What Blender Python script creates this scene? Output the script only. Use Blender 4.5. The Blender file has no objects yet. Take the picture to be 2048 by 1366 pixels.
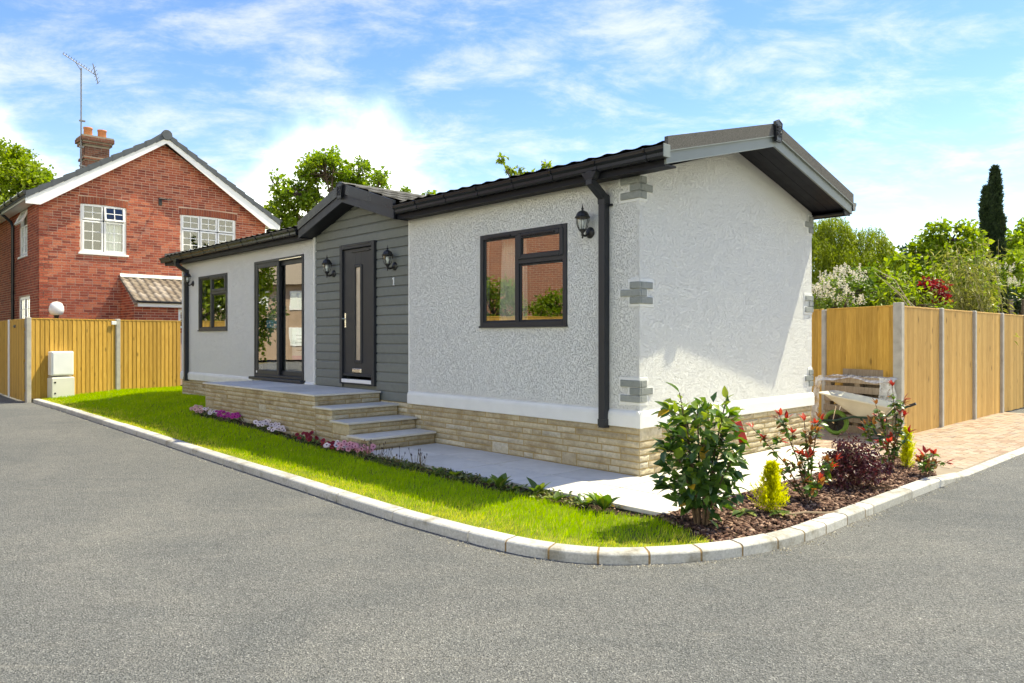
import bpy, bmesh, math, random
import numpy as np
from mathutils import Vector, Matrix

random.seed(11)
rng = np.random.default_rng(11)
S = bpy.context.scene
COL = S.collection
R = math.radians

# ------------------------------------------------------------------ camera
cd = bpy.data.cameras.new("camera")
cam = bpy.data.objects.new("camera", cd)
COL.objects.link(cam)
cam.location = (0, 0, 1.4)
cam.rotation_euler = (R(90), 0, 0)
cd.sensor_width = 36
cd.lens = 36 * 1499 / 2048
cd.shift_y = -7 / 2048
cd.clip_end = 2000
cd.clip_start = 0.05
S.camera = cam

# ------------------------------------------------------------------ light
SUN_TO = Vector((1.182, 0.509, 2.15)).normalized()
sl = bpy.data.lights.new("sun", 'SUN')
sl.energy = 2.4
sl.angle = R(0.55)
sl.color = (1.0, 0.955, 0.88)
sun = bpy.data.objects.new("sun", sl)
COL.objects.link(sun)
sun.rotation_euler = SUN_TO.to_track_quat('Z', 'Y').to_euler()
sun.location = (8, 4, 20)

W = bpy.data.worlds.new("World")
S.world = W
W.use_nodes = True
wn, wl = W.node_tree.nodes, W.node_tree.links
wn.clear()


def wnode(t, **k):
    n = wn.new(t)
    for a, b in k.items():
        setattr(n, a, b)
    return n


def wmath(op, a, b=None, c=None, clamp=False):
    n = wnode('ShaderNodeMath', operation=op)
    n.use_clamp = clamp
    for i, x in enumerate((a, b, c)):
        if x is None:
            continue
        if isinstance(x, (int, float)):
            n.inputs[i].default_value = x
        else:
            wl.new(x, n.inputs[i])
    return n.outputs[0]


sky = wnode('ShaderNodeTexSky', sky_type='NISHITA')
sky.sun_disc = False
sky.sun_elevation = math.asin(SUN_TO.z)
sky.sun_rotation = math.atan2(SUN_TO.x, SUN_TO.y)
sky.air_density = 1.0
sky.dust_density = 0.3
sky.ozone_density = 2.0
tc = wnode('ShaderNodeTexCoord')
sep = wnode('ShaderNodeSeparateXYZ')
wl.new(tc.outputs['Generated'], sep.inputs[0])
dx, dy, dz = sep.outputs
az = wmath('ARCTAN2', dx, dy)
el = wmath('ARCSINE', dz)
# thin high cloud: noise on a plane overhead, streaked
den = wmath('ADD', wmath('MAXIMUM', dz, 0.0), 0.22)
px_ = wmath('DIVIDE', dx, den)
py_ = wmath('DIVIDE', dy, den)
cmb = wnode('ShaderNodeCombineXYZ')
wl.new(px_, cmb.inputs[0])
wl.new(py_, cmb.inputs[1])
mp = wnode('ShaderNodeMapping')
mp.inputs['Rotation'].default_value = (0, 0, R(-28))
mp.inputs['Scale'].default_value = (1.5, 2.2, 1)
mp.inputs['Location'].default_value = (3.1, 1.7, 0)
wl.new(cmb.outputs[0], mp.inputs[0])
n1 = wnode('ShaderNodeTexNoise')
n1.inputs['Scale'].default_value = 2.3
n1.inputs['Detail'].default_value = 12
n1.inputs['Roughness'].default_value = 0.67
n1.inputs['Distortion'].default_value = 0.25
wl.new(mp.outputs[0], n1.inputs['Vector'])
wisp = wnode('ShaderNodeMapRange', interpolation_type='SMOOTHSTEP')
wisp.inputs[1].default_value = 0.405
wisp.inputs[2].default_value = 0.75
wisp.inputs[3].default_value = 0.08
wisp.inputs[4].default_value = 0.56
wl.new(n1.outputs[0], wisp.inputs[0])
# cumulus banks low in the sky: height of the bank varies with the bearing
n2 = wnode('ShaderNodeTexNoise')
n2.inputs['Scale'].default_value = 5.5
n2.inputs['Detail'].default_value = 8
n2.inputs['Roughness'].default_value = 0.52
wl.new(tc.outputs['Generated'], n2.inputs['Vector'])


def bank(a0, w, h):
    d = wmath('DIVIDE', wmath('SUBTRACT', az, a0), w)
    g = wmath('POWER', 2.718, wmath('MULTIPLY', wmath('MULTIPLY', d, d), -1.0))
    return wmath('MULTIPLY', g, h)


hb = wmath('ADD', wmath('ADD', bank(-0.19, 0.20, 0.255), bank(-0.74, 0.13, 0.33)),
           bank(0.04, 0.10, 0.07))
# the same kind of banks go on all round the horizon
ring_ = wnode('ShaderNodeCombineXYZ')
wl.new(wmath('COSINE', az), ring_.inputs[0])
wl.new(wmath('SINE', az), ring_.inputs[1])
n3 = wnode('ShaderNodeTexNoise')
n3.inputs['Scale'].default_value = 1.6
n3.inputs['Detail'].default_value = 2
wl.new(ring_.outputs[0], n3.inputs['Vector'])
behind = wmath('SUBTRACT', 1.0, wmath('POWER', 2.718, wmath('MULTIPLY', wmath('MULTIPLY', az, az), -1.1)))
hb = wmath('ADD', hb, wmath('MULTIPLY', behind, wmath('ADD', wmath('MULTIPLY', n3.outputs[0], 0.25), 0.18)))
edge = wmath('ADD', wmath('SUBTRACT', hb, el), wmath('MULTIPLY', wmath('SUBTRACT', n2.outputs[0], 0.5), 0.30))
cum = wnode('ShaderNodeMapRange', interpolation_type='SMOOTHSTEP')
cum.inputs[1].default_value = -0.05
cum.inputs[2].default_value = 0.17
cum.inputs[4].default_value = 0.86
wl.new(edge, cum.inputs[0])
hz = wnode('ShaderNodeMapRange', interpolation_type='SMOOTHSTEP')   # pale air low down
hz.inputs[1].default_value = 0.36
hz.inputs[2].default_value = -0.02
hz.inputs[3].default_value = 0.0
hz.inputs[4].default_value = 0.16
wl.new(el, hz.inputs[0])
inv = wmath('MULTIPLY', wmath('SUBTRACT', 1.0, wisp.outputs[0]), wmath('SUBTRACT', 1.0, hz.outputs[0]))
cover = wmath('SUBTRACT', 1.0, inv)
hsv = wnode('ShaderNodeHueSaturation')
hsv.inputs['Hue'].default_value = 0.521
hsv.inputs['Saturation'].default_value = 1.42
hsv.inputs['Value'].default_value = 0.66
wl.new(sky.outputs[0], hsv.inputs['Color'])
mix = wnode('ShaderNodeMix', data_type='RGBA')
wl.new(cover, mix.inputs[0])
wl.new(hsv.outputs[0], mix.inputs[6])
CLOUD = 2.7
mix.inputs[7].default_value = (CLOUD * 1.0, CLOUD, CLOUD * 1.0, 1)
mix2 = wnode('ShaderNodeMix', data_type='RGBA')
wl.new(cum.outputs[0], mix2.inputs[0])
wl.new(mix.outputs[2], mix2.inputs[6])
mix2.inputs[7].default_value = (8.8, 8.8, 8.6, 1)
bg = wnode('ShaderNodeBackground')
bg.inputs['Strength'].default_value = 0.15
wo = wnode('ShaderNodeOutputWorld')
wl.new(mix2.outputs[2], bg.inputs[0])
wl.new(bg.outputs[0], wo.inputs[0])

S.view_settings.view_transform = 'Standard'
S.view_settings.look = 'None'
S.view_settings.exposure = 1.78
S.view_settings.use_white_balance = True
S.view_settings.white_balance_temperature = 8400
S.view_settings.white_balance_tint = -2
S.view_settings.gamma = 1.0
S.view_settings.use_curve_mapping = False
S.render.engine = 'CYCLES'
S.cycles.use_denoising = True
S.cycles.max_bounces = 7
S.cycles.transparent_max_bounces = 8
S.cycles.diffuse_bounces = 4
S.cycles.glossy_bounces = 3
S.cycles.caustics_reflective = False
S.cycles.caustics_refractive = False

# ------------------------------------------------------------------ frames
# the park home's own axes: s into the house across its end, t along its front
UX, UY = -0.68515247, 0.72839968
VX, VY = 0.72839968, 0.68515247
CX, CY = 1.2888, 7.5762
ANG = math.atan2(VY, VX)
M_HOME = Matrix.Translation((CX, CY, 0)) @ Matrix.Rotation(ANG, 4, 'Z')
BHX, BHY = -13.25, 21.0
M_BRICK = Matrix.Translation((BHX, BHY, 0)) @ Matrix.Rotation(ANG, 4, 'Z')


def hw(s, t, z=0.0):
    return Vector((CX + VX * s + UX * t, CY + VY * s + UY * t, z))


def at(x, y, d):
    return Vector(((x - 1024) / 1499 * d, d, 1.4 + (676 - y) / 1499 * d))


# ------------------------------------------------------------------ mesh builder
def chamfer_box(x0, x1, y0, y1, z0, z1, c):
    V, idx = [], {}
    X, Y, Z = (x0, x1), (y0, y1), (z0, z1)
    for i in (0, 1):
        for j in (0, 1):
            for k in (0, 1):
                sx, sy, sz = (1, -1)[i] * c, (1, -1)[j] * c, (1, -1)[k] * c
                idx[i, j, k, 0] = len(V); V.append((X[i], Y[j] + sy, Z[k] + sz))
                idx[i, j, k, 1] = len(V); V.append((X[i] + sx, Y[j], Z[k] + sz))
                idx[i, j, k, 2] = len(V); V.append((X[i] + sx, Y[j] + sy, Z[k]))
    Fc = []
    q = ((0, 0), (1, 0), (1, 1), (0, 1))
    for i in (0, 1):
        f = [idx[i, a, b, 0] for a, b in q]; Fc.append(f if i else f[::-1])
        f = [idx[a, i, b, 1] for a, b in q]; Fc.append(f[::-1] if i else f)
        f = [idx[a, b, i, 2] for a, b in q]; Fc.append(f if i else f[::-1])
    for a in (0, 1):
        for b in (0, 1):
            Fc.append([idx[a, b, 0, 0], idx[a, b, 1, 0], idx[a, b, 1, 1], idx[a, b, 0, 1]])
            Fc.append([idx[a, 0, b, 0], idx[a, 1, b, 0], idx[a, 1, b, 2], idx[a, 0, b, 2]])
            Fc.append([idx[0, a, b, 1], idx[1, a, b, 1], idx[1, a, b, 2], idx[0, a, b, 2]])
    for i in (0, 1):
        for j in (0, 1):
            for k in (0, 1):
                Fc.append([idx[i, j, k, 0], idx[i, j, k, 1], idx[i, j, k, 2]])
    return V, Fc


class MB:
    def __init__(self):
        self.v, self.f, self.mi, self.r = [], [], [], []

    def add(self, V, Fc, mi=0, rnd=0.5):
        o = len(self.v)
        self.v.extend(tuple(p) for p in V)
        for f in Fc:
            self.f.append(tuple(i + o for i in f))
            self.mi.append(mi)
            self.r.append(rnd)
        return self

    def box(self, x0, x1, y0, y1, z0, z1, c=0.0, mi=0, rnd=0.5):
        if x0 > x1: x0, x1 = x1, x0
        if y0 > y1: y0, y1 = y1, y0
        if z0 > z1: z0, z1 = z1, z0
        if c > 0:
            V, Fc = chamfer_box(x0, x1, y0, y1, z0, z1, min(c, (x1 - x0) * .45, (y1 - y0) * .45, (z1 - z0) * .45))
        else:
            V = [(x0, y0, z0), (x1, y0, z0), (x1, y1, z0), (x0, y1, z0), (x0, y0, z1), (x1, y0, z1), (x1, y1, z1), (x0, y1, z1)]
            Fc = [(0, 3, 2, 1), (4, 5, 6, 7), (0, 1, 5, 4), (1, 2, 6, 5), (2, 3, 7, 6), (3, 0, 4, 7)]
        return self.add(V, Fc, mi, rnd)

    def prism(self, P, vec, mi=0, rnd=0.5):
        n = len(P)
        vec = Vector(vec)
        P = [Vector(p) for p in P]
        V = P + [p + vec for p in P]
        Fc = [tuple(range(n))[::-1], tuple(range(n, 2 * n))]
        for i in range(n):
            j = (i + 1) % n
            Fc.append((i, j, n + j, n + i))
        return self.add(V, Fc, mi, rnd)

    def tube(self, P, r, n=8, mi=0, rnd=0.5, cap=True):
        P = [Vector(p) for p in P]
        if not isinstance(r, (list, tuple)):
            r = [r] * len(P)
        V, Fc = [], []
        ref = Vector((0, 0, 1))
        for i, p in enumerate(P):
            d = (P[min(i + 1, len(P) - 1)] - P[max(i - 1, 0)])
            d = d.normalized() if d.length > 1e-9 else Vector((0, 0, 1))
            rf = ref if abs(d.dot(ref)) < 0.95 else Vector((1, 0, 0))
            a = d.cross(rf).normalized()
            b = d.cross(a).normalized()
            for k in range(n):
                w = 2 * math.pi * k / n
                V.append(p + (a * math.cos(w) + b * math.sin(w)) * r[i])
        for i in range(len(P) - 1):
            for k in range(n):
                k2 = (k + 1) % n
                Fc.append((i * n + k, i * n + k2, (i + 1) * n + k2, (i + 1) * n + k))
        if cap:
            Fc.append(tuple(range(n)))
            Fc.append(tuple(range((len(P) - 1) * n, len(P) * n))[::-1])
        return self.add(V, Fc, mi, rnd)

    def lathe(self, prof, n=16, c=(0, 0, 0), M=None, mi=0, rnd=0.5):
        V, Fc = [], []
        for r, z in prof:
            for k in range(n):
                w = 2 * math.pi * k / n
                p = Vector((r * math.cos(w), r * math.sin(w), z))
                if M is not None:
                    p = M @ p
                V.append(p + Vector(c))
        for i in range(len(prof) - 1):
            for k in range(n):
                k2 = (k + 1) % n
                Fc.append((i * n + k, i * n + k2, (i + 1) * n + k2, (i + 1) * n + k))
        return self.add(V, Fc, mi, rnd)

    def mesh(self, name, mats, smooth=False):
        me = bpy.data.meshes.new(name)
        me.from_pydata(self.v, [], self.f)
        if not isinstance(mats, (list, tuple)):
            mats = [mats]
        for m in mats:
            me.materials.append(m)
        me.polygons.foreach_set('material_index', self.mi)
        at_ = me.attributes.new('rnd', 'FLOAT', 'FACE')
        at_.data.foreach_set('value', self.r)
        if smooth:
            me.polygons.foreach_set('use_smooth', [True] * len(me.polygons))
        me.update()
        return me

    def build(self, name, mats, parent=None, mw=None, smooth=False, fixn=False):
        me = self.mesh(name, mats, smooth)
        if fixn:
            bm = bmesh.new(); bm.from_mesh(me)
            bmesh.ops.recalc_face_normals(bm, faces=bm.faces)
            bm.to_mesh(me); bm.free()
        return link(name, me, parent, mw)


def link(name, me, parent=None, mw=None):
    o = bpy.data.objects.new(name, me)
    COL.objects.link(o)
    if parent is not None:
        o.parent = parent
    if mw is not None:
        o.matrix_local = mw
    return o


def tag(o, label=None, cat=None, group=None, kind=None):
    if label: o['label'] = label
    if cat: o['category'] = cat
    if group: o['group'] = group
    if kind: o['kind'] = kind
    return o


def thing(name, label, cat, mw=None, group=None):
    o = bpy.data.objects.new(name, None)
    o.empty_display_size = 0.2
    COL.objects.link(o)
    if mw is not None:
        o.matrix_world = mw
    return tag(o, label, cat, group)


def np_mesh(name, V, F4, mats, rnd=None, extra=None, smooth=False, mi=None):
    """fast mesh from numpy arrays; F4 is an (n,k) array of equal-sized faces"""
    me = bpy.data.meshes.new(name)
    V = np.asarray(V, dtype=np.float32)
    F4 = np.asarray(F4, dtype=np.int32)
    n, k = F4.shape
    me.vertices.add(len(V))
    me.vertices.foreach_set('co', V.ravel())
    me.loops.add(n * k)
    me.loops.foreach_set('vertex_index', F4.ravel())
    me.polygons.add(n)
    me.polygons.foreach_set('loop_start', np.arange(0, n * k, k, dtype=np.int32))
    me.polygons.foreach_set('loop_total', np.full(n, k, dtype=np.int32))
    if smooth:
        me.polygons.foreach_set('use_smooth', np.ones(n, dtype=bool))
    for m in (mats if isinstance(mats, (list, tuple)) else [mats]):
        me.materials.append(m)
    if mi is not None:
        me.polygons.foreach_set('material_index', np.asarray(mi, dtype=np.int32))
    if rnd is not None:
        a = me.attributes.new('rnd', 'FLOAT', 'FACE')
        a.data.foreach_set('value', np.asarray(rnd, dtype=np.float32))
    for nm, arr in (extra or {}).items():
        a = me.attributes.new(nm, 'FLOAT', 'FACE')
        a.data.foreach_set('value', np.asarray(arr, dtype=np.float32))
    me.update(calc_edges=True)
    return me


# ------------------------------------------------------------------ materials
class NT:
    def __init__(self, name):
        self.m = bpy.data.materials.new(name)
        self.m.use_nodes = True
        self.t = self.m.node_tree
        self.n = self.t.nodes
        self.l = self.t.links
        self.bsdf = self.n['Principled BSDF']
        self.out = self.n['Material Output']

    def node(self, t, **k):
        n = self.n.new(t)
        for a, b in k.items():
            if a.startswith('i_'):
                key = a[2:]
                key = int(key) if key.isdigit() else key
                n.inputs[key].default_value = b
            else:
                setattr(n, a, b)
        return n

    def pos(self, scale=(1, 1, 1), rot=0.0, obj=False):
        if obj:
            g = self.node('ShaderNodeTexCoord').outputs['Object']
        else:
            g = self.node('ShaderNodeNewGeometry').outputs['Position']
        m = self.node('ShaderNodeMapping')
        m.inputs['Rotation'].default_value = (0, 0, rot)
        m.inputs['Scale'].default_value = scale
        # undo the site's rotation first so the stretch follows the walls
        self.l.new(g, m.inputs[0])
        return m.outputs[0]

    def noise(self, vec, scale, detail=4, rough=0.55, dist=0.0):
        n = self.node('ShaderNodeTexNoise')
        n.inputs['Scale'].default_value = scale
        n.inputs['Detail'].default_value = detail
        n.inputs['Roughness'].default_value = rough
        n.inputs['Distortion'].default_value = dist
        if vec is not None:
            self.l.new(vec, n.inputs['Vector'])
        return n.outputs[0]

    def ramp(self, fac, stops, interp='LINEAR'):
        n = self.node('ShaderNodeValToRGB')
        cr = n.color_ramp
        cr.interpolation = interp
        while len(cr.elements) > 1:
            cr.elements.remove(cr.elements[-1])
        cr.elements[0].position = stops[0][0]
        cr.elements[0].color = col4(stops[0][1])
        for p, c in stops[1:]:
            e = cr.elements.new(p)
            e.color = col4(c)
        self.l.new(fac, n.inputs[0])
        return n.outputs[0]

    def mixc(self, fac, a, b, mode='MIX'):
        n = self.node('ShaderNodeMix', data_type='RGBA', blend_type=mode)
        for i, x in ((0, fac), (6, a), (7, b)):
            if isinstance(x, (int, float)):
                n.inputs[i].default_value = x if i == 0 else (x, x, x, 1)
            elif isinstance(x, (tuple, list)):
                n.inputs[i].default_value = col4(x)
            else:
                self.l.new(x, n.inputs[i])
        return n.outputs[2]

    def math(self, op, a, b=None, clamp=False):
        n = self.node('ShaderNodeMath', operation=op)
        n.use_clamp = clamp
        for i, x in enumerate((a, b)):
            if x is None: continue
            if isinstance(x, (int, float)): n.inputs[i].default_value = x
            else: self.l.new(x, n.inputs[i])
        return n.outputs[0]

    def attr(self, name='rnd'):
        return self.node('ShaderNodeAttribute', attribute_name=name).outputs['Fac']

    def bump(self, h, strength=0.5, dist=0.01, prev=None):
        n = self.node('ShaderNodeBump')
        n.inputs['Strength'].default_value = strength
        n.inputs['Distance'].default_value = dist
        self.l.new(h, n.inputs['Height'])
        if prev is not None:
            self.l.new(prev, n.inputs['Normal'])
        return n.outputs[0]

    def set(self, color=None, rough=None, normal=None, spec=None, metal=None):
        b = self.bsdf
        for key, x in (('Base Color', color), ('Roughness', rough), ('Normal', normal),
                       ('Specular IOR Level', spec), ('Metallic', metal)):
            if x is None: continue
            if isinstance(x, (int, float)): b.inputs[key].default_value = x
            elif isinstance(x, (tuple, list)): b.inputs[key].default_value = col4(x)
            else: self.l.new(x, b.inputs[key])
        return self.m


def col4(c):
    if isinstance(c, (int, float)): return (c, c, c, 1)
    return (c[0], c[1], c[2], 1)


def mul(c, k):
    return tuple(min(1, x * k) for x in c)


def plain(name, c, rough=0.5, var=0.12, scale=6, bump=0.15, bscale=90, bdist=0.003, spec=0.4, metal=0.0):
    n = NT(name)
    p = n.pos()
    f = n.noise(p, scale, 5)
    cc = n.ramp(f, [(0.3, mul(c, 1 - var)), (0.7, mul(c, 1 + var))])
    nm = n.bump(n.noise(p, bscale, 3), bump, bdist) if bump else None
    rr = n.math('ADD', n.math('MULTIPLY', n.noise(p, scale * 2, 3), 0.2), rough - 0.1)
    return n.set(cc, rr, nm, spec, metal)


def varied(name, stops, rough=0.8, fine=0.25, fscale=40, bump=0.6, bscale=60, bdist=0.006, blotch=None, spec=0.25):
    """colour picked per piece from its rnd attribute, with finer mottling"""
    n = NT(name)
    p = n.pos()
    base = n.ramp(n.attr(), stops)
    m = n.ramp(n.noise(p, fscale, 5, 0.6), [(0.25, 1 - fine), (0.75, 1 + fine * .6)])
    cc = n.mixc(1.0, base, m, 'MULTIPLY')
    if blotch:
        f = n.ramp(n.noise(p, blotch[1], 4), [(blotch[2], 0.0), (blotch[3], 1.0)])
        cc = n.mixc(f, cc, n.mixc(1.0, cc, blotch[0], 'MULTIPLY'))
    nm = n.bump(n.noise(p, bscale, 6, 0.6), bump, bdist)
    return n.set(cc, rough, nm, spec)


def leafmat(name, stops, trans=0.35, rough=0.45, tmul=(1.15, 1.25, 0.55), attrname='rnd', spec=0.4):
    n = NT(name)
    c = n.ramp(n.attr(attrname), stops)
    n.set(c, rough, None, spec)
    tr = n.node('ShaderNodeBsdfTranslucent')
    n.l.new(n.mixc(1.0, c, tmul, 'MULTIPLY'), tr.inputs[0])
    mx = n.node('ShaderNodeMixShader')
    mx.inputs[0].default_value = trans
    n.l.new(n.bsdf.outputs[0], mx.inputs[1])
    n.l.new(tr.outputs[0], mx.inputs[2])
    n.l.new(mx.outputs[0], n.out.inputs[0])
    return n.m


def glassmat(name, tint=(0.9, 0.93, 0.92), boost=1.9, base=0.10, wav=0.0):
    n = NT(name)
    fr = n.node('ShaderNodeFresnel', i_IOR=1.5)
    f = n.math('ADD', n.math('MULTIPLY', fr.outputs[0], boost), base, clamp=True)
    bk = n.node('ShaderNodeNewGeometry').outputs['Backfacing']       # the inner face of a pane adds nothing
    f = n.math('MULTIPLY', f, n.math('SUBTRACT', 1.0, bk))
    gl = n.node('ShaderNodeBsdfGlossy')
    gl.inputs['Roughness'].default_value = 0.0
    gl.inputs['Color'].default_value = (0.97, 0.98, 0.98, 1)
    if wav:
        nm = n.bump(n.noise(n.pos(), 1.7, 2), wav, 0.01)
        n.l.new(nm, gl.inputs['Normal'])
    tr = n.node('ShaderNodeBsdfTransparent')
    tr.inputs[0].default_value = col4(tint)
    mx = n.node('ShaderNodeMixShader')
    n.l.new(f, mx.inputs[0])
    n.l.new(tr.outputs[0], mx.inputs[1])
    n.l.new(gl.outputs[0], mx.inputs[2])
    n.l.new(mx.outputs[0], n.out.inputs[0])
    return n.m


MAT = {}


def mat_asphalt():
    n = NT('asphalt')
    p = n.pos()
    v = n.node('ShaderNodeTexVoronoi', i_Scale=150.0)
    n.l.new(p, v.inputs['Vector'])
    stone = n.ramp(v.outputs['Color'], [(0.0, (0.066, 0.067, 0.068)), (0.4, (0.130, 0.131, 0.130)), (0.8, (0.212, 0.211, 0.206)), (1.0, (0.40, 0.395, 0.38))])
    v2 = n.node('ShaderNodeTexVoronoi', i_Scale=92.0)
    n.l.new(p, v2.inputs['Vector'])
    pit = n.ramp(v2.outputs['Color'], [(0.0, 0.62), (0.35, 0.95), (0.8, 1.04), (1.0, 1.25)])
    cc = n.mixc(1.0, stone, pit, 'MULTIPLY')
    big = n.ramp(n.noise(p, 0.55, 6, 0.6, 0.6), [(0.28, (0.80, 0.83, 0.86)), (0.5, (0.97, 0.98, 0.99)), (0.72, (1.18, 1.17, 1.14))])
    cc = n.mixc(1.0, cc, big, 'MULTIPLY')
    mid = n.ramp(n.noise(n.pos((1, 2.2, 1), 0.7), 2.6, 5, 0.65), [(0.3, (0.90, 0.92, 0.92)), (0.7, (1.08, 1.07, 1.05))])
    cc = n.mixc(1.0, cc, mid, 'MULTIPLY')
    # pale dusty scuffs with a shape of their own
    sc = n.ramp(n.noise(n.pos((0.5, 3.0, 1), -0.5), 1.3, 7, 0.7, 1.2), [(0.60, 0.0), (0.74, 1.0)])
    cc = n.mixc(n.math('MULTIPLY', sc, 0.35), cc, (0.30, 0.285, 0.25))
    h = n.math('ADD', n.math('MULTIPLY', v.outputs['Distance'], 0.6), n.math('MULTIPLY', v2.outputs['Distance'], 0.7))
    nm = n.bump(h, 0.9, 0.012)
    return n.set(cc, 0.85, nm, 0.25)


def mat_render():
    """white textured render: tall random dabs, real relief by bump"""
    n = NT('render_texture')
    g = n.node('ShaderNodeNewGeometry').outputs['Position']
    mp_ = n.node('ShaderNodeMapping')
    mp_.inputs['Rotation'].default_value = (0, R(16), 0)
    mp_.inputs['Scale'].default_value = (1.0, 1.0, 0.46)
    n.l.new(g, mp_.inputs[0])
    a = n.noise(mp_.outputs[0], 140, 4, 0.62, 0.0)
    b = n.noise(mp_.outputs[0], 300, 2, 0.5, 0.1)
    h1 = n.ramp(a, [(0.36, 0.0), (0.47, 0.9), (0.64, 1.0)])
    h = n.math('ADD', h1, n.math('MULTIPLY', b, 0.25))
    nm = n.bump(h, 1.0, 0.0125)
    big = n.ramp(n.noise(g, 0.9, 5), [(0.3, (0.79, 0.80, 0.78)), (0.7, (0.82, 0.83, 0.81))])
    return n.set(big, 0.8, nm, 0.2)


def mat_wood(name, stops, zscale=0.06, knots=True):
    n = NT(name)
    r = n.attr()
    g = n.node('ShaderNodeNewGeometry').outputs['Position']
    add = n.node('ShaderNodeVectorMath', operation='MULTIPLY_ADD')
    n.l.new(r, add.inputs[0])
    add.inputs[1].default_value = (13.0, 7.0, 31.0)
    n.l.new(g, add.inputs[2])
    mp_ = n.node('ShaderNodeMapping')
    mp_.inputs['Scale'].default_value = (1, 1, zscale)
    n.l.new(add.outputs[0], mp_.inputs[0])
    grain = n.noise(mp_.outputs[0], 42, 6, 0.62, 1.4)
    c = n.ramp(grain, stops)
    tone = n.ramp(r, [(0.0, (0.78, 0.76, 0.72)), (0.5, (1.0, 1.0, 1.0)), (1.0, (1.18, 1.16, 1.12))])
    c = n.mixc(1.0, c, tone, 'MULTIPLY')
    if knots:
        mk = n.node('ShaderNodeMapping')
        mk.inputs['Scale'].default_value = (1, 1, 0.45)
        n.l.new(add.outputs[0], mk.inputs[0])
        v = n.node('ShaderNodeTexVoronoi', i_Scale=5.2)
        n.l.new(mk.outputs[0], v.inputs['Vector'])
        k = n.ramp(v.outputs['Distance'], [(0.06, 1.0), (0.17, 0.0)])
        c = n.mixc(n.math('MULTIPLY', k, 0.75), c, mul(stops[0][1], 0.38))
    nm = n.bump(grain, 0.35, 0.004)
    return n.set(c, 0.7, nm, 0.25)


MAT['asphalt'] = mat_asphalt()
MAT['render'] = mat_render()
MAT['render_smooth'] = plain('render_smooth', (0.72, 0.73, 0.72), 0.75, 0.04, 5, 0.35, 120, 0.003, 0.2)
MAT['stone'] = varied('walling_stone', [(0.0, (0.38, 0.32, 0.22)), (0.35, (0.49, 0.42, 0.29)), (0.7, (0.56, 0.49, 0.355)), (1.0, (0.49, 0.45, 0.36))],
                      0.9, 0.26, 26, 0.7, 45, 0.008, ((0.72, 0.66, 0.58), 4.0, 0.5, 0.72))
MAT['mortar'] = varied('yellow_mortar', [(0.0, (0.36, 0.265, 0.12)), (1.0, (0.36, 0.265, 0.12))], 0.95, 0.2, 50, 0.5, 120, 0.004)
MAT['slab'] = varied('porcelain_slab', [(0.0, (0.61, 0.585, 0.525)), (0.5, (0.68, 0.65, 0.585)), (1.0, (0.73, 0.70, 0.63))], 0.75, 0.08, 9, 0.25, 160, 0.002,
                     ((0.86, 0.86, 0.85), 1.4, 0.4, 0.7), 0.15)
MAT['slab_edge'] = plain('slab_edge', (0.20, 0.20, 0.20), 0.7)
MAT['grout'] = plain('grout', (0.09, 0.09, 0.085), 0.9)
MAT['kerb'] = varied('kerb_concrete', [(0.0, (0.44, 0.43, 0.40)), (0.5, (0.50, 0.49, 0.46)), (1.0, (0.55, 0.54, 0.51))], 0.85, 0.30, 55, 0.6, 150, 0.003,
                     ((0.62, 0.59, 0.52), 5.5, 0.52, 0.70))
MAT['kerb_joint'] = plain('rusty_mortar', (0.27, 0.18, 0.085), 0.95, 0.3, 40, 0.5, 100)
MAT['soil'] = plain('dark_soil', (0.055, 0.038, 0.026), 0.95, 0.35, 25, 0.9, 60, 0.02, 0.1)
MAT['earth'] = plain('earth', (0.16, 0.14, 0.08), 0.95, 0.3, 3, 0.6, 30, 0.02, 0.1)
MAT['lawn_soil'] = plain('lawn_thatch', (0.16, 0.19, 0.03), 0.95, 0.35, 9, 0.8, 70, 0.01, 0.1)
MAT['anthracite'] = plain('anthracite_plastic', (0.030, 0.033, 0.039), 0.42, 0.06, 4, 0.06, 300, 0.001, 0.3)
MAT['gutter'] = plain('black_gutter_plastic', (0.014, 0.016, 0.020), 0.30, 0.08, 4, 0.0, spec=0.3)
MAT['barge'] = plain('sunlit_grey_bargeboard', (0.19, 0.22, 0.215), 0.5, 0.06, 4, 0.08, 200, 0.001, 0.4)  # anthracite on the portico; here the gable's sunlight is put into the colour
MAT['soffit'] = plain('dark_soffit', (0.013, 0.014, 0.019), 0.5, 0.08, 4, 0.05, 200, 0.001, spec=0.15)
MAT['verge'] = varied('granular_verge', [(0.0, (0.12, 0.115, 0.108)), (1.0, (0.14, 0.135, 0.125))], 0.9, 0.85, 130, 0.8, 130, 0.004)
MAT['clad'] = varied('sage_cladding', [(0.0, (0.165, 0.178, 0.166)), (1.0, (0.188, 0.202, 0.188))], 0.6, 0.10, 14, 0.35, 60, 0.004)
MAT['quoin'] = varied('grey_quoin', [(0.0, (0.235, 0.255, 0.245)), (1.0, (0.30, 0.32, 0.308))], 0.8, 0.12, 30, 0.9, 40, 0.012)
MAT['black_metal'] = plain('black_lantern_metal', (0.015, 0.015, 0.016), 0.4, 0.1, 10, 0.15, 200, 0.001, 0.5)
MAT['chrome'] = plain('polished_metal', (0.72, 0.68, 0.62), 0.2, 0.05, 10, 0.0, metal=1.0)
MAT['white_plastic'] = plain('white_plastic', (0.78, 0.79, 0.79), 0.4, 0.03, 5, 0.0)
MAT['white_trim'] = plain('white_upvc', (0.82, 0.82, 0.80), 0.45, 0.03, 3, 0.05, 120, 0.001)
MAT['glass'] = glassmat('window_glass', boost=2.0, base=0.26, wav=0.06)
MAT['glass_far'] = glassmat('far_window_glass', boost=1.0, base=0.05, wav=0.03)
MAT['lamp_glass'] = glassmat('lantern_glass', boost=1.5, base=0.04)
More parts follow.
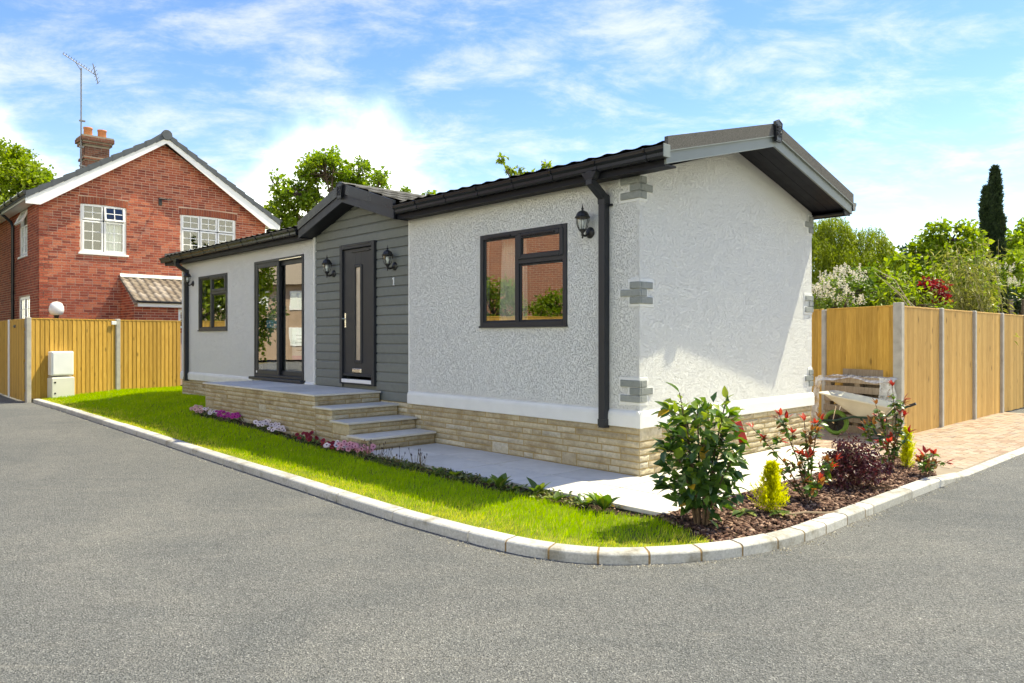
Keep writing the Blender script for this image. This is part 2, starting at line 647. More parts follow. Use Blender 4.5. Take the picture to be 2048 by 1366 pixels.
MAT['obscure'] = plain('obscured_glass', (0.40, 0.33, 0.26), 0.12, 0.25, 3, 0.5, 50, 0.003, 0.7)
MAT['interior'] = plain('interior_paint', (0.30, 0.28, 0.25), 0.8)
MAT['interior_floor'] = plain('interior_carpet', (0.10, 0.085, 0.07), 0.9)
MAT['curtain'] = plain('curtain_cloth', (0.80, 0.78, 0.72), 0.8, 0.1, 3)
MAT['brick'] = varied('red_brick', [(0.0, (0.22, 0.056, 0.040)), (0.3, (0.34, 0.082, 0.050)), (0.6, (0.42, 0.110, 0.062)), (0.85, (0.50, 0.160, 0.090)), (1.0, (0.36, 0.14, 0.105))],
                      0.9, 0.25, 22, 0.7, 70, 0.006, ((1.28, 1.35, 1.30), 0.9, 0.5, 0.75))
MAT['brick_mortar'] = plain('pale_brick_mortar', (0.58, 0.42, 0.32), 0.95, 0.15, 3, 0.4, 80, 0.003, 0.15)
MAT['old_brick'] = varied('sooty_brick', [(0.0, (0.10, 0.045, 0.032)), (0.5, (0.17, 0.065, 0.042)), (1.0, (0.24, 0.10, 0.06))], 0.95, 0.3, 20, 0.7, 70, 0.006)
MAT['old_mortar'] = plain('grey_old_mortar', (0.26, 0.22, 0.17), 0.95, 0.2, 6)
MAT['arch_brick'] = varied('soldier_brick', [(0.0, (0.24, 0.07, 0.045)), (1.0, (0.36, 0.105, 0.055))], 0.9, 0.2, 20, 0.6, 70, 0.005)
MAT['roof_grey'] = plain('slate_grey_tile', (0.070, 0.080, 0.090), 0.6, 0.15, 4, 0.3, 60)
MAT['pantile'] = varied('weathered_pantile', [(0.0, (0.20, 0.15, 0.11)), (0.5, (0.29, 0.24, 0.19)), (1.0, (0.36, 0.30, 0.25))], 0.9, 0.25, 20, 0.5, 50, 0.006)
MAT['terracotta'] = plain('terracotta', (0.50, 0.20, 0.09), 0.8, 0.12, 8, 0.3)
MAT['fence'] = mat_wood('golden_fence_board', [(0.25, (0.38, 0.205, 0.036)), (0.5, (0.53, 0.31, 0.062)), (0.75, (0.63, 0.40, 0.10))])
MAT['fence_pale'] = mat_wood('pale_fence_board', [(0.25, (0.40, 0.225, 0.065)), (0.5, (0.53, 0.325, 0.105)), (0.75, (0.62, 0.41, 0.155))])
MAT['pallet'] = mat_wood('weathered_pallet', [(0.25, (0.20, 0.145, 0.10)), (0.5, (0.32, 0.25, 0.18)), (0.75, (0.42, 0.34, 0.26))])
MAT['post'] = plain('concrete_post', (0.42, 0.40, 0.355), 0.9, 0.15, 8, 0.6, 90, 0.004, 0.2)
MAT['paver'] = varied('block_paver', [(0.0, (0.29, 0.20, 0.145)), (0.3, (0.40, 0.30, 0.22)), (0.6, (0.37, 0.30, 0.24)), (0.85, (0.44, 0.34, 0.26)), (1.0, (0.27, 0.22, 0.19))],
                      0.9, 0.2, 30, 0.5, 110, 0.004)
MAT['paver_sand'] = plain('jointing_sand', (0.28, 0.23, 0.17), 0.95)
MAT['bark'] = plain('tree_bark', (0.10, 0.075, 0.055), 0.95, 0.3, 8, 0.8, 20, 0.03, 0.1)
MAT['twig'] = plain('twig_bark', (0.13, 0.085, 0.055), 0.9, 0.3, 20, 0.3, 60)

# ================================================================== GROUND
def sheet(name, P, z, m, label=None):
    mb = MB()
    mb.add([(p[0], p[1], z if len(p) < 3 else p[2]) for p in P], [tuple(range(len(P)))])
    o = mb.build(name, m)
    return tag(o, kind='structure')


sheet('ground', [(-400, -400), (400, -400), (400, 600), (-400, 600)], -0.16, MAT['earth'])
sheet('road', [(-45, -40), (60, -40), (60, 26), (-45, 26)], -0.12, MAT['asphalt'])

# kerb line (outer foot), from the gate round the lawn's nose to the drive
KP = [(-11.62, 18.02), (-9.2, 15.40), (-7.06, 13.02), (-4.98, 10.70), (-3.62, 9.16), (-2.29, 7.68), (-1.03, 6.27), (-0.33, 5.58),
      (-0.046, 5.33), (0.25, 5.14), (0.577, 5.03), (0.923, 5.03), (1.29, 5.10), (1.607, 5.22), (1.914, 5.39), (2.184, 5.59),
      (2.44, 5.82), (2.73, 6.10), (3.127, 6.475), (3.826, 7.135), (4.513, 7.775), (5.117, 8.345), (6.595, 9.735), (9.6, 12.56), (12.6, 15.38)]
KP = [Vector((a, b)) for a, b in KP]


def catmull(P, step=0.03):
    out = []
    for i in range(len(P) - 1):
        p0, p1, p2, p3 = P[max(i - 1, 0)], P[i], P[i + 1], P[min(i + 2, len(P) - 1)]
        n = max(2, int((p2 - p1).length / step))
        for k in range(n):
            t = k / n
            m1 = (p2 - p0) * 0.5; m2 = (p3 - p1) * 0.5
            # scale tangents for uneven spacing
            L = (p2 - p1).length
            if (p2 - p0).length: m1 = m1.normalized() * L
            if (p3 - p1).length: m2 = m2.normalized() * L
            h = (2*t**3 - 3*t**2 + 1) * p1 + (t**3 - 2*t**2 + t) * m1 + (-2*t**3 + 3*t**2) * p2 + (t**3 - t**2) * m2
            out.append(h)
    out.append(P[-1])
    return out


KC = catmull(KP)
KARC = [0.0]
for a, b in zip(KC, KC[1:]):
    KARC.append(KARC[-1] + (b - a).length)


def kerb_at(s):
    s = min(max(s, 0), KARC[-1] - 1e-4)
    i = int(np.searchsorted(KARC, s, side='right')) - 1
    f = (s - KARC[i]) / max(1e-9, KARC[i + 1] - KARC[i])
    p = KC[i].lerp(KC[i + 1], f)
    d = (KC[min(i + 3, len(KC) - 1)] - KC[max(i - 3, 0)]).normalized()
    return p, d, Vector((-d.y, d.x))      # left of travel is the garden side


def karc_near(x, y):
    q = Vector((x, y))
    return KARC[min(range(len(KC)), key=lambda i: (KC[i] - q).length)]


KW = 0.13
KPROF = [(0.0, -0.17), (0.0, -0.058), (0.004, -0.050), (0.014, -0.042), (0.026, -0.038), (KW - 0.006, -0.034), (KW, -0.042), (KW, -0.17)]
kerb = tag(bpy.data.objects.new('kerb', None), kind='structure')
COL.objects.link(kerb)
joints = [karc_near(*p) for p in [(-11.62, 18.02), (-0.33, 5.58), (-0.046, 5.33), (0.25, 5.14), (0.577, 5.03), (0.923, 5.03), (1.29, 5.10), (1.607, 5.22),
                                  (1.914, 5.39), (2.184, 5.59), (2.44, 5.82), (2.73, 6.10), (3.0, 6.36), (3.127, 6.475)]]
JL = [joints[0]]
n_l = round((joints[1] - joints[0]) / 0.915)
JL += [joints[0] + (joints[1] - joints[0]) * k / n_l for k in range(1, n_l + 1)]
JL += joints[2:]
while JL[-1] < KARC[-1] - 0.9:
    JL.append(JL[-1] + 0.915)
for i, (a, b) in enumerate(zip(JL, JL[1:])):
    tight = joints[1] - .01 <= a < joints[-1]
    g = 0.008 if tight else 0.005
    a2, b2 = a + g, b - g
    n = max(2, int((b2 - a2) / 0.11) + 1)
    mb = MB()
    rr = random.random()
    dz = random.uniform(-.003, .003)
    V = []
    for k in range(n):
        p, d, nn = kerb_at(a2 + (b2 - a2) * k / (n - 1))
        # flush drop kerb in front of the drive
        drop = 0.0
        if p.x > 4.35: drop = min(1, (p.x - 4.35) / 0.7) * 0.062
        V += [(p.x + nn.x * w, p.y + nn.y * w, z + dz - (drop if z > -.15 else 0)) for w, z in KPROF]
    m = len(KPROF)
    Fc = [(k * m + j, (k + 1) * m + j, (k + 1) * m + j + 1, k * m + j + 1) for k in range(n - 1) for j in range(m - 1)]
    Fc += [tuple(range(m))[::-1], tuple(range((n - 1) * m, n * m))]
    mb.add(V, Fc, 0, rr)
    mb.build('kerb_stone', MAT['kerb'], kerb)
    if tight:
        p, d, nn = kerb_at(b)
        mb = MB()
        pr = [(w * 0.98 + 0.002, z - 0.004) for w, z in KPROF]
        P = [Vector((p.x + nn.x * w, p.y + nn.y * w, z)) - Vector((d.x, d.y, 0)) * 0.014 for w, z in pr]
        mb.prism(P, Vector((d.x, d.y, 0)) * 0.028)
        mb.build('mortar_joint', MAT['kerb_joint'], kerb)

# ------------------------------------------------------------------ lawn
KIN = []
for s_ in np.arange(JL[0], karc_near(1.45, 5.15), 0.15):
    p, d, nn = kerb_at(float(s_))
    KIN.append((p.x + nn.x * (KW - .004), p.y + nn.y * (KW - .004)))


def h2(s, t):
    v = hw(s, t); return (v.x, v.y)


LAWN_IN = [(1.42, 5.30), (1.27, 5.62), (1.13, 5.95)] + [h2(-1.44, -0.45), h2(-1.42, 1.0), h2(-1.42, 2.6), h2(-1.36, 3.3), h2(-1.30, 4.2), h2(-1.28, 6.0), h2(-1.30, 7.6), h2(-1.25, 8.75), h2(-0.9, 9.1),
          h2(0.01, 9.15), h2(0.01, 12.72), (-9.0, 20.75), (-10.2, 19.15), (-11.36, 17.62)]
LAWN = np.array(KIN + LAWN_IN)


def inpoly(P, X, Y):
    P = np.asarray(P); inside = np.zeros(len(X), bool)
    j = len(P) - 1
    for i in range(len(P)):
        xi, yi, xj, yj = P[i][0], P[i][1], P[j][0], P[j][1]
        c = ((yi > Y) != (yj > Y)) & (X < (xj - xi) * (Y - yi) / (yj - yi + 1e-12) + xi)
        inside ^= c
        j = i
    return inside


KCA = np.array([(p.x, p.y) for p in KC])[::3]


def kerb_dist(X, Y):
    d = np.full(len(X), 1e9)
    for c in KCA:
        d = np.minimum(d, (X - c[0])**2 + (Y - c[1])**2)
    return np.sqrt(d)


def lawn_z(X, Y):
    X = np.asarray(X, float); Y = np.asarray(Y, float)
    t = (X - CX) * UX + (Y - CY) * UY
    s = (X - CX) * VX + (Y - CY) * VY
    a = np.clip((t - 3.6) / 4.2, 0, 1); a = a * a * (3 - 2 * a) * 0.19
    f = np.clip((kerb_dist(X, Y) - 0.15) / 1.9, 0, 1); f = f * f * (3 - 2 * f)
    far = np.clip((t - 11.0) / 5.0, 0, 1)
    return -0.048 + f * (a * (1 - 0.55 * far) + 0.018) + 0.006 * np.sin(X * 3.1) * np.cos(Y * 2.7)


def ground_grid(name, poly, zf, step, m):
    P = np.asarray(poly)
    x0, y0 = P.min(0); x1, y1 = P.max(0)
    xs = np.arange(x0, x1 + step, step); ys = np.arange(y0, y1 + step, step)
    gx, gy = np.meshgrid(xs, ys, indexing='ij')
    ins = inpoly(P, gx.ravel(), gy.ravel()).reshape(gx.shape)
    zz = zf(gx.ravel(), gy.ravel())
    keep = ins[:-1, :-1] | ins[1:, :-1] | ins[:-1, 1:] | ins[1:, 1:]
    ii, jj = np.nonzero(keep)
    ny = len(ys)
    # a vertex outside the outline is pulled on to it so that the sheet ends cleanly
    px, py = gx.ravel().copy(), gy.ravel().copy()
    out = ~ins.ravel()
    used = np.zeros(len(px), bool)
    a = ii * ny + jj
    F4 = np.stack([a, a + ny, a + ny + 1, a + 1], 1)
    used[F4.ravel()] = True
    A = P; B = np.roll(P, -1, 0)
    for k in np.nonzero(out & used)[0]:
        q = np.array([px[k], py[k]])
        ab = B - A
        tt = np.clip(((q - A) * ab).sum(1) / ((ab**2).sum(1) + 1e-12), 0, 1)
        c = A + ab * tt[:, None]
        c = c[((c - q)**2).sum(1).argmin()]
        px[k], py[k] = c
    zz = zf(px, py)
    me = np_mesh(name, np.stack([px, py, zz], 1), F4, m, smooth=True)
    return link(name, me)


tag(ground_grid('lawn', LAWN, lawn_z, 0.09, MAT['lawn_soil']), kind='structure')

# ------------------------------------------------------------------ paving slabs round the home
path = tag(bpy.data.objects.new('garden_path', None), kind='structure')
COL.objects.link(path); path.matrix_world = M_HOME
PO = 1.15      # width of the path in front, 1.12 at the end
mb = MB()
mb.box(-PO + .02, -0.004, -1.10, 3.36, -0.10, -0.012)
mb.box(-0.004, 3.30, -1.10, -0.004, -0.10, -0.012)
mb.build('bedding', MAT['grout'], path)


def slab(s0, s1, t0, t1, parent, z=0.0, th=0.035, g=0.008, name='paving_slab'):
    m_ = MB()
    j = random.uniform(-.0012, .0012)
    m_.box(s0 + g, s1 - g, t0 + g, t1 - g, z - th + j, z + j, 0.003, 0, random.random())
    m_.build(name, MAT['slab'], parent)


ts = [-1.12, -0.22, 0.68, 1.58, 2.48, 3.36]
for k in range(len(ts) - 1):
    slab(-PO, -PO / 2, ts[k], ts[k + 1], path)
    o_ = 0.45 if k < len(ts) - 2 else 0.0
    slab(-PO / 2, 0.0 if ts[k] >= -.3 else 0.0, ts[k], ts[k + 1], path)
ss = [0.0, 0.9, 1.8, 2.7, 3.30]
for k in range(len(ss) - 1):
    slab(ss[k], ss[k + 1], -1.12, -0.56, path)
    slab(ss[k], ss[k + 1], -0.56, 0.0, path)

# ------------------------------------------------------------------ soil strip and bark bed
STRIP = [h2(-1.14, -1.05), h2(-1.14, 3.30), h2(-1.06, 3.30), h2(-1.06, 8.6), h2(0.0, 8.6), h2(0.0, 9.15), h2(-0.9, 9.1), h2(-1.25, 8.75), h2(-1.30, 7.6), h2(-1.28, 6.0), h2(-1.30, 4.2), h2(-1.36, 3.3),
         h2(-1.42, 2.6), h2(-1.42, 1.0), h2(-1.44, -0.45), (1.13, 5.95), h2(-1.14, -1.05)]
sz = lambda X, Y: lawn_z(X, Y) + 0.0 - 0.012
tag(ground_grid('soil_strip', STRIP[:-1], sz, 0.06, MAT['soil']), kind='structure')
KB = []
for s_ in np.arange(karc_near(1.42, 5.15), karc_near(4.60, 7.86), 0.12):
    p, d, nn = kerb_at(float(s_)); KB.append((p.x + nn.x * (KW - .004), p.y + nn.y * (KW - .004)))
BED = KB + [h2(2.62, -1.93), h2(3.5, -1.10), h2(-1.14, -1.10), (1.13, 5.95), (1.27, 5.62), (1.42, 5.30)]


def bed_z(X, Y):
    kd = kerb_dist(np.asarray(X, float), np.asarray(Y, float))
    return -0.060 + 0.03 * np.clip((kd - .15) / .5, 0, 1) + 0.008 * np.sin(X * 9) * np.cos(Y * 8)


tag(ground_grid('bark_bed', BED, bed_z, 0.06, MAT['soil']), kind='structure')

# ------------------------------------------------------------------ block paved drive
drive = tag(bpy.data.objects.new('driveway', None), kind='structure')
COL.objects.link(drive); drive.matrix_world = M_HOME
DZ = -0.088
mb = MB()
mb.box(2.6, 11.5, -1.95, 7.0, -0.15, DZ - 0.007)
mb.build('bedding', MAT['paver_sand'], drive)
pv = []
pw, pl = 0.105, 0.21
for r in range(int((7.0 + 1.93) / pw)):
    t0 = -1.93 + r * pw
    for c in range(int(9 / pl) + 2):
        s0 = 2.45 + c * pl + (r % 2) * pl / 2
        sm, tm = s0 + pl / 2, t0 + pw / 2
        if sm > 11.3: continue
        # keep off the bed, the path and the home
        edge_s = 2.62 + (tm + 1.93) * (3.5 - 2.62) / 0.83 if tm < -1.10 else 3.30
        if tm < -1.10 and s0 + pl * .55 < edge_s: continue
        if tm < 0 and s0 < 3.31: continue
        if tm >= 0 and s0 < 3.86: continue
        p = hw(sm, tm)
        if abs(p.x) > 0.72 * p.y + .3: continue
        if (p.x - 5.83) * -VY + (p.y - 11.3) * VX > 0.05 and p.x > 5.5: continue
        pv.append((p.y, s0, t0))
pv.sort()
PM = []
for k in range(14):
    m_ = MB(); m_.box(0.003, pl - 0.003, 0.003, pw - 0.003, -0.05, random.uniform(-.0015, .0015), 0.005, 0, random.random())
    PM.append(m_.mesh('paver', MAT['paver']))
for d_, s0, t0 in pv[:300]:
    o = link('paver', random.choice(PM), drive)
    o.location = (s0, t0, DZ)
m_ = MB()
for d_, s0, t0 in pv[300:]:
    m_.box(s0 + .003, s0 + pl - .003, t0 + .003, t0 + pw - .003, DZ - .03, DZ + random.uniform(-.0015, .0015), 0, 0, random.random())
tag(m_.build('paver_field', MAT['paver'], drive), kind='stuff')

# ================================================================== STONE PIECES
STV = []
for k in range(16):
    nx, nz = 6, 3
    m_ = MB()
    V, Fc = [], []
    rr = np.random.default_rng(100 + k)
    for i in range(nx + 1):
        for j in range(nz + 1):
            e = min(i, nx - i, 1) * min(j, nz - j, 1)
            V.append((-(0.004 if e else -0.004) - (rr.uniform(0, .009) if e else rr.uniform(0, .003)),
                      i / nx + (rr.uniform(-.03, .03) if 0 < i < nx else 0), j / nz + (rr.uniform(-.08, .08) if 0 < j < nz else 0)))
    def ix(i, j): return i * (nz + 1) + j
    for i in range(nx):
        for j in range(nz):
            Fc.append((ix(i, j), ix(i, j + 1), ix(i + 1, j + 1), ix(i + 1, j)))
    o_ = len(V)
    rim = [ix(i, 0) for i in range(nx + 1)] + [ix(nx, j) for j in range(1, nz + 1)] + [ix(i, nz) for i in range(nx - 1, -1, -1)] + [ix(0, j) for j in range(nz - 1, 0, -1)]
    V += [(0.05, V[q][1], V[q][2]) for q in rim]
    for q in range(len(rim)):
        q2 = (q + 1) % len(rim)
        Fc.append((rim[q], rim[q2], o_ + q2, o_ + q))
    m_.add(V, Fc, 0, rr.random())
    STV.append(m_.mesh('stone', MAT['stone']))


def courses(z0, z1):
    n = max(1, round((z1 - z0) / 0.070))
    h = (z1 - z0) / n
    return [(z0 + k * h, z0 + (k + 1) * h) for k in range(n)]


def lay_stones(parent, length, zc, place, seed, ztrim=None, end_full=True):
    """split-face stones in courses; place(y0,y1,z0,z1) returns the local matrix"""
    rr = random.Random(seed)
    taken = []
    out = []
    for ci, (a, b) in enumerate(zc):
        y = 0.0
        while y < length - 1e-4:
            L = rr.choice((0.16, 0.25, 0.34, 0.45, 0.58, 0.70)) * rr.uniform(.88, 1.12)
            if length - y - L < 0.11: L = length - y
            y1 = y + L
            blk = [q for q in taken if q[2] == ci and q[0] < y1 - .01 and q[1] > y + .01]
            if blk:
                q = min(blk, key=lambda q: q[0])
                if q[0] > y + 0.06:
                    y1 = q[0]
                else:
                    y = q[1]; continue
            zt = b
            if ci + 1 < len(zc) and rr.random() < 0.07 and .2 < y1 - y < .5:
                zt = zc[ci + 1][1]; taken.append((y, y1, ci + 1))
            out.append((y, y1, a, zt))
            y = y1
    g = 0.0065
    for (y, y1, a, b) in out:
        M = place(y + g, y1 - g, a + g, b - g)
        o = link('stone', rr.choice(STV), parent, M)
    return out


def M_front(s=0.0):          # face looking towards -s
    def f(y0, y1, z0, z1):
        return Matrix.Translation((s, y0, z0)) @ Matrix.Diagonal((1, y1 - y0, z1 - z0, 1))
    return f


def M_gable(t=0.0, s0=0.0):  # face looking towards -t, run along +s
    def f(y0, y1, z0, z1):
        M = Matrix(((0, 1, 0, s0 + y0), (1, 0, 0, t), (0, 0, 1, z0), (0, 0, 0, 1)))
        return M @ Matrix.Diagonal((1, y1 - y0, z1 - z0, 1))
    return f


# ================================================================== PARK HOME
LEN, WID = 12.70, 3.83
home = thing('park_home', 'single storey white rendered park home with grey cladding and dark trim on a stone plinth', 'house', M_HOME)


def wall_with_holes(mb, a0, a1, z0, z1, holes, f3, depth):
    """f3(a, z, d) -> local point, d into the wall"""
    xs = sorted({a0, a1, *[h[0] for h in holes], *[h[1] for h in holes]})
    zs = sorted({z0, z1, *[h[2] for h in holes], *[h[3] for h in holes]})
    for i in range(len(xs) - 1):
        for j in range(len(zs) - 1):
            xm, zm = (xs[i] + xs[i + 1]) / 2, (zs[j] + zs[j + 1]) / 2
            if any(h[0] < xm < h[1] and h[2] < zm < h[3] for h in holes): continue
            for d in (0, depth):
                mb.add([f3(xs[i], zs[j], d), f3(xs[i + 1], zs[j], d), f3(xs[i + 1], zs[j + 1], d), f3(xs[i], zs[j + 1], d)], [(0, 1, 2, 3)])
    for h in holes + [(a0, a1, z0, z1)]:
        c = [(h[0], h[2]), (h[1], h[2]), (h[1], h[3]), (h[0], h[3])]
        for k in range(4):
            p, q = c[k], c[(k + 1) % 4]
            mb.add([f3(*p, 0), f3(*q, 0), f3(*q, depth), f3(*p, depth)], [(0, 1, 2, 3)])


F3 = lambda a, z, d: (d, a, z)
NW = (0.985, 2.455, 1.530, 2.675)
LW = (10.19, 11.69, 1.550, 2.710)
SD = (7.02, 8.93, 0.68, 2.825)
FD = (4.857, 5.80, 0.69, 2.83)
mb = MB(); wall_with_holes(mb, 0.0, 3.99, 0.49, 3.12, [NW], F3, 0.15)
mb.build('front_wall', MAT['render'], home)
mb = MB(); wall_with_holes(mb, 6.665, LEN, 0.49, 3.12, [LW, SD], F3, 0.15)
mb.build('front_wall', MAT['render'], home)
mb = MB()
mid = WID / 2
mb.prism([(0.15, 0.0, 0.49), (WID, 0.0, 0.49), (WID, 0.0, 3.10), (mid, 0.0, 3.10 + .27 * mid), (0.15, 0.0, 3.12)], (0, 0.15, 0))
mb.build('end_wall', MAT['render'], home)
mb = MB(); mb.box(WID - .15, WID - .002, 0.15, LEN, 0.49, 3.12); mb.box(0.15, WID - .15, LEN - .15, LEN - .003, 0.49, 3.4)
mb.build('rear_wall', MAT['render_smooth'], home)
mb = MB(); mb.box(0.15, WID - .15, 0.15, LEN - .15, 0.60, 0.66); mb.build('floor', MAT['interior_floor'], home)
mb = MB(); mb.box(0.15, WID - .15, 0.15, LEN - .15, 2.93, 2.97); mb.box(2.6, 2.65, .15, 6.0, .66, 2.93)
mb.box(0.16, 3.6, 3.2, 3.26, .66, 2.93); mb.box(.16, 3.6, 6.2, 6.26, .66, 2.93); mb.box(.16, 3.6, 9.5, 9.56, .66, 2.93)
mb.build('interior_wall', MAT['interior'], home)
mb = MB()
mb.box(0.055, 0.15, 3.99, 6.665, 0.49, 0.69); mb.box(0.055, 0.15, 3.99, 4.857, .69, 2.83); mb.box(.055, .15, 5.80, 6.665, .69, 2.83)
mb.box(0.055, .15, 3.99, 6.665, 2.83, 3.12)
mb.prism([(0.055, 3.99, 3.12), (0.055, 6.665, 3.12), (0.055, 5.36, 3.50)], (.095, 0, 0))
clad = mb.build('cladding', MAT['clad'], home)

# bell-cast skirting at the foot of the render
SK = [(0.0, 0.660), (-0.012, 0.650), (-0.024, 0.630), (-0.030, 0.605), (-0.030, 0.492), (-0.022, 0.486), (0.02, 0.486), (0.02, 0.66)]
for a, b in ((-0.032, 3.985), (6.67, 6.98), (8.97, LEN + .02)):
    mb = MB()
    mb.prism([(x, a, z) for x, z in SK], (0, b - a, 0))
    mb.build('skirting', MAT['render_smooth'], home, fixn=True)
mb = MB(); mb.prism([(-0.029, x, z) for x, z in SK], (WID + 0.05, 0, 0)); mb.build('skirting', MAT['render_smooth'], home, fixn=True)
# plain margins of smooth render beside the cladding and up the corners
# stone plinth
mb = MB()
mb.box(0.004, 0.10, 0.004, LEN - .02, -0.05, 0.489, 0, 0, 0.5); mb.box(0.1, WID - .01, 0.004, 0.10, -0.05, 0.489)
mb.box(0.1, WID - .01, LEN - .12, LEN - .02, -0.05, .489); mb.box(WID - .1, WID - .01, .1, LEN - .12, -.05, .489)
plinth = mb.build('plinth', MAT['mortar'], home)
zc = courses(0.0, 0.488)
lay_stones(plinth, 4.70, zc, M_front(), 1)
zcL = courses(0.06, 0.488)
def shift(f, dy):
    return lambda y0, y1, z0, z1: f(y0 + dy, y1 + dy, z0, z1)
lay_stones(plinth, LEN - .02 - 8.62, zcL, shift(M_front(), 8.62), 2)
lay_stones(plinth, WID - .02, zc, M_gable(), 3)

# quoins: three blocks to a group, alternating long and short round the corner
def quoin(zb, first_long, far=False):
    for k in range(3):
        lng = (k % 2 == 0) == first_long
        z0 = zb + k * 0.077
        a, b = (0.235, 0.105) if lng else (0.115, 0.205)     # front leg, end leg
        m_ = MB()
        T = 0.020
        c_ = 0.006
        if not far:
            m_.box(-T, 0.004, -T, a, z0 + .003, z0 + .074, c_, 0, random.random())
            m_.box(0.004, b, -T, 0.004, z0 + .003, z0 + .074, c_, 0, m_.r[0])
        else:
            m_.box(WID - b, WID - .004, -T, 0.004, z0 + .003, z0 + .074, c_, 0, random.random())
            m_.box(WID - .004, WID + T, -T, a, z0 + .003, z0 + .074, c_, 0, m_.r[0])
        m_.build('quoin_block', MAT['quoin'], home)


def quoin_pad(zb, first_long, far=False):
    m_ = MB()
    for k in range(3):
        lng = (k % 2 == 0) == first_long
        a, b = (0.235, 0.105) if lng else (0.115, 0.205)
        e = 0.026; T = 0.006 + .0006 * k
        z0, z1 = zb + k * .077 - (e if k == 0 else -.002), zb + (k + 1) * .077 + (e if k == 2 else .0)
        if not far:
            m_.box(-T, 0.003, -T, a + e, z0, z1, .002); m_.box(.003, b + e, -T, .003, z0, z1, .002)
        else:
            m_.box(WID - b - e, WID - .003, -T, .003, z0, z1, .002); m_.box(WID - .003, WID + T, -T, a + e, z0, z1, .002)
    m_.build('quoin_surround', MAT['render_smooth'], home)


for zb, fl in ((0.742, True), (1.745, False), (2.815, True)):
    for far in (False, True):
        quoin_pad(zb, fl, far); quoin(zb, fl, far)

# cladding boards: shallow wedges lapped upwards, cut round the door
bh = 0.1385
k = 0
z = 0.492
while z < 3.5:
    z1 = z + bh
    lim0, lim1 = 3.992, 6.663
    def rake(zz):   # trim to the portico slope
        if zz <= 3.10: return lim0, lim1
        w = max(0.05, (3.52 - zz) / .31)
        return max(lim0, 5.36 - w), min(lim1, 5.36 + w)
    a, b = rake(z - .02)
    parts = [(a, b)]
    if z1 > 0.66 and z < 2.84:
        parts = [(a, 4.835), (5.822, b)]
    for (p, q) in parts:
        if q - p < 0.08: continue
        m_ = MB()
        zt = z1 - 0.0015
        m_.prism([(0.022, p, z + .001), (0.021, p, z + .004), (0.021, p, zt - .030), (0.027, p, zt - .020), (0.036, p, zt - .006), (0.040, p, zt), (0.056, p, zt), (0.056, p, z + .001)], (0, q - p, 0), 0, random.random())
        m_.build('board', MAT['clad'], clad)
    z = z1
    k += 1
mb = MB()
mb.box(-0.004, 0.056, 3.972, 3.994, 0.49, 3.1, .003); mb.box(-0.004, .056, 6.661, 6.69, .63, 3.07, .003)
mb.build('corner_trim', MAT['white_trim'], home)


# ------------------------------------------------------------------ windows and doors (front wall, local s,t,z)
def bar(mb, t0, t1, z0, z1, s0, s1, c=0.006):
    mb.box(s0, s1, t0, t1, z0, z1, c)


def ring(mb, t0, t1, z0, z1, w, s0, s1, c=0.006):
    bar(mb, t0, t0 + w, z0, z1, s0, s1, c); bar(mb, t1 - w, t1, z0, z1, s0, s1, c)
    bar(mb, t0 + w - .001, t1 - w + .001, z0, z0 + w, s0 + .0008, s1 - .0008, c)
    bar(mb, t0 + w - .001, t1 - w + .001, z1 - w, z1, s0 + .0008, s1 - .0008, c)


def pane(parent, t0, t1, z0, z1, s, m='glass'):
    m_ = MB(); m_.box(s, s + .022, t0, t1, z0, z1)
    me = m_.mesh('pane', MAT[m])
    return link('pane', me, parent)


def casement(win):
    t0, t1, z0, z1 = win
    m_ = MB()
    ring(m_, t0 + .003, t1 - .003, z0 + .003, z1 - .003, 0.062, -0.016, 0.06)
    tm = t0 + (t1 - t0) * 0.545            # the wide fixed light is on the far (left) side... narrower right light split
    fr = m_.build('window', MAT['anthracite'], home)
    m_ = MB(); bar(m_, tm - .034, tm + .034, z0 + .06, z1 - .06, -.014, .058); m_.build('mullion', MAT['anthracite'], fr)
    zt = z1 - (z1 - z0) * 0.325
    m_ = MB(); bar(m_, t0 + .06, tm - .033, zt - .032, zt + .032, -.0125, .057); m_.build('transom', MAT['anthracite'], fr)
    # opening top light sash and the two fixed beads
    m_ = MB(); ring(m_, t0 + .045, tm - .02, zt + .018, z1 - .045, .062, -.030, .03, .01); m_.build('sash', MAT['anthracite'], fr)
    m_ = MB(); ring(m_, t0 + .062, tm - .034, z0 + .062, zt - .032, .022, .004, .04, .008); m_.build('glazing_bead', MAT['anthracite'], fr)
    m_ = MB(); ring(m_, tm + .034, t1 - .062, z0 + .062, z1 - .062, .022, .004, .04, .008); m_.build('glazing_bead', MAT['anthracite'], fr)
    pane(fr, t0 + .105, tm - .08, zt + .078, z1 - .105, .0)
    pane(fr, t0 + .082, tm - .054, z0 + .082, zt - .052, .018)
    pane(fr, tm + .054, t1 - .082, z0 + .082, z1 - .082, .018)
    m_ = MB(); m_.box(-.046, -.028, t0 + .17, tm - .10, z1 - .088, z1 - .068, .004); m_.build('trickle_vent', MAT['gutter'], fr)
    m_ = MB(); m_.box(-.030, -.014, tm + .10, t1 - .16, z1 - .058, z1 - .038, .004); m_.build('trickle_vent', MAT['gutter'], fr)
    m_ = MB(); m_.box(-.032, .02, t0 - .004, t1 + .004, z0 - .006, z0 + .018, .004); m_.build('sill', MAT['anthracite'], fr)
    return fr


w1 = casement(NW)
w2 = casement(LW)

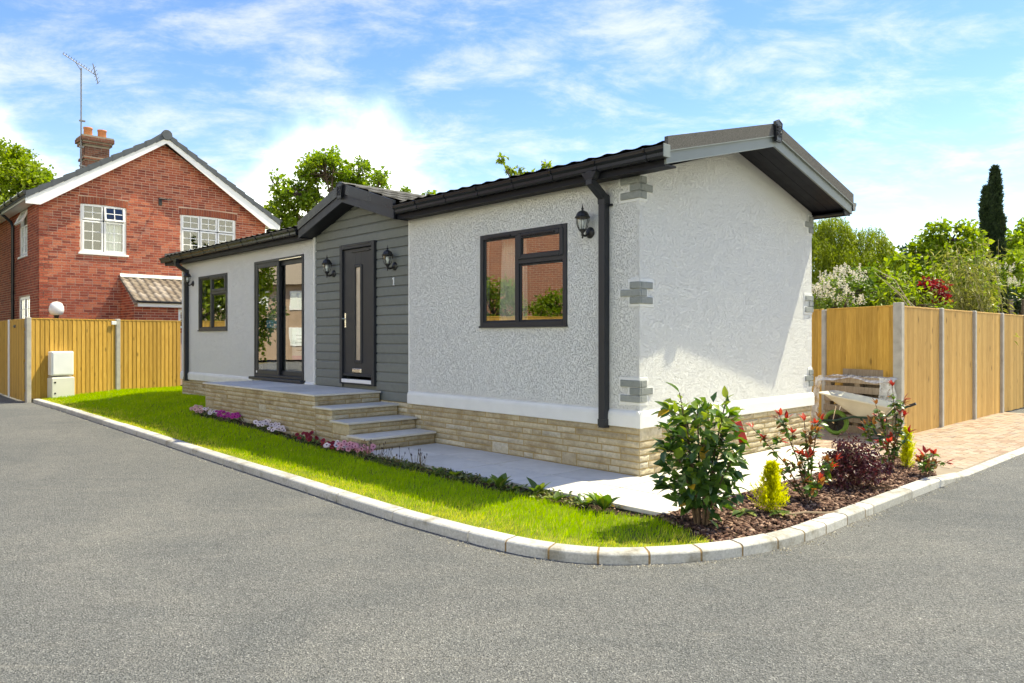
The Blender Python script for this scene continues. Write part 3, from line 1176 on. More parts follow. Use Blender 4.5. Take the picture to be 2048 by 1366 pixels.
# sliding patio door
t0, t1, z0, z1 = SD
m_ = MB(); ring(m_, t0 + .003, t1 - .003, z0 + .003, z1 - .003, .05, -.02, .11)
sd = m_.build('sliding_door', MAT['anthracite'], home)
tm = 7.985
m_ = MB(); ring(m_, tm - .05, t1 - .05, z0 + .05, z1 - .05, .085, -.012, .03, .006); m_.build('door_leaf', MAT['anthracite'], sd)
m_ = MB(); ring(m_, t0 + .05, tm + .06, z0 + .05, z1 - .05, .085, .045, .085, .006); m_.build('door_leaf', MAT['anthracite'], sd)
pane(sd, tm + .03, t1 - .13, z0 + .13, z1 - .13, .002)
pane(sd, t0 + .13, tm - .02, z0 + .13, z1 - .13, .057)
m_ = MB(); m_.box(-.10, .02, t0 - .05, t1 + .06, z0 - .045, z0 + .004, .006); m_.build('sill', MAT['anthracite'], sd)
m_ = MB(); m_.box(-.016, -.012, t1 - .12, t1 - .08, z0 + .075, z0 + .115); m_.build('sticker', MAT['white_plastic'], sd)
m_ = MB(); m_.box(-.022, -.012, t0 + .06, tm - .08, z1 - .05, z1 - .035); m_.build('track', MAT['chrome'], sd)

# front door
t0, t1, z0, z1 = FD
m_ = MB(); ring(m_, t0 - .02, t1 + .02, z0 - .004, z1 + .02, .075, -.03, .07, .008)
fd = m_.build('front_door', MAT['anthracite'], home)
m_ = MB()
a, b = t0 + .058, t1 - .058
ga, gb, gz0, gz1 = 5.235, 5.40, 1.05, 2.49
m_.box(.006, .055, a, ga, z0 + .12, z1 - .06, .004); m_.box(.006, .055, gb, b, z0 + .12, z1 - .06, .004)
m_.box(.0065, .0545, ga - .001, gb + .001, z0 + .12, gz0, .004); m_.box(.0065, .0545, ga - .001, gb + .001, gz1, z1 - .06, .004)
lf = m_.build('door_leaf', MAT['anthracite'], fd)
m_ = MB(); ring(m_, ga - .035, gb + .035, gz0 - .035, gz1 + .035, .045, -.012, .02, .008); m_.build('glazing_bead', MAT['anthracite'], lf)
m_ = MB(); m_.box(.012, .030, ga, gb, gz0, gz1); m_.build('glass_slot', MAT['obscure'], lf)
m_ = MB(); m_.box(-.012, .02, 5.215, 5.47, .865, .935, .008); m_.box(-.020, -.010, 5.235, 5.45, .880, .920, .004); m_.build('letterbox', MAT['chrome'], lf)
m_ = MB(); m_.box(-.004, .02, 5.668, 5.700, 1.56, 1.79, .004); m_.tube([(-.002, 5.684, 1.70), (-.05, 5.684, 1.70), (-.055, 5.60, 1.698)], .009, 8); m_.build('handle', MAT['chrome'], lf)
m_ = MB(); m_.box(-.034, .03, t0 + .05, t1 - .05, z0 + .02, z0 + .075, .005); m_.build('threshold', MAT['white_plastic'], fd)
m_ = MB(); m_.box(-.018, .02, a + .02, b - .02, z0 + .125, z0 + .16, .006); m_.build('weather_bar', MAT['anthracite'], lf)
m_ = MB(); m_.box(-.038, -.028, t0 + .10, t1 - .22, z1 - .012, z1 + .004, .002); m_.box(-.014, .008, t0 + .12, t1 - .30, z1 - .115, z1 - .095, .003); m_.build('trickle_vent', MAT['gutter'], fd)

# house number, a plain white figure one
m_ = MB()
q = 4.372
m_.box(0.004, 0.018, q - .010, q + .010, 2.165, 2.275, .002); m_.box(.0045, .0175, q + .009, q + .030, 2.245, 2.262, .002)
m_.box(.0045, .0175, q - .022, q + .022, 2.157, 2.168, .002)
m_.build('house_number', MAT['white_plastic'], home)

# ------------------------------------------------------------------ roof
EO, GO = 0.19, 0.44          # eaves and end overhang
SL = 0.268
RZ = 3.225                   # sheet height at the eaves edge
t_a, t_b = -GO, LEN + 0.50


def tile_sheet(n_t, length, n_r, run, slope, fz):
    """profiled tile sheet: waves along the eaves, stepped rows up the slope"""
    V, Fc = [], []
    rows = []
    for r in range(n_r):
        rows += [(r / n_r, 0.030), ((r + 1) / n_r - 0.001, 0.004)]
    for (u_, lift) in rows:
        for i in range(n_t + 1):
            y = length * i / n_t
            w = 0.016 * (0.5 + 0.5 * math.cos(2 * math.pi * y / 0.23)) ** 1.6
            V.append(fz(u_ * run, y, u_ * run * slope + lift + w))
    m = n_t + 1
    for r in range(len(rows) - 1):
        for i in range(n_t):
            Fc.append((r * m + i, r * m + i + 1, (r + 1) * m + i + 1, (r + 1) * m + i))
    return V, Fc


RUN = mid + EO
roof = MB()
PG0, PG1 = 3.99, 6.73          # the eaves stop for the portico
for ya, yb in ((t_a, PG0), (PG1, t_b)):
    V, Fc = tile_sheet(int((yb - ya) * 25), yb - ya, 7, RUN, SL, lambda r, y, z: (-EO - .03 + r, ya + y, RZ + z))
    roof.add(V, Fc)
V, Fc = tile_sheet(70, PG1 - PG0, 6, RUN - .33, SL, lambda r, y, z: (-EO + .30 + r, PG0 + y, RZ + .33 * SL + z))
roof.add(V, Fc)
V, Fc = tile_sheet(330, t_b - t_a, 7, RUN, SL, lambda r, y, z: (WID + EO + .03 - r, t_a + y, RZ + z))
roof.add(V, Fc)
for ya, yb, so in ((t_a + .02, PG0, 0.0), (PG0, PG1, .30), (PG1, t_b - .02, 0.0)):
    roof.prism([(-EO + so, ya, 3.11 + so * .26), (-EO + so, ya, RZ + so * SL), (mid, ya, RZ + RUN * SL), (WID + EO, ya, RZ), (WID + EO, ya, 3.11), (mid, ya, 3.11 + .26 * RUN)], (0, yb - ya, 0))
roof = roof.build('roof', MAT['verge'], home)
m_ = MB(); m_.prism([(mid - .16, t_a - .01, RZ + RUN * SL - .01), (mid, t_a - .01, RZ + RUN * SL + .055), (mid + .16, t_a - .01, RZ + RUN * SL - .01), (mid, t_a - .01, RZ + RUN * SL + .02)], (0, t_b - t_a + .02, 0)); m_.build('ridge_cap', MAT['verge'], roof)


def rake_board(mb, sA, sB, zA, zB, h0, h1, ta, tb, mi=0):
    """sloped board between (sA,zA) and (sB,zB), from h0 to h1 above that line"""
    mb.prism([(sA, ta, zA + h0), (sB, ta, zB + h0), (sB, ta, zB + h1), (sA, ta, zA + h1)], (0, tb - ta, 0), mi)


zE, zA = 3.052, 3.585
for ta, tb in ((-GO - .022, -GO), (LEN + .50, LEN + .522)):
    for (p, q) in (((-EO - .005), mid), (WID + EO + .005, mid)):
        m_ = MB(); rake_board(m_, p, q, zE, zA, 0, 0.125, ta, tb); m_.build('bargeboard', MAT['barge'], home, fixn=True)
        # granular verge capping in two lengths with a joint
        pm = p + (q - p) * 0.46; zm = zE + (zA - zE) * 0.46
        o1 = -.020 if ta < 0 else .012
        for (x0, x1, y0, y1) in ((p, pm - .003 * (1 if q > p else -1), zE, zm - .0008), (pm, q, zm, zA)):
            m_ = MB(); rake_board(m_, x0, x1, y0, y1, .122, .262, min(ta, ta + o1), max(tb, tb + o1)); m_.build('verge_capping', MAT['verge'], home, fixn=True)
        m_ = MB(); rake_board(m_, p, q, zE, zA, .116, .124, min(ta, ta + o1 * 1.3), max(tb, tb + o1)); m_.build('verge_drip', MAT['barge'], home, fixn=True)
# end soffit boards running up the slope
for (p, q) in ((-EO, mid), (WID + EO, mid)):
    for k in range(4):
        a = -GO + k * GO / 4 + .002; b = -GO + (k + 1) * GO / 4 - .002
        m_ = MB(); rake_board(m_, p, q, zE, zA, .012 + (.002 if k % 2 else 0), .030, a, b); m_.build('soffit_board', MAT['soffit'], home, fixn=True)
# eaves: fascia and soffit, front (in two runs) and rear
for a, b in ((t_a, 3.99), (6.73, t_b)):
    m_ = MB(); m_.box(-EO, -EO + .02, a, b, 3.035, 3.235); m_.build('fascia', MAT['soffit'], home)
    m_ = MB(); m_.box(-EO + .02, .0, a, b, 3.045, 3.062); m_.build('soffit', MAT['soffit'], home)
m_ = MB(); m_.box(WID + EO - .02, WID + EO, t_a, t_b, 3.035, 3.235); m_.build('fascia', MAT['soffit'], home)
m_ = MB(); m_.box(WID, WID + EO - .02, t_a, t_b, 3.045, 3.062); m_.build('soffit', MAT['soffit'], home)
m_ = MB(); m_.box(WID + .005, WID + EO - .005, t_a - .002, t_a + .02, 3.03, 3.15); m_.build('box_end', MAT['soffit'], home)


def gutter(a, b, s_in, sgn):
    """ogee gutter along t; s_in is the fascia face"""
    P = [(0.0, 0.0), (0.0, -.075), (.02, -.105), (.07, -.105), (.082, -.085), (.082, -.055), (.095, -.04), (.108, -.03), (.112, .0), (.118, .003), (.118, -.006), (.106, -.006), (.1, -.034), (.076, -.05), (.076, -.085), (.066, -.098), (.024, -.098), (.008, -.074), (.008, 0.0)]
    m_ = MB()
    m_.prism([(s_in + sgn * x, a, 3.205 + z) for x, z in P], (0, b - a, 0))
    g = m_.build('gutter', MAT['gutter'], home, fixn=True)
    t = a + .22
    while t < b - .1:
        m_ = MB()
        Q = [(-.002, .006), (.118, .008), (.124, .002), (.122, -.01), (.116, -.034), (.088, -.052), (.089, -.088), (.074, -.111), (.018, -.111), (-.002, -.08)]
        m_.prism([(s_in + sgn * x, t - .014, 3.205 + z) for x, z in Q], (0, .028, 0)); m_.build('gutter_bracket', MAT['gutter'], g, fixn=True)
        t += 0.62
    for e in (a - .006, b - .004):
        m_ = MB(); m_.prism([(s_in + sgn * x * 1.03, e, 3.206 + z * 1.04) for x, z in P[:10]], (0, .010, 0)); m_.build('stop_end', MAT['gutter'], g, fixn=True)
    return g


gutter(t_a - .05, 3.93, -EO, -1)
gutter(6.80, t_b + .05, -EO, -1)
gutter(t_a - .03, t_b + .02, WID + EO, 1)
m_ = MB(); m_.box(-EO - .112, -EO - .002, t_a - .068, t_a - .058, 3.098, 3.222, .003); m_.build('gutter_return', MAT['barge'], home)


def downpipe(t, z_foot):
    m_ = MB()
    h = .040
    # hopper under the gutter, swan neck, straight leg
    for (P) in ([(-EO - .06, t - .05, 3.10), (-EO - .06, t - .045, 2.995)],):
        pass
    def leg(p, q, w):
        d = Vector(q) - Vector(p)
        # square pipe along p->q in the s-z plane
        nrm = Vector((d.z, 0, -d.x)).normalized() * w
        pp, qq = Vector(p), Vector(q)
        m_.prism([pp + nrm + Vector((0, -w, 0)), pp - nrm + Vector((0, -w, 0)), pp - nrm + Vector((0, w, 0)), pp + nrm + Vector((0, w, 0))], d)
    leg((-EO - .062, t, 3.11), (-EO - .062, t, 2.975), h)
    leg((-EO - .064, t, 3.0), (-.050, t, 2.865), h * .96)
    leg((-.050, t, 2.90), (-.050, t, z_foot), h)
    leg((-.050, t, 2.885), (-.050, t, 2.80), h * 1.14)
    leg((-.050, t, z_foot + .02), (-.050, t, z_foot + .09), h * 1.14)
    dp = m_.build('downpipe', MAT['anthracite'], home, fixn=True)
    m_ = MB(); m_.prism([(-EO - .02, t - .10, 3.10), (-EO - .02, t + .10, 3.10), (-EO - .02, t + .048, 3.03), (-EO - .02, t - .048, 3.03)], (-.085, 0, 0)); m_.build('outlet', MAT['gutter'], dp, fixn=True)
    for zz in (2.79, z_foot + .055):
        m_ = MB(); m_.box(-.026, -.002, t - .085, t + .085, zz - .012, zz + .012, .003); m_.build('pipe_clip', MAT['gutter'], dp)


downpipe(0.425, 0.462)
downpipe(12.30, 0.462)

# ------------------------------------------------------------------ portico over the door
PT, PS = 5.365, -0.25
pzE, pzA = 3.040, 3.452
pw_ = 1.372
for sg in (-1, 1):
    e = PT + sg * pw_
    m_ = MB(); m_.prism([(PS, e, pzE), (PS, PT, pzA), (PS, PT, pzA + .135), (PS, e, pzE + .135)], (.02, 0, 0)); m_.build('bargeboard', MAT['anthracite'], home, fixn=True)
    m_ = MB(); m_.prism([(PS - .018, e, pzE + .132), (PS - .018, PT, pzA + .132), (PS - .018, PT, pzA + .285), (PS - .018, e, pzE + .262)], (.05, 0, 0)); m_.build('verge_capping', MAT['gutter'], home, fixn=True)
    m_ = MB(); m_.prism([(PS + .02, e, pzE + .01), (PS + .02, PT, pzA + .01), (PS + .02, PT, pzA + .03), (PS + .02, e, pzE + .03)], (.30, 0, 0)); m_.build('soffit_board', MAT['soffit'], home, fixn=True)
    m_ = MB(); m_.box(PS + .02, 0.0, e - sg * .02 if sg > 0 else e, e if sg > 0 else e + .02, pzE, pzE + .2); m_.build('box_end', MAT['soffit'], home)
    m_ = MB()
    V, Fc = tile_sheet(44, 2.1, 4, pw_ + .03, (pzA - pzE + .03) / pw_, lambda r, y, z: (PS + .03 + y, e + sg * .02 - sg * r, pzE + .235 + z))
    m_.add(V, Fc); m_.build('portico_roof', MAT['verge'], home)
m_ = MB(); m_.prism([(PS - .02, PT - .14, pzA + .25), (PS - .02, PT, pzA + .305), (PS - .02, PT + .14, pzA + .25)], (2.2, 0, 0)); m_.build('ridge_cap', MAT['verge'], home, fixn=True)


def crest(f, name='crest_plaque', mm='gutter'):
    """pentagon plaque with a small raised rampant beast beside a framed monogram; f(a, z, d) d = outwards"""
    m_ = MB()
    pts = [(-.082, .10), (0, .135), (.082, .10), (.062, -.12), (-.062, -.12)]
    P = [f(a, z, 0) for a, z in pts]
    v = Vector(f(0, 0, .03)) - Vector(f(0, 0, 0))
    m_.prism(P, v)
    pl = m_.build(name, MAT[mm], home, fixn=True)
    m_ = MB()
    rim = [f(a * .9, z * .9, .031) for a, z in pts]
    m_.tube(rim + [rim[0]], .004, 6)
    beast = [(-.045, .07), (-.052, .045), (-.035, .03), (-.048, .005), (-.03, -.015), (-.048, -.04), (-.022, -.06)]
    m_.tube([f(a, z, .032) for a, z in beast], [.009, .011, .012, .013, .012, .009, .006], 6)
    for (a, z, a2, z2) in ((-.04, .035, -.062, .05), (-.04, .01, -.066, .015), (-.036, -.02, -.062, -.012), (-.03, -.045, -.052, -.07), (-.03, -.02, -.012, -.05)):
        m_.tube([f(a, z, .032), f(a2, z2, .032)], [.007, .004], 5)
    fr_ = [(-.005, .06), (.045, .06), (.045, .015), (.0, .015), (-.005, .06)]
    m_.tube([f(a, z, .032) for a, z in fr_], .006, 5)
    for (a, z, a2, z2) in ((.0, .038, .045, .038), (.02, .015, .02, -.045), (.02, -.02, .045, -.005), (.02, -.04, .0, -.07), (.02, -.04, .04, -.065), (.005, -.005, .045, -.03)):
        m_.tube([f(a, z, .032), f(a2, z2, .032)], .006, 5)
    m_.build('relief', MAT['black_metal'], pl)


crest(lambda a, z, d: (PS - .02 - d, PT - a, pzA + .165 + z))
crest(lambda a, z, d: (mid + a, -GO - .044 - d, zA + .165 + z))

# ================================================================== TERRACE AND STEPS
ter = thing('stone_terrace', 'raised terrace of split stone with grey slabs and steps at the front door', 'terrace', M_HOME)
TZ, TO = 0.625, 1.08
steps = [(4.68, 8.56, TZ), (4.22, 4.68, TZ * .75), (3.79, 4.22, TZ * .5), (3.36, 3.79, TZ * .25)]
for k, (a, b, zt) in enumerate(steps):
    m_ = MB()
    m_.box(-TO + .02, -.012, a + .02, (b if k == 0 else b + .03) - (.02 if k == 0 else 0), -.08, zt - .03, 0, 0, .5)
    core = m_.build('mortar_core', MAT['mortar'], ter)
    zlow = 0.0
    cz = courses(zlow, zt - .028)
    def mf(y0, y1, z0, z1, a=a):
        return Matrix.Translation((-TO + .014, a + y0, z0)) @ Matrix.Diagonal((1, y1 - y0, z1 - z0, 1))
    lay_stones(ter, b - a, cz, mf, 40 + k)
    zr = zt - TZ * .25 if k < 3 else 0.0
    cz = courses(max(0, zr), zt - .028)
    lay_stones(ter, TO - .03, cz, M_gable(a + .014, -TO + .012), 50 + k)
    if k == 0:
        m2 = MB(); m2.box(-TO + .02, -.012, b - .02, b, -.05, zt - .03, 0, 0, .2); m2.build('end_face', MAT['stone'], ter)
    # slabs on top with a slight nosing
    e = .026
    if k == 0:
        cuts = [a - e, 5.3, 5.95, 6.6, 7.25, 7.9, b + e]
        for c0, c1 in zip(cuts, cuts[1:]):
            slab(-TO - e, -TO / 2, c0, c1, ter, zt, .026, .0025)
            slab(-TO / 2, -.012, c0, c1, ter, zt, .026, .0025)
    else:
        slab(-TO - e, -.012, a - e, b + .012, ter, zt, .026, .002, 'tread')

# ================================================================== WALL LANTERNS
def lantern(t, zb, label, s_face=0.0):
    """zb: height of the round back plate's centre"""
    M = M_HOME @ Matrix.Translation((s_face, t, zb))
    L = thing('wall_lantern', label, 'lantern', M, 'black wall lanterns on the park home')
    Rx = Matrix.Rotation(R(-90), 3, 'Y')
    m_ = MB(); m_.lathe([(0.0, .03), (.022, .03), (.040, .022), (.056, .012), (.062, .004), (.062, -.004)], 16, (0, 0, 0), Rx); m_.build('back_plate', MAT['black_metal'], L, smooth=True)
    ax = -.125
    m_ = MB(); m_.tube([(-.02, 0, 0), (-.05, 0, -.028), (-.085, 0, -.042), (ax, 0, -.036), (ax, 0, .0)], [.016, .014, .013, .014, .016], 8)
    m_.lathe([(.0, -.075), (.008, -.07), (.011, -.058), (.007, -.048), (.018, -.036), (.012, -.02), (.020, -.004), (.034, .006), (.040, .018), (.040, .026), (.0, .026)], 12, (ax, 0, 0)); m_.build('arm', MAT['black_metal'], L, smooth=True)
    m_ = MB()
    for k in range(6):
        w = 2 * math.pi * (k + .5) / 6
        P = [(r * math.cos(w) + ax, r * math.sin(w), z) for r, z in ((.040, .020), (.058, .060), (.069, .105), (.073, .150))]
        m_.tube(P, .0042, 5)
    m_.build('cage', MAT['black_metal'], L)
    m_ = MB(); m_.lathe([(.037, .024), (.054, .062), (.064, .105), (.068, .150)], 12, (ax, 0, 0)); m_.build('glass_shade', MAT['lamp_glass'], L, smooth=True)
    m_ = MB(); m_.lathe([(.072, .140), (.082, .146), (.084, .155), (.074, .164), (.066, .186), (.050, .208), (.026, .222), (.012, .226), (.010, .236), (.016, .244), (.008, .254), (.005, .275), (.0, .302)], 12, (ax, 0, 0)); m_.build('roof_cap', MAT['black_metal'], L)
    m_ = MB(); m_.lathe([(.0, .03), (.013, .032), (.013, .06), (.022, .08), (.025, .10), (.018, .122), (.0, .132)], 10, (ax, 0, 0)); m_.build('bulb', MAT['white_plastic'], L, smooth=True)
    return L


lantern(0.655, 2.530, 'black wall lantern beside the near downpipe, right of the big window')
lantern(6.07, 2.430, 'black wall lantern on grey cladding left of the front door', 0.022)
lantern(4.36, 2.430, 'black wall lantern right of the front door above the house number', 0.022)
lantern(12.02, 2.585, 'small distant black lantern beside the far left downpipe')

# ------------------------------------------------------------------ things seen behind the home's glass
m_ = MB()
V, Fc = [], []
for i in range(41):
    y = 1.86 + .52 * i / 40
    V += [(.24 + .02 * math.sin(i * 1.35), y, 1.3), (.23 + .028 * math.sin(i * 1.35), y - .1 * (i / 40), 2.70)]
for i in range(40):
    Fc.append((2 * i, 2 * i + 2, 2 * i + 3, 2 * i + 1))
m_.add(V, Fc)
tag(m_.build('curtain', MAT['curtain'], None, M_HOME, smooth=True), 'pale sheer curtain hanging inside the big front window', 'curtain')
m_ = MB()
V, Fc = [], []
for i in range(31):
    y = 8.30 + .22 * i / 30
    V += [(.34 + .03 * math.sin(i * 1.4), y, .67), (.34 + .03 * math.sin(i * 1.4), y, 2.0)]
for i in range(30):
    Fc.append((2 * i, 2 * i + 2, 2 * i + 3, 2 * i + 1))
MAT['curtain_dark'] = plain('grey_green_curtain', (0.22, 0.25, 0.23), 0.85)
m_.add(V, Fc)
tag(m_.build('curtain', MAT['curtain_dark'], None, M_HOME, smooth=True), 'grey green curtain gathered behind the left pane of the sliding door', 'curtain')
MAT['blue_print'] = plain('blue_print', (0.16, 0.42, 0.72), 0.5, 0.03)
MAT['navy_print'] = plain('navy_print', (0.03, 0.07, 0.14), 0.5, 0.03)
MAT['pink_print'] = plain('pink_print', (0.75, 0.22, 0.50), 0.5, 0.05)
MAT['ink'] = plain('dark_ink', (0.05, 0.04, 0.04), 0.6)
bn = thing('banner', 'blue and navy pull up banner with white lettering behind the sliding glass', 'banner', M_HOME @ Matrix.Translation((.15, 8.52, .66)))
m_ = MB(); m_.box(0, .012, -.24, .24, .06, 1.52); m_.build('panel', MAT['navy_print'], bn)
m_ = MB(); m_.box(-.004, .0, -.24, .24, .93, 1.07); m_.build('stripe', MAT['blue_print'], bn)
m_ = MB(); m_.box(-.08, .10, -.25, .25, .0, .06, .01); m_.build('base', MAT['chrome'], bn)
cu = bpy.data.curves.new('lettering', 'FONT'); cu.body = 'fernham'; cu.size = .125; cu.extrude = .002; cu.align_x = 'CENTER'
to = bpy.data.objects.new('tmp_text', cu); COL.objects.link(to)
me = bpy.data.meshes.new_from_object(to.evaluated_get(bpy.context.evaluated_depsgraph_get()))
bpy.data.objects.remove(to)
me.materials.clear(); me.materials.append(MAT['white_plastic'])
o = link('lettering', me, bn)
o.matrix_local = Matrix(((0, 0, -1, -.006), (-1, 0, 0, 0), (0, 1, 0, 1.095), (0, 0, 0, 1)))
ps = thing('notice_board', 'white notice with pink foot and small print behind the open right pane', 'sign', M_HOME @ Matrix.Translation((.13, 7.42, .66)))
m_ = MB(); m_.box(0, .012, -.26, .28, .36, .92); m_.build('panel', MAT['white_plastic'], ps)
m_ = MB(); m_.box(-.004, .0, -.26, .28, .36, .43); m_.build('foot_band', MAT['pink_print'], ps)
m_ = MB()
for k in range(5):
    m_.box(-.003, .0, -.18 + .02 * (k % 2), .12 + .03 * (k % 3), .52 + .065 * k, .535 + .065 * k)
m_.build('print', MAT['ink'], ps)
m_ = MB(); m_.box(.012, .03, -.02, .02, 0, .9); m_.box(-.1, .14, -.2, .2, 0, .02); m_.build('stand', MAT['black_metal'], ps)

# ================================================================== FENCES
def board_meshes(mat, w=0.128, n=12, flip=False):
    out = []
    for k in range(n):
        m_ = MB()
        m_.prism([(0, 0, 0), (w, 0, 0), (w, -.007 if not flip else -.020, 0), (0, -.019 if not flip else -.008, 0)], (0, 0, 1), 0, random.random())
        out.append(m_.mesh('board', MAT[mat]))
    return out


BM = {'fence': board_meshes('fence', .1025), 'fence_pale': board_meshes('fence_pale', .104, flip=True)}


def fence_panel(root, p, q, z0, z1, mat, face, name='panel', step=0.104, rail_front=False):
    """p,q world xy ends; face=+1: boards show on the right-hand side of p->q, -1 left"""
    p, q = Vector(p), Vector(q)
    d = (q - p); L = d.length; d.normalize()
    a = math.atan2(d.y, d.x)
    M = Matrix.Translation((p.x, p.y, 0)) @ Matrix.Rotation(a, 4, 'Z')
    m_ = MB()
    for zr in (z0 + .25, (z0 + z1) / 2, z1 - .22):
        m_.box(0, L, .004 * face, .045 * face, zr - .035, zr + .035)
    m_.box(0, L, -.024 * face, .02 * face, z1 + .001, z1 + .026, .004)
    pn = m_.build(name, MAT[mat], root, M)
    n = max(1, int(L / step + .5)); st = L / n
    for k in range(n):
        o = link('board', random.choice(BM[mat]), pn)
        sc = st / step
        o.matrix_local = Matrix.Translation((k * st, -.002 * face, z0 + random.uniform(-.004, .004))) @ Matrix.Diagonal((sc, face, z1 - z0, 1))
    return pn


def post(root, p, z1, w=.05, ang=0.0, name='post'):
    m_ = MB(); m_.box(-w, w, -w, w, -.14, z1, .012)
    return m_.build(name, MAT['post'], root, Matrix.Translation((p[0], p[1], 0)) @ Matrix.Rotation(ang, 4, 'Z'))


def shrink(p, q, e=.055):
    p, q = Vector(p), Vector(q); d = (q - p).normalized() * e
    return p + d, q - d


# left fence behind the lawn
fl = [(-11.38, 17.62), (-10.16, 19.30), (-9.07, 20.62), (-7.9, 22.05)]
fa = math.atan2(fl[1][1] - fl[0][1], fl[1][0] - fl[0][0])
fence_l = thing('timber_fence', 'golden timber fence with concrete posts along the back of the lawn', 'fence')
for k in range(3):
    if k < 2: post(fence_l, fl[k], 1.89, .055, fa)
    p, q = shrink(fl[k], fl[k + 1])
    fence_panel(fence_l, p, q, -.05, 1.845, 'fence', 1)
post(fence_l, fl[3], 1.89, .055, fa)
# gate and the short run left of the corner post
gp = [(-11.50, 17.60), (-12.72, 19.0), (-14.9, 21.5)]
gate = thing('timber_gate', 'golden timber gate with black latch beside the corner post at far left', 'gate')
pn = fence_panel(gate, gp[1], (-11.43, 17.575), -.08, 1.83, 'fence', 1, 'gate_leaf')
M = Matrix.Translation((-11.66, 17.60, 0)) @ Matrix.Rotation(math.atan2(-1.33, 1.16), 4, 'Z')
m_ = MB(); m_.box(-.25, .02, -.02, .0, 1.66, 1.69); m_.box(-.03, .05, -.03, .0, 1.64, 1.71, .004); m_.build('latch', MAT['black_metal'], gate, M)
m_ = MB(); m_.tube([(-12.72, 18.96, -.1), (-12.72, 18.96, 1.86)], .03, 8); m_.build('hinge_post', MAT['white_trim'], gate)
fence_l2 = thing('timber_fence', 'short golden fence run at the left edge beyond the gate', 'fence')
fence_panel(fence_l2, (-13.95, 20.4), gp[1], -.08, 1.83, 'fence', 1)
# right hand fences
corner = Vector((5.83, 11.30))
wv = Vector((-0.28, 0.96)).normalized()
fence_r = thing('timber_fence', 'golden fence behind the pallets between the home and the tall corner post', 'fence')
e1 = corner + wv * 1.62
p, q = shrink(e1, corner); fence_panel(fence_r, p, q, -0.09, 1.875, 'fence', 1, step=0.118)
e2 = e1 + wv * 1.85
p, q = shrink(e2, e1); fence_panel(fence_r, p, q, -0.09, 1.875, 'fence', 1, step=0.118)
post(fence_r, e1, 1.885, .05, math.atan2(wv.y, wv.x)); post(fence_r, e2, 1.885, .05)
fence_s = thing('timber_fence', 'long pale fence receding to the right of the corner post beside the drive', 'fence')
cp = MB(); cp.box(-.062, .062, -.062, .062, -.1, 1.935, .008); cp.build('post', MAT['post'], fence_s, Matrix.Translation((corner.x, corner.y, 0)) @ Matrix.Rotation(ANG, 4, 'Z'))
vv = Vector((VX, VY)); nn_ = Vector((VY, -VX))
prev = corner
for k in range(1, 7):
    cur = corner + vv * (1.80 * k)
    p, q = shrink(prev, cur, .062)
    fence_panel(fence_s, p, q, -.095, 1.865, 'fence_pale', 1)
    if k < 6:
        post(fence_s, cur + nn_ * .02, 1.90, .048, ANG)
    prev = cur

# ================================================================== BRICK HOUSE
bh_ = thing('brick_house', 'two storey red brick house with white windows and dark grey verge behind the fence', 'house', M_BRICK)
BW, BE, BSL, BD = 6.64, 5.36, 0.622, 9.0      # width, eaves height, slope, depth
BAp = BE + BSL * BW / 2
holes_f = [(1.03, 2.26, 3.88, 5.34), (3.84, 5.61, 4.05, 5.33)]
holes_s = [(1.50, 2.60, 3.85, 5.26), (1.18, 2.72, 1.60, 2.64)]
mb = MB()
wall_with_holes(mb, 0.0, BW, 0.0, BE, holes_f, lambda a, z, d: (a, d, z), .25)
mb.prism([(0, 0, BE), (BW, 0, BE), (BW / 2, 0, BAp)], (0, .25, 0))
bwall = mb.build('gable_wall', MAT['brick_mortar'], bh_)
mb = MB()
wall_with_holes(mb, 0.0, BD, 0.0, BE, holes_s, lambda a, z, d: (d, a, z), .25)
mb.box(BW - .25, BW, .25, BD, 0, BE); mb.box(.25, BW - .25, BD - .25, BD, 0, BE)
swall = mb.build('side_wall', MAT['brick_mortar'], bh_)
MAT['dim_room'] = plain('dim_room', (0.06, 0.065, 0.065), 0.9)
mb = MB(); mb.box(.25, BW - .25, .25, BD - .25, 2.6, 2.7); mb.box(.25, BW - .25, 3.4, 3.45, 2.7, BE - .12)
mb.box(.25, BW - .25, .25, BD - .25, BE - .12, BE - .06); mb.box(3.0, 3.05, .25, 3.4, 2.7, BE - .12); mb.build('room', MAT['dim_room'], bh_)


def brick_rects(w, z0, z1, holes, seed, bond=0.225, course=0.0755, lim=None):
    rr = random.Random(seed)
    out = []
    r = 0
    z = z0
    while z + .066 < z1:
        x = -bond / 2 if r % 2 else 0.0
        if r % 5 == 4: x -= .11
        while x < w:
            a, b = max(x, 0.0), min(x + bond - .010, w)
            x += bond
            segs = [(a, b)]
            for h in holes:
                if h[2] < z + .06 and h[3] > z + .008:
                    ns = []
                    for (p, q) in segs:
                        if q <= h[0] or p >= h[1]: ns.append((p, q)); continue
                        if p < h[0] - .02: ns.append((p, h[0] - .004))
                        if q > h[1] + .02: ns.append((h[1] + .004, q))
                    segs = ns
            for (p, q) in segs:
                if lim:
                    lo, hi = lim(z + .033)
                    p, q = max(p, lo), min(q, hi)
                if q - p > .03: out.append((p + .002, q - .002, z, z + .0615, rr.random()))
        z += course; r += 1
    return out


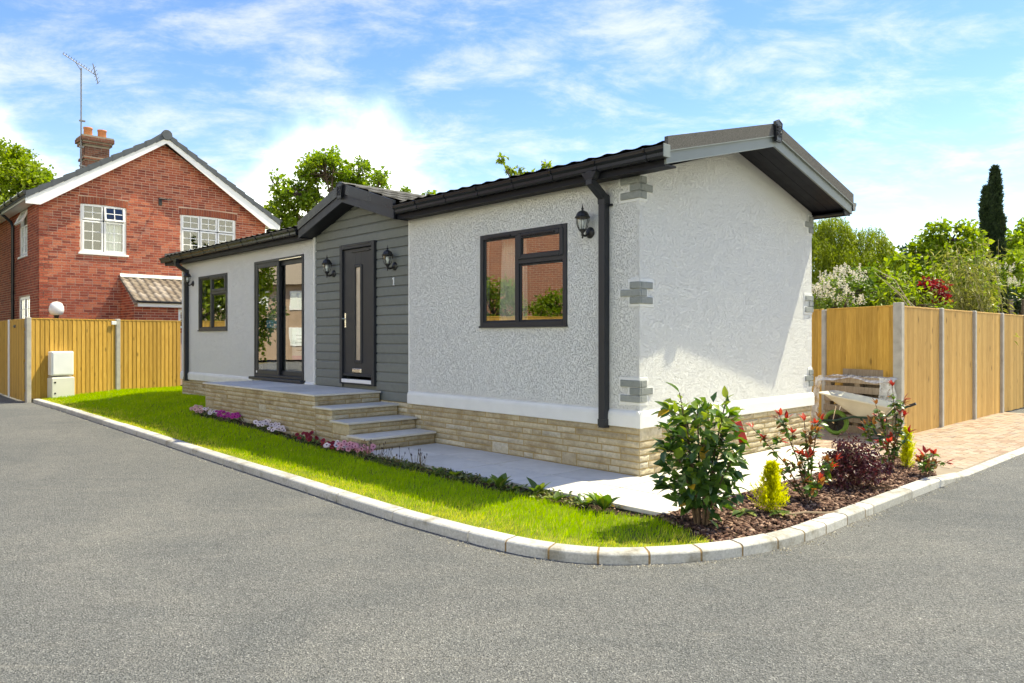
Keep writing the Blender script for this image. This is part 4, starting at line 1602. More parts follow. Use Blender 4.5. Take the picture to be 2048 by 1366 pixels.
arch_h = []
arches = []
for h in holes_f:
    arch_h.append((h[0] - .055, h[1] + .055, h[3] - .01, h[3] + .16))
def gab_lim(z):
    if z < BE: return 0.0, BW
    k = (z - BE) / BSL
    return k, BW - k
rects = brick_rects(BW, 1.55, BAp, holes_f + arch_h, 5, lim=gab_lim)
rects.sort(key=lambda r: (r[0] ** 2 + (r[2] - 4.6) ** 2))
BMV = []
for k in range(20):
    m_ = MB(); m_.box(0, 1, -.007, .03, 0, 1, 0, 0, (k + .5) / 20)
    BMV.append(m_.mesh('brick', MAT['brick']))
full = [r for r in rects if r[1] - r[0] > .1]
sel = set(id(r) for r in full[:300])
m_ = MB()
for r in rects:
    p, q, z0_, z1_, c = r
    if id(r) in sel:
        link('brick', BMV[int(c * 19.99)], bwall, Matrix.Translation((p, random.uniform(-.002, .002), z0_)) @ Matrix.Diagonal((q - p, 1, z1_ - z0_, 1)))
    else:
        m_.box(p, q, -.007 + random.uniform(-.002, .002), .03, z0_, z1_, 0, 0, c)
tag(m_.build('brickwork', MAT['brick'], bwall), kind='stuff')
# soldier arches
for h in holes_f:
    n = int((h[1] - h[0] + .10) / .0755)
    w = (h[1] - h[0] + .10) / n
    for k in range(n):
        x = h[0] - .05 + k * w
        sag = .028 * (1 - (2 * (k + .5) / n - 1) ** 2)
        m_ = MB(); m_.box(x + .004, x + w - .004, -.008, .03, h[3] - .045 + sag, h[3] + .165 + sag, 0, 0, random.random()); m_.build('soldier_brick', MAT['arch_brick'], bwall)
m_ = MB()
for (p, q, z0_, z1_, c) in brick_rects(6.6, 1.55, BE, holes_s, 6, bond=.1125 * 1.5):
    m_.box(-.007, .03, p, q, z0_, z1_, 0, 0, c * .7)
tag(m_.build('brickwork', MAT['brick'], swall), kind='stuff')


# white windows of the brick house
def bwin(name_f, lights, h, axis, open_top=None, sill=True, georgian=True, arch=False):
    """lights: list of (a0,a1,z0,z1) panes as fractions of the opening, with muntins"""
    a0, a1, z0, z1 = h
    def pt(a, z, d):
        return (a, d, z) if axis == 'f' else (d, a, z)
    def bx(mb, p0, p1, q0, q1, d0, d1, c=.004):
        if axis == 'f': mb.box(p0, p1, d0, d1, q0, q1, c)
        else: mb.box(d0, d1, p0, p1, q0, q1, c)
    mb = MB()
    W_ = .062
    bx(mb, a0 - .008, a0 + W_, z0, z1 + .008, .03, .11); bx(mb, a1 - W_, a1 + .008, z0, z1 + .008, .03, .11)
    bx(mb, a0 + W_, a1 - W_, z0, z0 + W_, .031, .109); bx(mb, a0 + W_, a1 - W_, z1 - W_, z1 + .008, .031, .109)
    fr = mb.build('window', MAT['white_trim'], bh_)
    for (f0, f1, g0, g1, op) in lights:
        x0, x1 = a0 + (a1 - a0) * f0, a0 + (a1 - a0) * f1
        y0, y1 = z0 + (z1 - z0) * g0, z0 + (z1 - z0) * g1
        mb = MB()
        w = .05
        off = .0
        bx(mb, x0 + .012, x0 + .012 + w, y0 + .012, y1 - .012, .012, .07); bx(mb, x1 - .012 - w, x1 - .012, y0 + .012, y1 - .012, .012, .07)
        bx(mb, x0 + .012 + w, x1 - .012 - w, y0 + .012, y0 + .012 + w, .013, .069); bx(mb, x0 + .012 + w, x1 - .012 - w, y1 - .012 - w, y1 - .012, .013, .069)
        pa, pb, pc, pd = x0 + .012 + w, x1 - .012 - w, y0 + .012 + w, y1 - .012 - w
        nc, nr = 2, (2 if (y1 - y0) < .75 else 3)
        for k in range(1, nc):
            xx = pa + (pb - pa) * k / nc; bx(mb, xx - .011, xx + .011, pc, pd, .028, .05, .002)
        for k in range(1, nr):
            yy = pc + (pd - pc) * k / nr; bx(mb, pa, pb, yy - .011, yy + .011, .029, .049, .002)
        sash = mb.build('sash', MAT['white_trim'], fr)
        mb = MB(); bx(mb, pa, pb, pc, pd, .036, .042, 0)
        pn = mb.build('pane', MAT['glass_far'], fr)
        if op:
            for o in (sash, pn):
                # top-hung, tilted open about its upper edge
                if axis == 'f':
                    piv = Matrix.Translation((0, .02, y1)); Rm = Matrix.Rotation(R(-op), 4, 'X')
                else:
                    piv = Matrix.Translation((.02, 0, y1)); Rm = Matrix.Rotation(R(op), 4, 'Y')
                o.matrix_local = piv @ Rm @ piv.inverted()
    if sill:
        mb = MB(); bx(mb, a0 - .06, a1 + .06, z0 - .05, z0 + .01, -.05, .08, .008); mb.build('sill', MAT['white_trim'], fr)
    return fr


bwin('w', [(.03, .5, .66, .98, 0), (.5, .97, .66, .98, 10), (.03, .5, .03, .66, 0), (.5, .97, .03, .66, 0)], holes_f[0], 'f')
bwin('w', [(.02, .345, .62, .98, 0), (.345, .66, .62, .98, 0), (.66, .98, .62, .98, 0), (.02, .345, .03, .62, 0), (.345, .66, .03, .62, 0), (.66, .98, .03, .62, 0)], holes_f[1], 'f')
bwin('w', [(.03, .97, .66, .98, 24), (.03, .5, .03, .66, 0), (.5, .97, .03, .66, 0)], holes_s[0], 's')
bwin('w', [(.03, .5, .03, .97, 0), (.5, .97, .03, .97, 0)], holes_s[1], 's')
# net curtain and pillow seen in the bedroom window
m_ = MB()
V, Fc = [], []
for i in range(31):
    V += [(1.70 + .5 * i / 30, .2 + .015 * math.sin(i * 1.3), 3.85), (1.70 + .5 * i / 30, .2 + .015 * math.sin(i * 1.3), 4.9)]
for i in range(30): Fc.append((2 * i, 2 * i + 2, 2 * i + 3, 2 * i + 1))
m_.add(V, Fc); m_.build('net_curtain', MAT['curtain'], bh_, smooth=True)

# roof planes, barge boards and dry verge units
OH = .32
for sg in (0, 1):
    fx = (lambda x: x) if sg == 0 else (lambda x: BW - x)
    x_e = -.38
    z_e = BE + x_e * BSL + .16
    m_ = MB()
    P = [(fx(x_e), -OH + .03, z_e), (fx(BW / 2), -OH + .03, z_e + (BW / 2 - x_e) * BSL), (fx(BW / 2), -OH + .03, z_e + (BW / 2 - x_e) * BSL + .07), (fx(x_e), -OH + .03, z_e + .07)]
    m_.prism(P, (0, BD + .5, 0)); m_.build('roof', MAT['roof_grey'], bh_, fixn=True)
    m_ = MB()
    P = [(fx(x_e), -OH, z_e - .19), (fx(x_e + .35), -OH, z_e - .19), (fx(BW / 2), -OH, z_e + (BW / 2 - x_e) * BSL - .20), (fx(BW / 2), -OH, z_e + (BW / 2 - x_e) * BSL + .03), (fx(x_e), -OH, z_e + .03)]
    m_.prism(P, (0, .03, 0)); m_.build('bargeboard', MAT['white_trim'], bh_, fixn=True)
    m_ = MB()
    P = [(fx(x_e + .3), -OH + .03, z_e - .02), (fx(BW / 2), -OH + .03, z_e + (BW / 2 - x_e - .3) * BSL + .16), (fx(BW / 2), -OH + .03, z_e + (BW / 2 - x_e - .3) * BSL + .175), (fx(x_e + .3), -OH + .03, z_e)]
    m_.prism(P, (0, OH, 0)); m_.build('soffit', MAT['white_trim'], bh_, fixn=True)
    n = 12
    for k in range(n):
        f0, f1 = k / n, (k + 1) / n + .004
        xa, xb = x_e + (BW / 2 - x_e) * f0, x_e + (BW / 2 - x_e) * f1
        za, zb_ = z_e + (xa - x_e) * BSL, z_e + (xb - x_e) * BSL
        m_ = MB()
        m_.prism([(fx(xa), -OH - .03, za - .05), (fx(xb), -OH - .03, zb_ - .03), (fx(xb), -OH - .03, zb_ + .105), (fx(xa), -OH - .03, za + .145)], (0, .16, 0))
        m_.build('verge_tile', MAT['roof_grey'], bh_, fixn=True)
    # eaves gutter and fascia along the flank
    m_ = MB(); m_.box(*sorted((fx(-.02), fx(-.34))), .0, BD, BE - .13, BE - .11); m_.box(*sorted((fx(-.34), fx(-.32))), -OH, BD, BE - .13, BE + .09); m_.build('eaves_board', MAT['white_trim'], bh_)
    m_ = MB(); m_.tube([(fx(-.40), -OH - .02, BE + .04), (fx(-.40), BD, BE + .04)], .06, 8); g = m_.build('gutter', MAT['gutter'], bh_)
    for k in range(7):
        m_ = MB(); m_.box(*sorted((fx(-.47), fx(-.33))), .3 + k, .36 + k, BE - .03, BE + .11); m_.build('gutter_bracket', MAT['gutter'], g)
m_ = MB(); zr = z_e + (BW / 2 - x_e) * BSL + .07
m_.lathe([(.0, 0), (.15, 0), (.16, .03), (.15, .14)], 14, (BW / 2, -OH - .06, zr - .02), Matrix.Rotation(R(-90), 3, 'X')); m_.tube([(BW / 2, -OH - .02, zr - .02), (BW / 2, BD + .1, zr - .02)], .13, 10); m_.build('ridge_tile', MAT['roof_grey'], bh_, fixn=True)
m_ = MB(); m_.tube([(-.36, 3.55, BE), (-.30, 3.45, BE - .14), (-.10, 3.35, BE - .35), (-.07, 3.3, BE - .5), (-.07, 3.3, 0)], .045, 8); m_.build('downpipe', MAT['gutter'], bh_)
m_ = MB(); m_.tube([(BW + .38, -.05, BE), (BW + .30, .0, BE - .15), (BW + .10, .08, BE - .3), (BW + .07, .1, BE - .45), (BW + .07, .1, 0)], .045, 8); m_.build('downpipe', MAT['gutter'], bh_)
# bracket high on the gable
m_ = MB(); m_.box(3.18, 3.28, -.03, 0, 5.50, 5.74, .004); m_.tube([(3.23, -.02, 5.70), (3.33, -.36, 5.66)], .022, 6); m_.tube([(3.10, -.30, 5.66), (3.46, -.33, 5.67)], .02, 6); m_.build('wall_bracket', MAT['black_metal'], bh_)

# lean-to porch with pantiles
PX0, PX1, PJ = 2.10, 5.4, 1.30
mb = MB()
hp = [(3.32, 4.3, 1.70, 2.25)]
wall_with_holes(mb, PX0, PX1, 0, 2.36, hp, lambda a, z, d: (a, -PJ + d, z), .12)
mb.prism([(PX0, 0, 0), (PX0, -PJ + .12, 0), (PX0, -PJ + .12, 2.36), (PX0, -PJ + .02, 2.38), (PX0, 0, 3.14)], (.12, 0, 0))
porch = mb.build('porch', MAT['brick_mortar'], bh_)
m_ = MB()
for (p, q, z0_, z1_, c) in brick_rects(PX1 - PX0, 1.55, 2.36, [(h[0] - PX0, h[1] - PX0, h[2], h[3]) for h in hp], 8):
    m_.box(PX0 + p, PX0 + q, -PJ - .007, -PJ + .02, z0_, z1_, 0, 0, c * .8)
for (p, q, z0_, z1_, c) in brick_rects(PJ - .01, 1.55, 3.1, [], 9, lim=lambda z: (0.0 if z < 2.35 else (z - 2.35) / .62, PJ)):
    m_.box(PX0 - .007, PX0 + .03, -PJ + .004 + p, -PJ + .004 + q, z0_, z1_, 0, 0, c * .8)
tag(m_.build('brickwork', MAT['brick'], porch), kind='stuff')
h_ = hp[0]
m_ = MB()
for (x0, x1, y0, y1) in ((h_[0], h_[1], h_[2], h_[2] + .06), (h_[0], h_[1], h_[3] - .07, h_[3]), (h_[0], h_[0] + .07, h_[2], h_[3]), (3.72, 3.78, h_[2], h_[3]), (3.50, 3.515, h_[2], h_[3]), (3.37, 3.74, 1.96, 1.975)):
    m_.box(x0, x1, -PJ + .02 + random.uniform(0, .004), -PJ + .08, y0, y1, .003)
m_.build('porch_window', MAT['white_trim'], porch)
m_ = MB(); m_.box(h_[0], h_[1], -PJ + .05, -PJ + .055, h_[2], h_[3]); m_.build('pane', MAT['glass_far'], porch)
m_ = MB(); m_.box(PX0 + .05, PX1, -PJ - .16, -PJ - .13, 2.30, 2.43, .004); m_.build('porch_fascia', MAT['white_trim'], porch)
m_ = MB(); m_.box(PX0 + .05, PX1, -PJ - .25, -PJ - .16, 2.42, 2.47, .01); m_.build('porch_gutter', MAT['gutter'], porch)
m_ = MB(); m_.prism([(PX0 - .02, -.01, 3.20), (PX0 - .02, -.01, 3.33), (PX0 - .02, -.09, 3.24)], (PX1 - PX0, 0, 0)); m_.build('flashing', MAT['white_trim'], porch)
m_ = MB(); m_.prism([(PX0 - .03, 0, 3.16), (PX0 - .03, -PJ - .17, 2.40), (PX0 - .03, -PJ - .17, 2.425), (PX0 - .03, 0, 3.185)], (PX1 - PX0, 0, 0)); prf = m_.build('porch_roof', MAT['old_mortar'], bh_, fixn=True)
TMV = []
for k in range(8):
    m_ = MB(); V, Fc = [], []
    for i in range(9):
        x = i / 8
        w = .030 * math.sin(2 * math.pi * x) * (1 if x < .5 else .6)
        V += [(x * .235, 0, w + .012), (x * .235, .33, w), (x * .235, 0, w - .012)]
    for i in range(8):
        b_ = 3 * i
        Fc += [(b_, b_ + 3, b_ + 4, b_ + 1), (b_ + 2, b_ + 5, b_ + 3, b_)]
    m_.add(V, Fc, 0, random.random()); TMV.append(m_.mesh('pantile', MAT['pantile'], True))
rl = math.hypot(PJ + .17, .76); nrow = 6
sa = math.atan2(.76, PJ + .17)
for r in range(nrow):
    for c in range(int((PX1 - PX0) / .215)):
        f = r / nrow
        o = link('pantile', random.choice(TMV), prf)
        o.matrix_local = Matrix.Translation((PX0 - .03 + c * .215, -PJ - .19 + (PJ + .17) * f, 2.455 + .76 * f)) @ Matrix.Rotation(sa, 4, 'X')

# chimney with two pots
CHX, CHY = BW / 2, 7.6
cz0, cz1 = 7.0, 9.15
mb = MB()
mb.box(CHX - .42, CHX + .42, CHY - .36, CHY + .36, cz0, cz1 - .42)
mb.box(CHX - .50, CHX + .50, CHY - .44, CHY + .44, cz1 - .42, cz1 - .14); mb.box(CHX - .56, CHX + .56, CHY - .5, CHY + .5, cz1 - .30, cz1 - .141)
mb.box(CHX - .47, CHX + .47, CHY - .41, CHY + .41, cz1 - .98, cz1 - .88)
mb.prism([(CHX - .54, CHY - .48, cz1 - .14), (CHX + .54, CHY - .48, cz1 - .14), (CHX + .54, CHY + .48, cz1 - .14), (CHX - .54, CHY + .48, cz1 - .14)], (0, 0, .05))
chim = mb.build('chimney', MAT['old_mortar'], bh_)
m_ = MB()
def chim_bricks(hx, hy, z0, z1, sd):
    for (p, q, a, b, c) in brick_rects(2 * hx, z0, z1, [], sd):
        m_.box(CHX - hx + p, CHX - hx + q, CHY - hy - .006, CHY - hy + .02, a, b, 0, 0, c)
    for (p, q, a, b, c) in brick_rects(2 * hy, z0, z1, [], sd + 1):
        m_.box(CHX - hx - .006, CHX - hx + .02, CHY - hy + p, CHY - hy + q, a, b, 0, 0, c)
chim_bricks(.42, .36, cz0, cz1 - .99, 60); chim_bricks(.42, .36, cz1 - .87, cz1 - .43, 62); chim_bricks(.50, .44, cz1 - .41, cz1 - .30, 64); chim_bricks(.56, .50, cz1 - .295, cz1 - .14, 66); chim_bricks(.47, .41, cz1 - .985, cz1 - .88, 68)
tag(m_.build('brickwork', MAT['old_brick'], chim), kind='stuff')
for dx_ in (-.24, .26):
    m_ = MB(); m_.lathe([(.155, -.12), (.150, .22), (.165, .23), (.165, .28), (.14, .285), (.13, .1), (.0, .05)], 14, (CHX + dx_, CHY + dx_ * .1, cz1)); m_.build('chimney_pot', MAT['terracotta'], chim, smooth=True)

# television aerial strapped to the stack
AM = M_BRICK @ Matrix.Translation((CHX - .55, CHY - .35, 0))
aer = thing('tv_aerial', 'thin grey television aerial on a tall mast strapped to the brick chimney', 'aerial', AM)
MAT['galv'] = plain('weathered_alloy', (0.17, 0.17, 0.17), 0.5, 0.1, 6, 0.0, metal=0.4)
m_ = MB(); m_.tube([(0, 0, 7.55), (0, 0, 11.55)], .026, 6); m_.build('mast', MAT['galv'], aer)
m_ = MB()
B0, B1 = Vector((-.60, .05, 11.95)), Vector((.50, -.05, 11.38))
m_.tube([B0, B1], .015, 6)
ax_ = (B1 - B0).normalized()
for k in range(13):
    p = B0.lerp(B1, .02 + k * .075)
    cr = Vector((.25, .9, .15)).normalized() * .17
    m_.tube([p - cr * .8, p + cr * .8], .008, 5)
    m_.tube([p + Vector((0, 0, .0)), p + Vector((.03, 0, .09))], .010, 4)
m_.tube([B1 - Vector((.12, 0, -.42)), B1 + Vector((.06, 0, -.30))], .02, 5)
for k in range(5):
    z = B1.z + .28 - k * .13; x = B1.x - .06 + k * .035
    m_.tube([(x, -.24, z), (x, .24, z)], .009, 5)
m_.tube([(0, 0, 11.45), (-.18, .0, 11.72)], .014, 5)
m_.build('array', MAT['galv'], aer)
m_ = MB(); m_.box(-.06, .08, -.05, .05, 8.55, 8.62); m_.box(-.06, .14, -.03, .06, 7.85, 7.9); m_.box(-.06, .14, -.03, .06, 9.55, 9.6); m_.build('bracket', MAT['galv'], aer)

# ================================================================== SMALL THINGS ON THE LEFT
fdir = Vector((fl[1][0] - fl[0][0], fl[1][1] - fl[0][1])).normalized()
fn = Vector((fdir.y, -fdir.x))
bp = Vector(fl[0]) + fdir * .66 + fn * .20
Mb_ = Matrix.Translation((bp.x, bp.y, -.02)) @ Matrix.Rotation(fa, 4, 'Z')
ub = thing('meter_box', 'white meter box fixed to the golden fence above a cream cabinet', 'box', Mb_)
m_ = MB(); m_.box(-.25, .25, -.05, .16, .52, 1.10, .02); m_.build('body', MAT['white_plastic'], ub)
m_ = MB(); m_.box(-.225, .225, -.066, -.048, .545, 1.075, .008); m_.build('door', MAT['white_plastic'], ub)
uc = thing('ground_cabinet', 'cream ground cabinet with two black locks under the white meter box', 'cabinet', Mb_)
MAT['cream'] = plain('cream_grp', (0.68, 0.67, 0.60), 0.5, 0.03)
m_ = MB(); m_.box(-.255, .255, -.08, .18, -.03, .47, .012); m_.prism([(-.24, -.07, .47), (.24, -.07, .47), (.24, .17, .49), (-.24, .17, .49)], (0, 0, .012)); m_.build('body', MAT['cream'], uc)
for zz in (.10, .36):
    m_ = MB(); m_.box(-.205, -.165, -.088, -.078, zz - .02, zz + .02, .004); m_.build('lock', MAT['black_metal'], uc)
gl = at(113, 615, 20.6)
gb = thing('globe_lamp', 'white globe lamp showing over the fence in front of the brick wall', 'lamp', Matrix.Translation((gl.x, gl.y, 0)))
m_ = MB(); m_.lathe([(0, 2.02), (.11, 2.03), (.165, 2.08), (.185, 2.16), (.180, 2.25), (.14, 2.345), (.07, 2.39), (0, 2.40)], 18); m_.build('globe', MAT['white_plastic'], gb, smooth=True)
m_ = MB(); m_.lathe([(.05, 0), (.04, 1.9), (.07, 2.03), (0, 2.04)], 10); m_.build('post', MAT['black_metal'], gb)
cp_ = Vector(fl[1]) - fdir * .12 + fn * .06
m_ = MB(); m_.box(-.06, .06, -.02, .01, 1.74, 1.83, .006)
tag(m_.build('notice_plate', MAT['white_plastic'], None, Matrix.Translation((cp_.x, cp_.y, 0)) @ Matrix.Rotation(fa, 4, 'Z')), 'small white plate at the top of the fence beside a concrete post', 'plate')

# ================================================================== PALLETS AND WHEELBARROW
def pallet(name, label, p, q, lean, hgt, rows, grp):
    p, q = Vector(p), Vector(q); d = (q - p); L = d.length; a = math.atan2(d.y, d.x)
    M = Matrix.Translation((p.x, p.y, DZ)) @ Matrix.Rotation(a, 4, 'Z') @ Matrix.Rotation(R(lean), 4, 'X')
    P = thing(name, label, 'pallet', M, grp)
    n = rows; bw_ = hgt / (n * 1.42 - .42)
    for side, y0 in ((0, 0.0), (1, .118)):
        for k in range(n):
            z0 = k * bw_ * 1.42
            m_ = MB(); m_.box(random.uniform(-.01, .01), L + random.uniform(-.01, .01), y0, y0 + .022, z0, z0 + bw_ * random.uniform(.92, 1.05), .003, 0, random.random()); m_.build('plank', MAT['pallet'], P)
    for x in (0, L / 2 - .05, L - .1):
        m_ = MB(); m_.box(x, x + .1, .0225, .1175, 0.003, hgt - .003, .003, 0, random.random()); m_.build('block', MAT['pallet'], P)
    return P, M, L


pl1, PMx, PL = pallet('pallet', 'weathered grey pallet on edge wrapped in torn clear film behind the wheelbarrow', (5.11, 12.33), (5.64, 11.25), -4, .88, 6, 'pallets by the fence')
pl2, _, _ = pallet('pallet', 'cleaner pallet leaning on the fence behind the wrapped one', (5.36, 12.22), (5.78, 11.38), -3, .99, 6, 'pallets by the fence')
# torn film draped over its ends
n = NT('clear_film')
n.set((0.85, 0.86, 0.86), 0.25, n.bump(n.noise(n.pos(), 14, 4, .6, 1.0), 0.8, .02), 0.6)
tr = n.node('ShaderNodeBsdfTransparent'); mx = n.node('ShaderNodeMixShader')
n.l.new(n.ramp(n.noise(n.pos(), 9, 4), [(0.35, 0.25), (0.65, 0.75)]), mx.inputs[0])
n.l.new(tr.outputs[0], mx.inputs[1]); n.l.new(n.bsdf.outputs[0], mx.inputs[2]); n.l.new(mx.outputs[0], n.out.inputs[0])
MAT['film'] = n.m
film = thing('plastic_film', 'torn clear plastic film draped over the top and ends of the grey pallet', 'film', PMx)


def film_sheet(name, f, nu, nv):
    m_ = MB(); V, Fc = [], []
    for i in range(nu + 1):
        for j in range(nv + 1):
            V.append(f(i / nu, j / nv))
    for i in range(nu):
        for j in range(nv):
            a = i * (nv + 1) + j
            Fc.append((a, a + nv + 1, a + nv + 2, a + 1))
    m_.add(V, Fc); m_.build(name, MAT['film'], film, smooth=True)


wob = lambda a, b: .008 * math.sin(a * 13 + b * 7) + .006 * math.sin(b * 31 - a * 9) + .004 * math.sin(a * 47 + b * 17)
film_sheet('top_fold', lambda u_, v_: (-.12 + u_ * (PL + .22), -.05 + v_ * .24, .885 + .02 * math.sin(v_ * 3.1) + wob(u_, v_) - .06 * (1 - v_) ** 2 * (1 + .5 * math.sin(u_ * 11)) - .25 * max(0, u_ - .93) - .5 * max(0, .1 - u_)), 40, 8)
film_sheet('left_drape', lambda u_, v_: (-.16 + .14 * v_ + wob(u_, v_) - .05 * math.sin(u_ * 3), -.05 + .02 * v_ + .02 * math.sin(v_ * 9 + u_ * 5), .89 - u_ * .86 - .05 * (1 - v_)), 24, 8)
film_sheet('right_drape', lambda u_, v_: (PL - .16 + .24 * v_ + wob(u_, v_), -.05 + .05 * v_ + .03 * math.sin(v_ * 11 + u_ * 6), .88 - u_ * .78 * (1 - .35 * v_)), 24, 8)

# wheelbarrow: x from the wheel to the handles
wb_o = Vector((4.97, 11.50)); wb_d = Vector((.70, -.71)).normalized()
WM = Matrix.Translation((wb_o.x, wb_o.y, DZ)) @ Matrix.Rotation(math.atan2(wb_d.y, wb_d.x), 4, 'Z')
wb = thing('wheelbarrow', 'cream wheelbarrow with green tyre and dark green frame in front of the pallets', 'wheelbarrow', WM)
MAT['green_tyre'] = plain('lime_green_tyre', (0.14, 0.26, 0.045), 0.6, 0.12, 10, 0.2)
MAT['green_frame'] = plain('dark_green_paint', (0.022, 0.055, 0.035), 0.4, 0.1, 8, 0.05)
MAT['tray'] = plain('cream_tray', (0.62, 0.60, 0.50), 0.5, 0.08, 5, 0.1)
RW = .195
RY = Matrix.Rotation(R(90), 3, 'X')
m_ = MB(); pr = []
for k in range(11):
    w = 2 * math.pi * k / 10
    pr.append((RW - .035 + .035 * math.cos(w), .042 * math.sin(w)))
m_.lathe(pr, 28, (0, 0, RW), RY); wheel = m_.build('wheel', MAT['green_tyre'], wb, smooth=True)
m_ = MB(); m_.lathe([(.0, .02), (.03, .035), (.045, .015), (.13, .012), (.155, .03), (.158, .0), (.155, -.03), (.13, -.012), (.045, -.015), (.03, -.035), (.0, -.02)], 24, (0, 0, RW), RY); m_.build('rim', MAT['black_metal'], wheel)
m_ = MB()
for k in range(10):
    w = 2 * math.pi * k / 10
    m_.tube([(.04 * math.cos(w), -.018, RW + .04 * math.sin(w)), (.15 * math.cos(w), -.024, RW + .15 * math.sin(w))], .007, 5)
m_.build('spokes', MAT['black_metal'], wheel)
m_ = MB(); m_.tube([(0, -.09, RW), (0, .09, RW)], .012, 8); m_.build('axle', MAT['chrome'], wheel)
# tray: two rings, upper flared, nose over the wheel
def rring(x0, x1, w, z0, z1, e=.06, nose=0.0):
    P = [(x0 + nose, -w + e), (x0 + nose + .02, -w + .02), (x0 + nose + e + .03, -w), (x1 - e, -w), (x1 - .015, -w + .015), (x1, -w + e), (x1, w - e), (x1 - .015, w - .015), (x1 - e, w), (x0 + nose + e + .03, w), (x0 + nose + .02, w - .02), (x0 + nose, w - e)]
    return [Vector((a, b, z0 + (z1 - z0) * (a - x0) / (x1 - x0))) for a, b in P]
top = rring(-.12, .88, .31, .66, .50); bot = rring(.30, .76, .17, .335, .30, .05)
lip = [p + Vector((0, 0, .0)) for p in rring(-.145, .90, .335, .668, .505)]
m_ = MB(); N_ = len(top)
V = bot + top + lip + [p - Vector((0, 0, .02)) for p in lip]
Fc = [tuple(range(N_))]
for r_ in range(3):
    for k in range(N_):
        k2 = (k + 1) % N_
        Fc.append((r_ * N_ + k, r_ * N_ + k2, (r_ + 1) * N_ + k2, (r_ + 1) * N_ + k))
m_.add(V, Fc); m_.build('tray', MAT['tray'], wb)
for sy in (-1, 1):
    y = sy * .15
    m_ = MB(); m_.tube([(-.20, sy * .07, RW + .02), (0, sy * .085, RW + .03), (.30, y, .31), (.78, sy * .22, .33), (.92, sy * .25, .47), (1.02, sy * .26, .52)], .017, 8); m_.build('frame_tube', MAT['green_frame'], wb, smooth=True)
    m_ = MB(); m_.tube([(.42, y, .32), (.52, y * 1.15, .06), (.58, y * 1.2, .015), (.68, y * 1.25, .015), (.78, y * 1.3, .08), (.80, y * 1.35, .33)], .016, 8); m_.build('leg', MAT['green_frame'], wb, smooth=True)
    m_ = MB(); m_.tube([(.96, sy * .255, .49), (1.05, sy * .262, .53)], .021, 8); m_.build('grip', MAT['black_metal'], wb)
    m_ = MB(); m_.tube([(-.02, sy * .075, RW), (.04, sy * .09, RW + .26)], .008, 6); m_.build('stay', MAT['chrome'], wb)

# ================================================================== WHAT THE GLASS REFLECTS: neighbours to the left of the camera
nb = thing('neighbour_house', 'red brick neighbour house left of the camera, seen only mirrored in the front window', 'house', Matrix.Translation((-17.5, 9.0, 0)))
n = NT('brick_wall_pattern')
bt = n.node('ShaderNodeTexBrick'); bt.inputs['Scale'].default_value = 1.0
bt.inputs['Brick Width'].default_value = .225; bt.inputs['Row Height'].default_value = .075; bt.inputs['Mortar Size'].default_value = .008
bt.inputs['Color1'].default_value = (0.36, 0.12, 0.06, 1); bt.inputs['Color2'].default_value = (0.26, 0.08, 0.045, 1); bt.inputs['Mortar'].default_value = (0.45, 0.35, 0.27, 1)
g = n.node('ShaderNodeNewGeometry'); sp = n.node('ShaderNodeSeparateXYZ'); cb = n.node('ShaderNodeCombineXYZ')
n.l.new(g.outputs['Position'], sp.inputs[0]); n.l.new(n.math('ADD', sp.outputs[0], sp.outputs[1]), cb.inputs[0]); n.l.new(sp.outputs[2], cb.inputs[1]); n.l.new(cb.outputs[0], bt.inputs['Vector'])
n.set(bt.outputs[0], 0.9); MAT['brick_pattern'] = n.m
m_ = MB(); m_.box(-7, 0, -5.5, 6.2, 0, 5.6); m_.prism([(0, -5.5, 5.6), (0, 6.2, 5.6), (0, .35, 8.8)], (-7, 0, 0)); m_.build('wall', MAT['brick_pattern'], nb)
m_ = MB(); m_.prism([(.3, -6, 5.3), (.3, .35, 8.85), (.3, .35, 9.05), (.3, -6, 5.5)], (-7.6, 0, 0)); m_.prism([(.3, 6.7, 5.3), (.3, .35, 8.85), (.3, .35, 9.05), (.3, 6.7, 5.5)], (-7.6, 0, 0)); m_.build('roof', MAT['pantile'], nb)
for (y, z, w, h) in ((2.35, 3.9, .55, 1.1), (-3, 3.6, 1.2, 1.2), (4.9, 3.7, .9, 1.2), (4.9, 1.2, .9, 1.2)):
    m_ = MB(); m_.box(0, .05, y, y + w, z, z + h); f_ = m_.build('window', MAT['white_trim'], nb)
    for a in (0, 1):
        for b in (0, 1):
            m_ = MB(); m_.box(.045, .058, y + .06 + a * w / 2, y + w / 2 - .03 + a * w / 2, z + .06 + b * h / 2, z + h / 2 - .03 + b * h / 2); m_.build('pane', MAT['glass_far'], f_)
fence_n = thing('timber_fence', 'golden fence along the far side of the road, mirrored in the windows', 'fence')
fp = [(-14.6, 2.0 + 1.85 * k) for k in range(6)]
for a, b in zip(fp, fp[1:]):
    fence_panel(fence_n, b, a, -.12, 2.05, 'fence', -1)

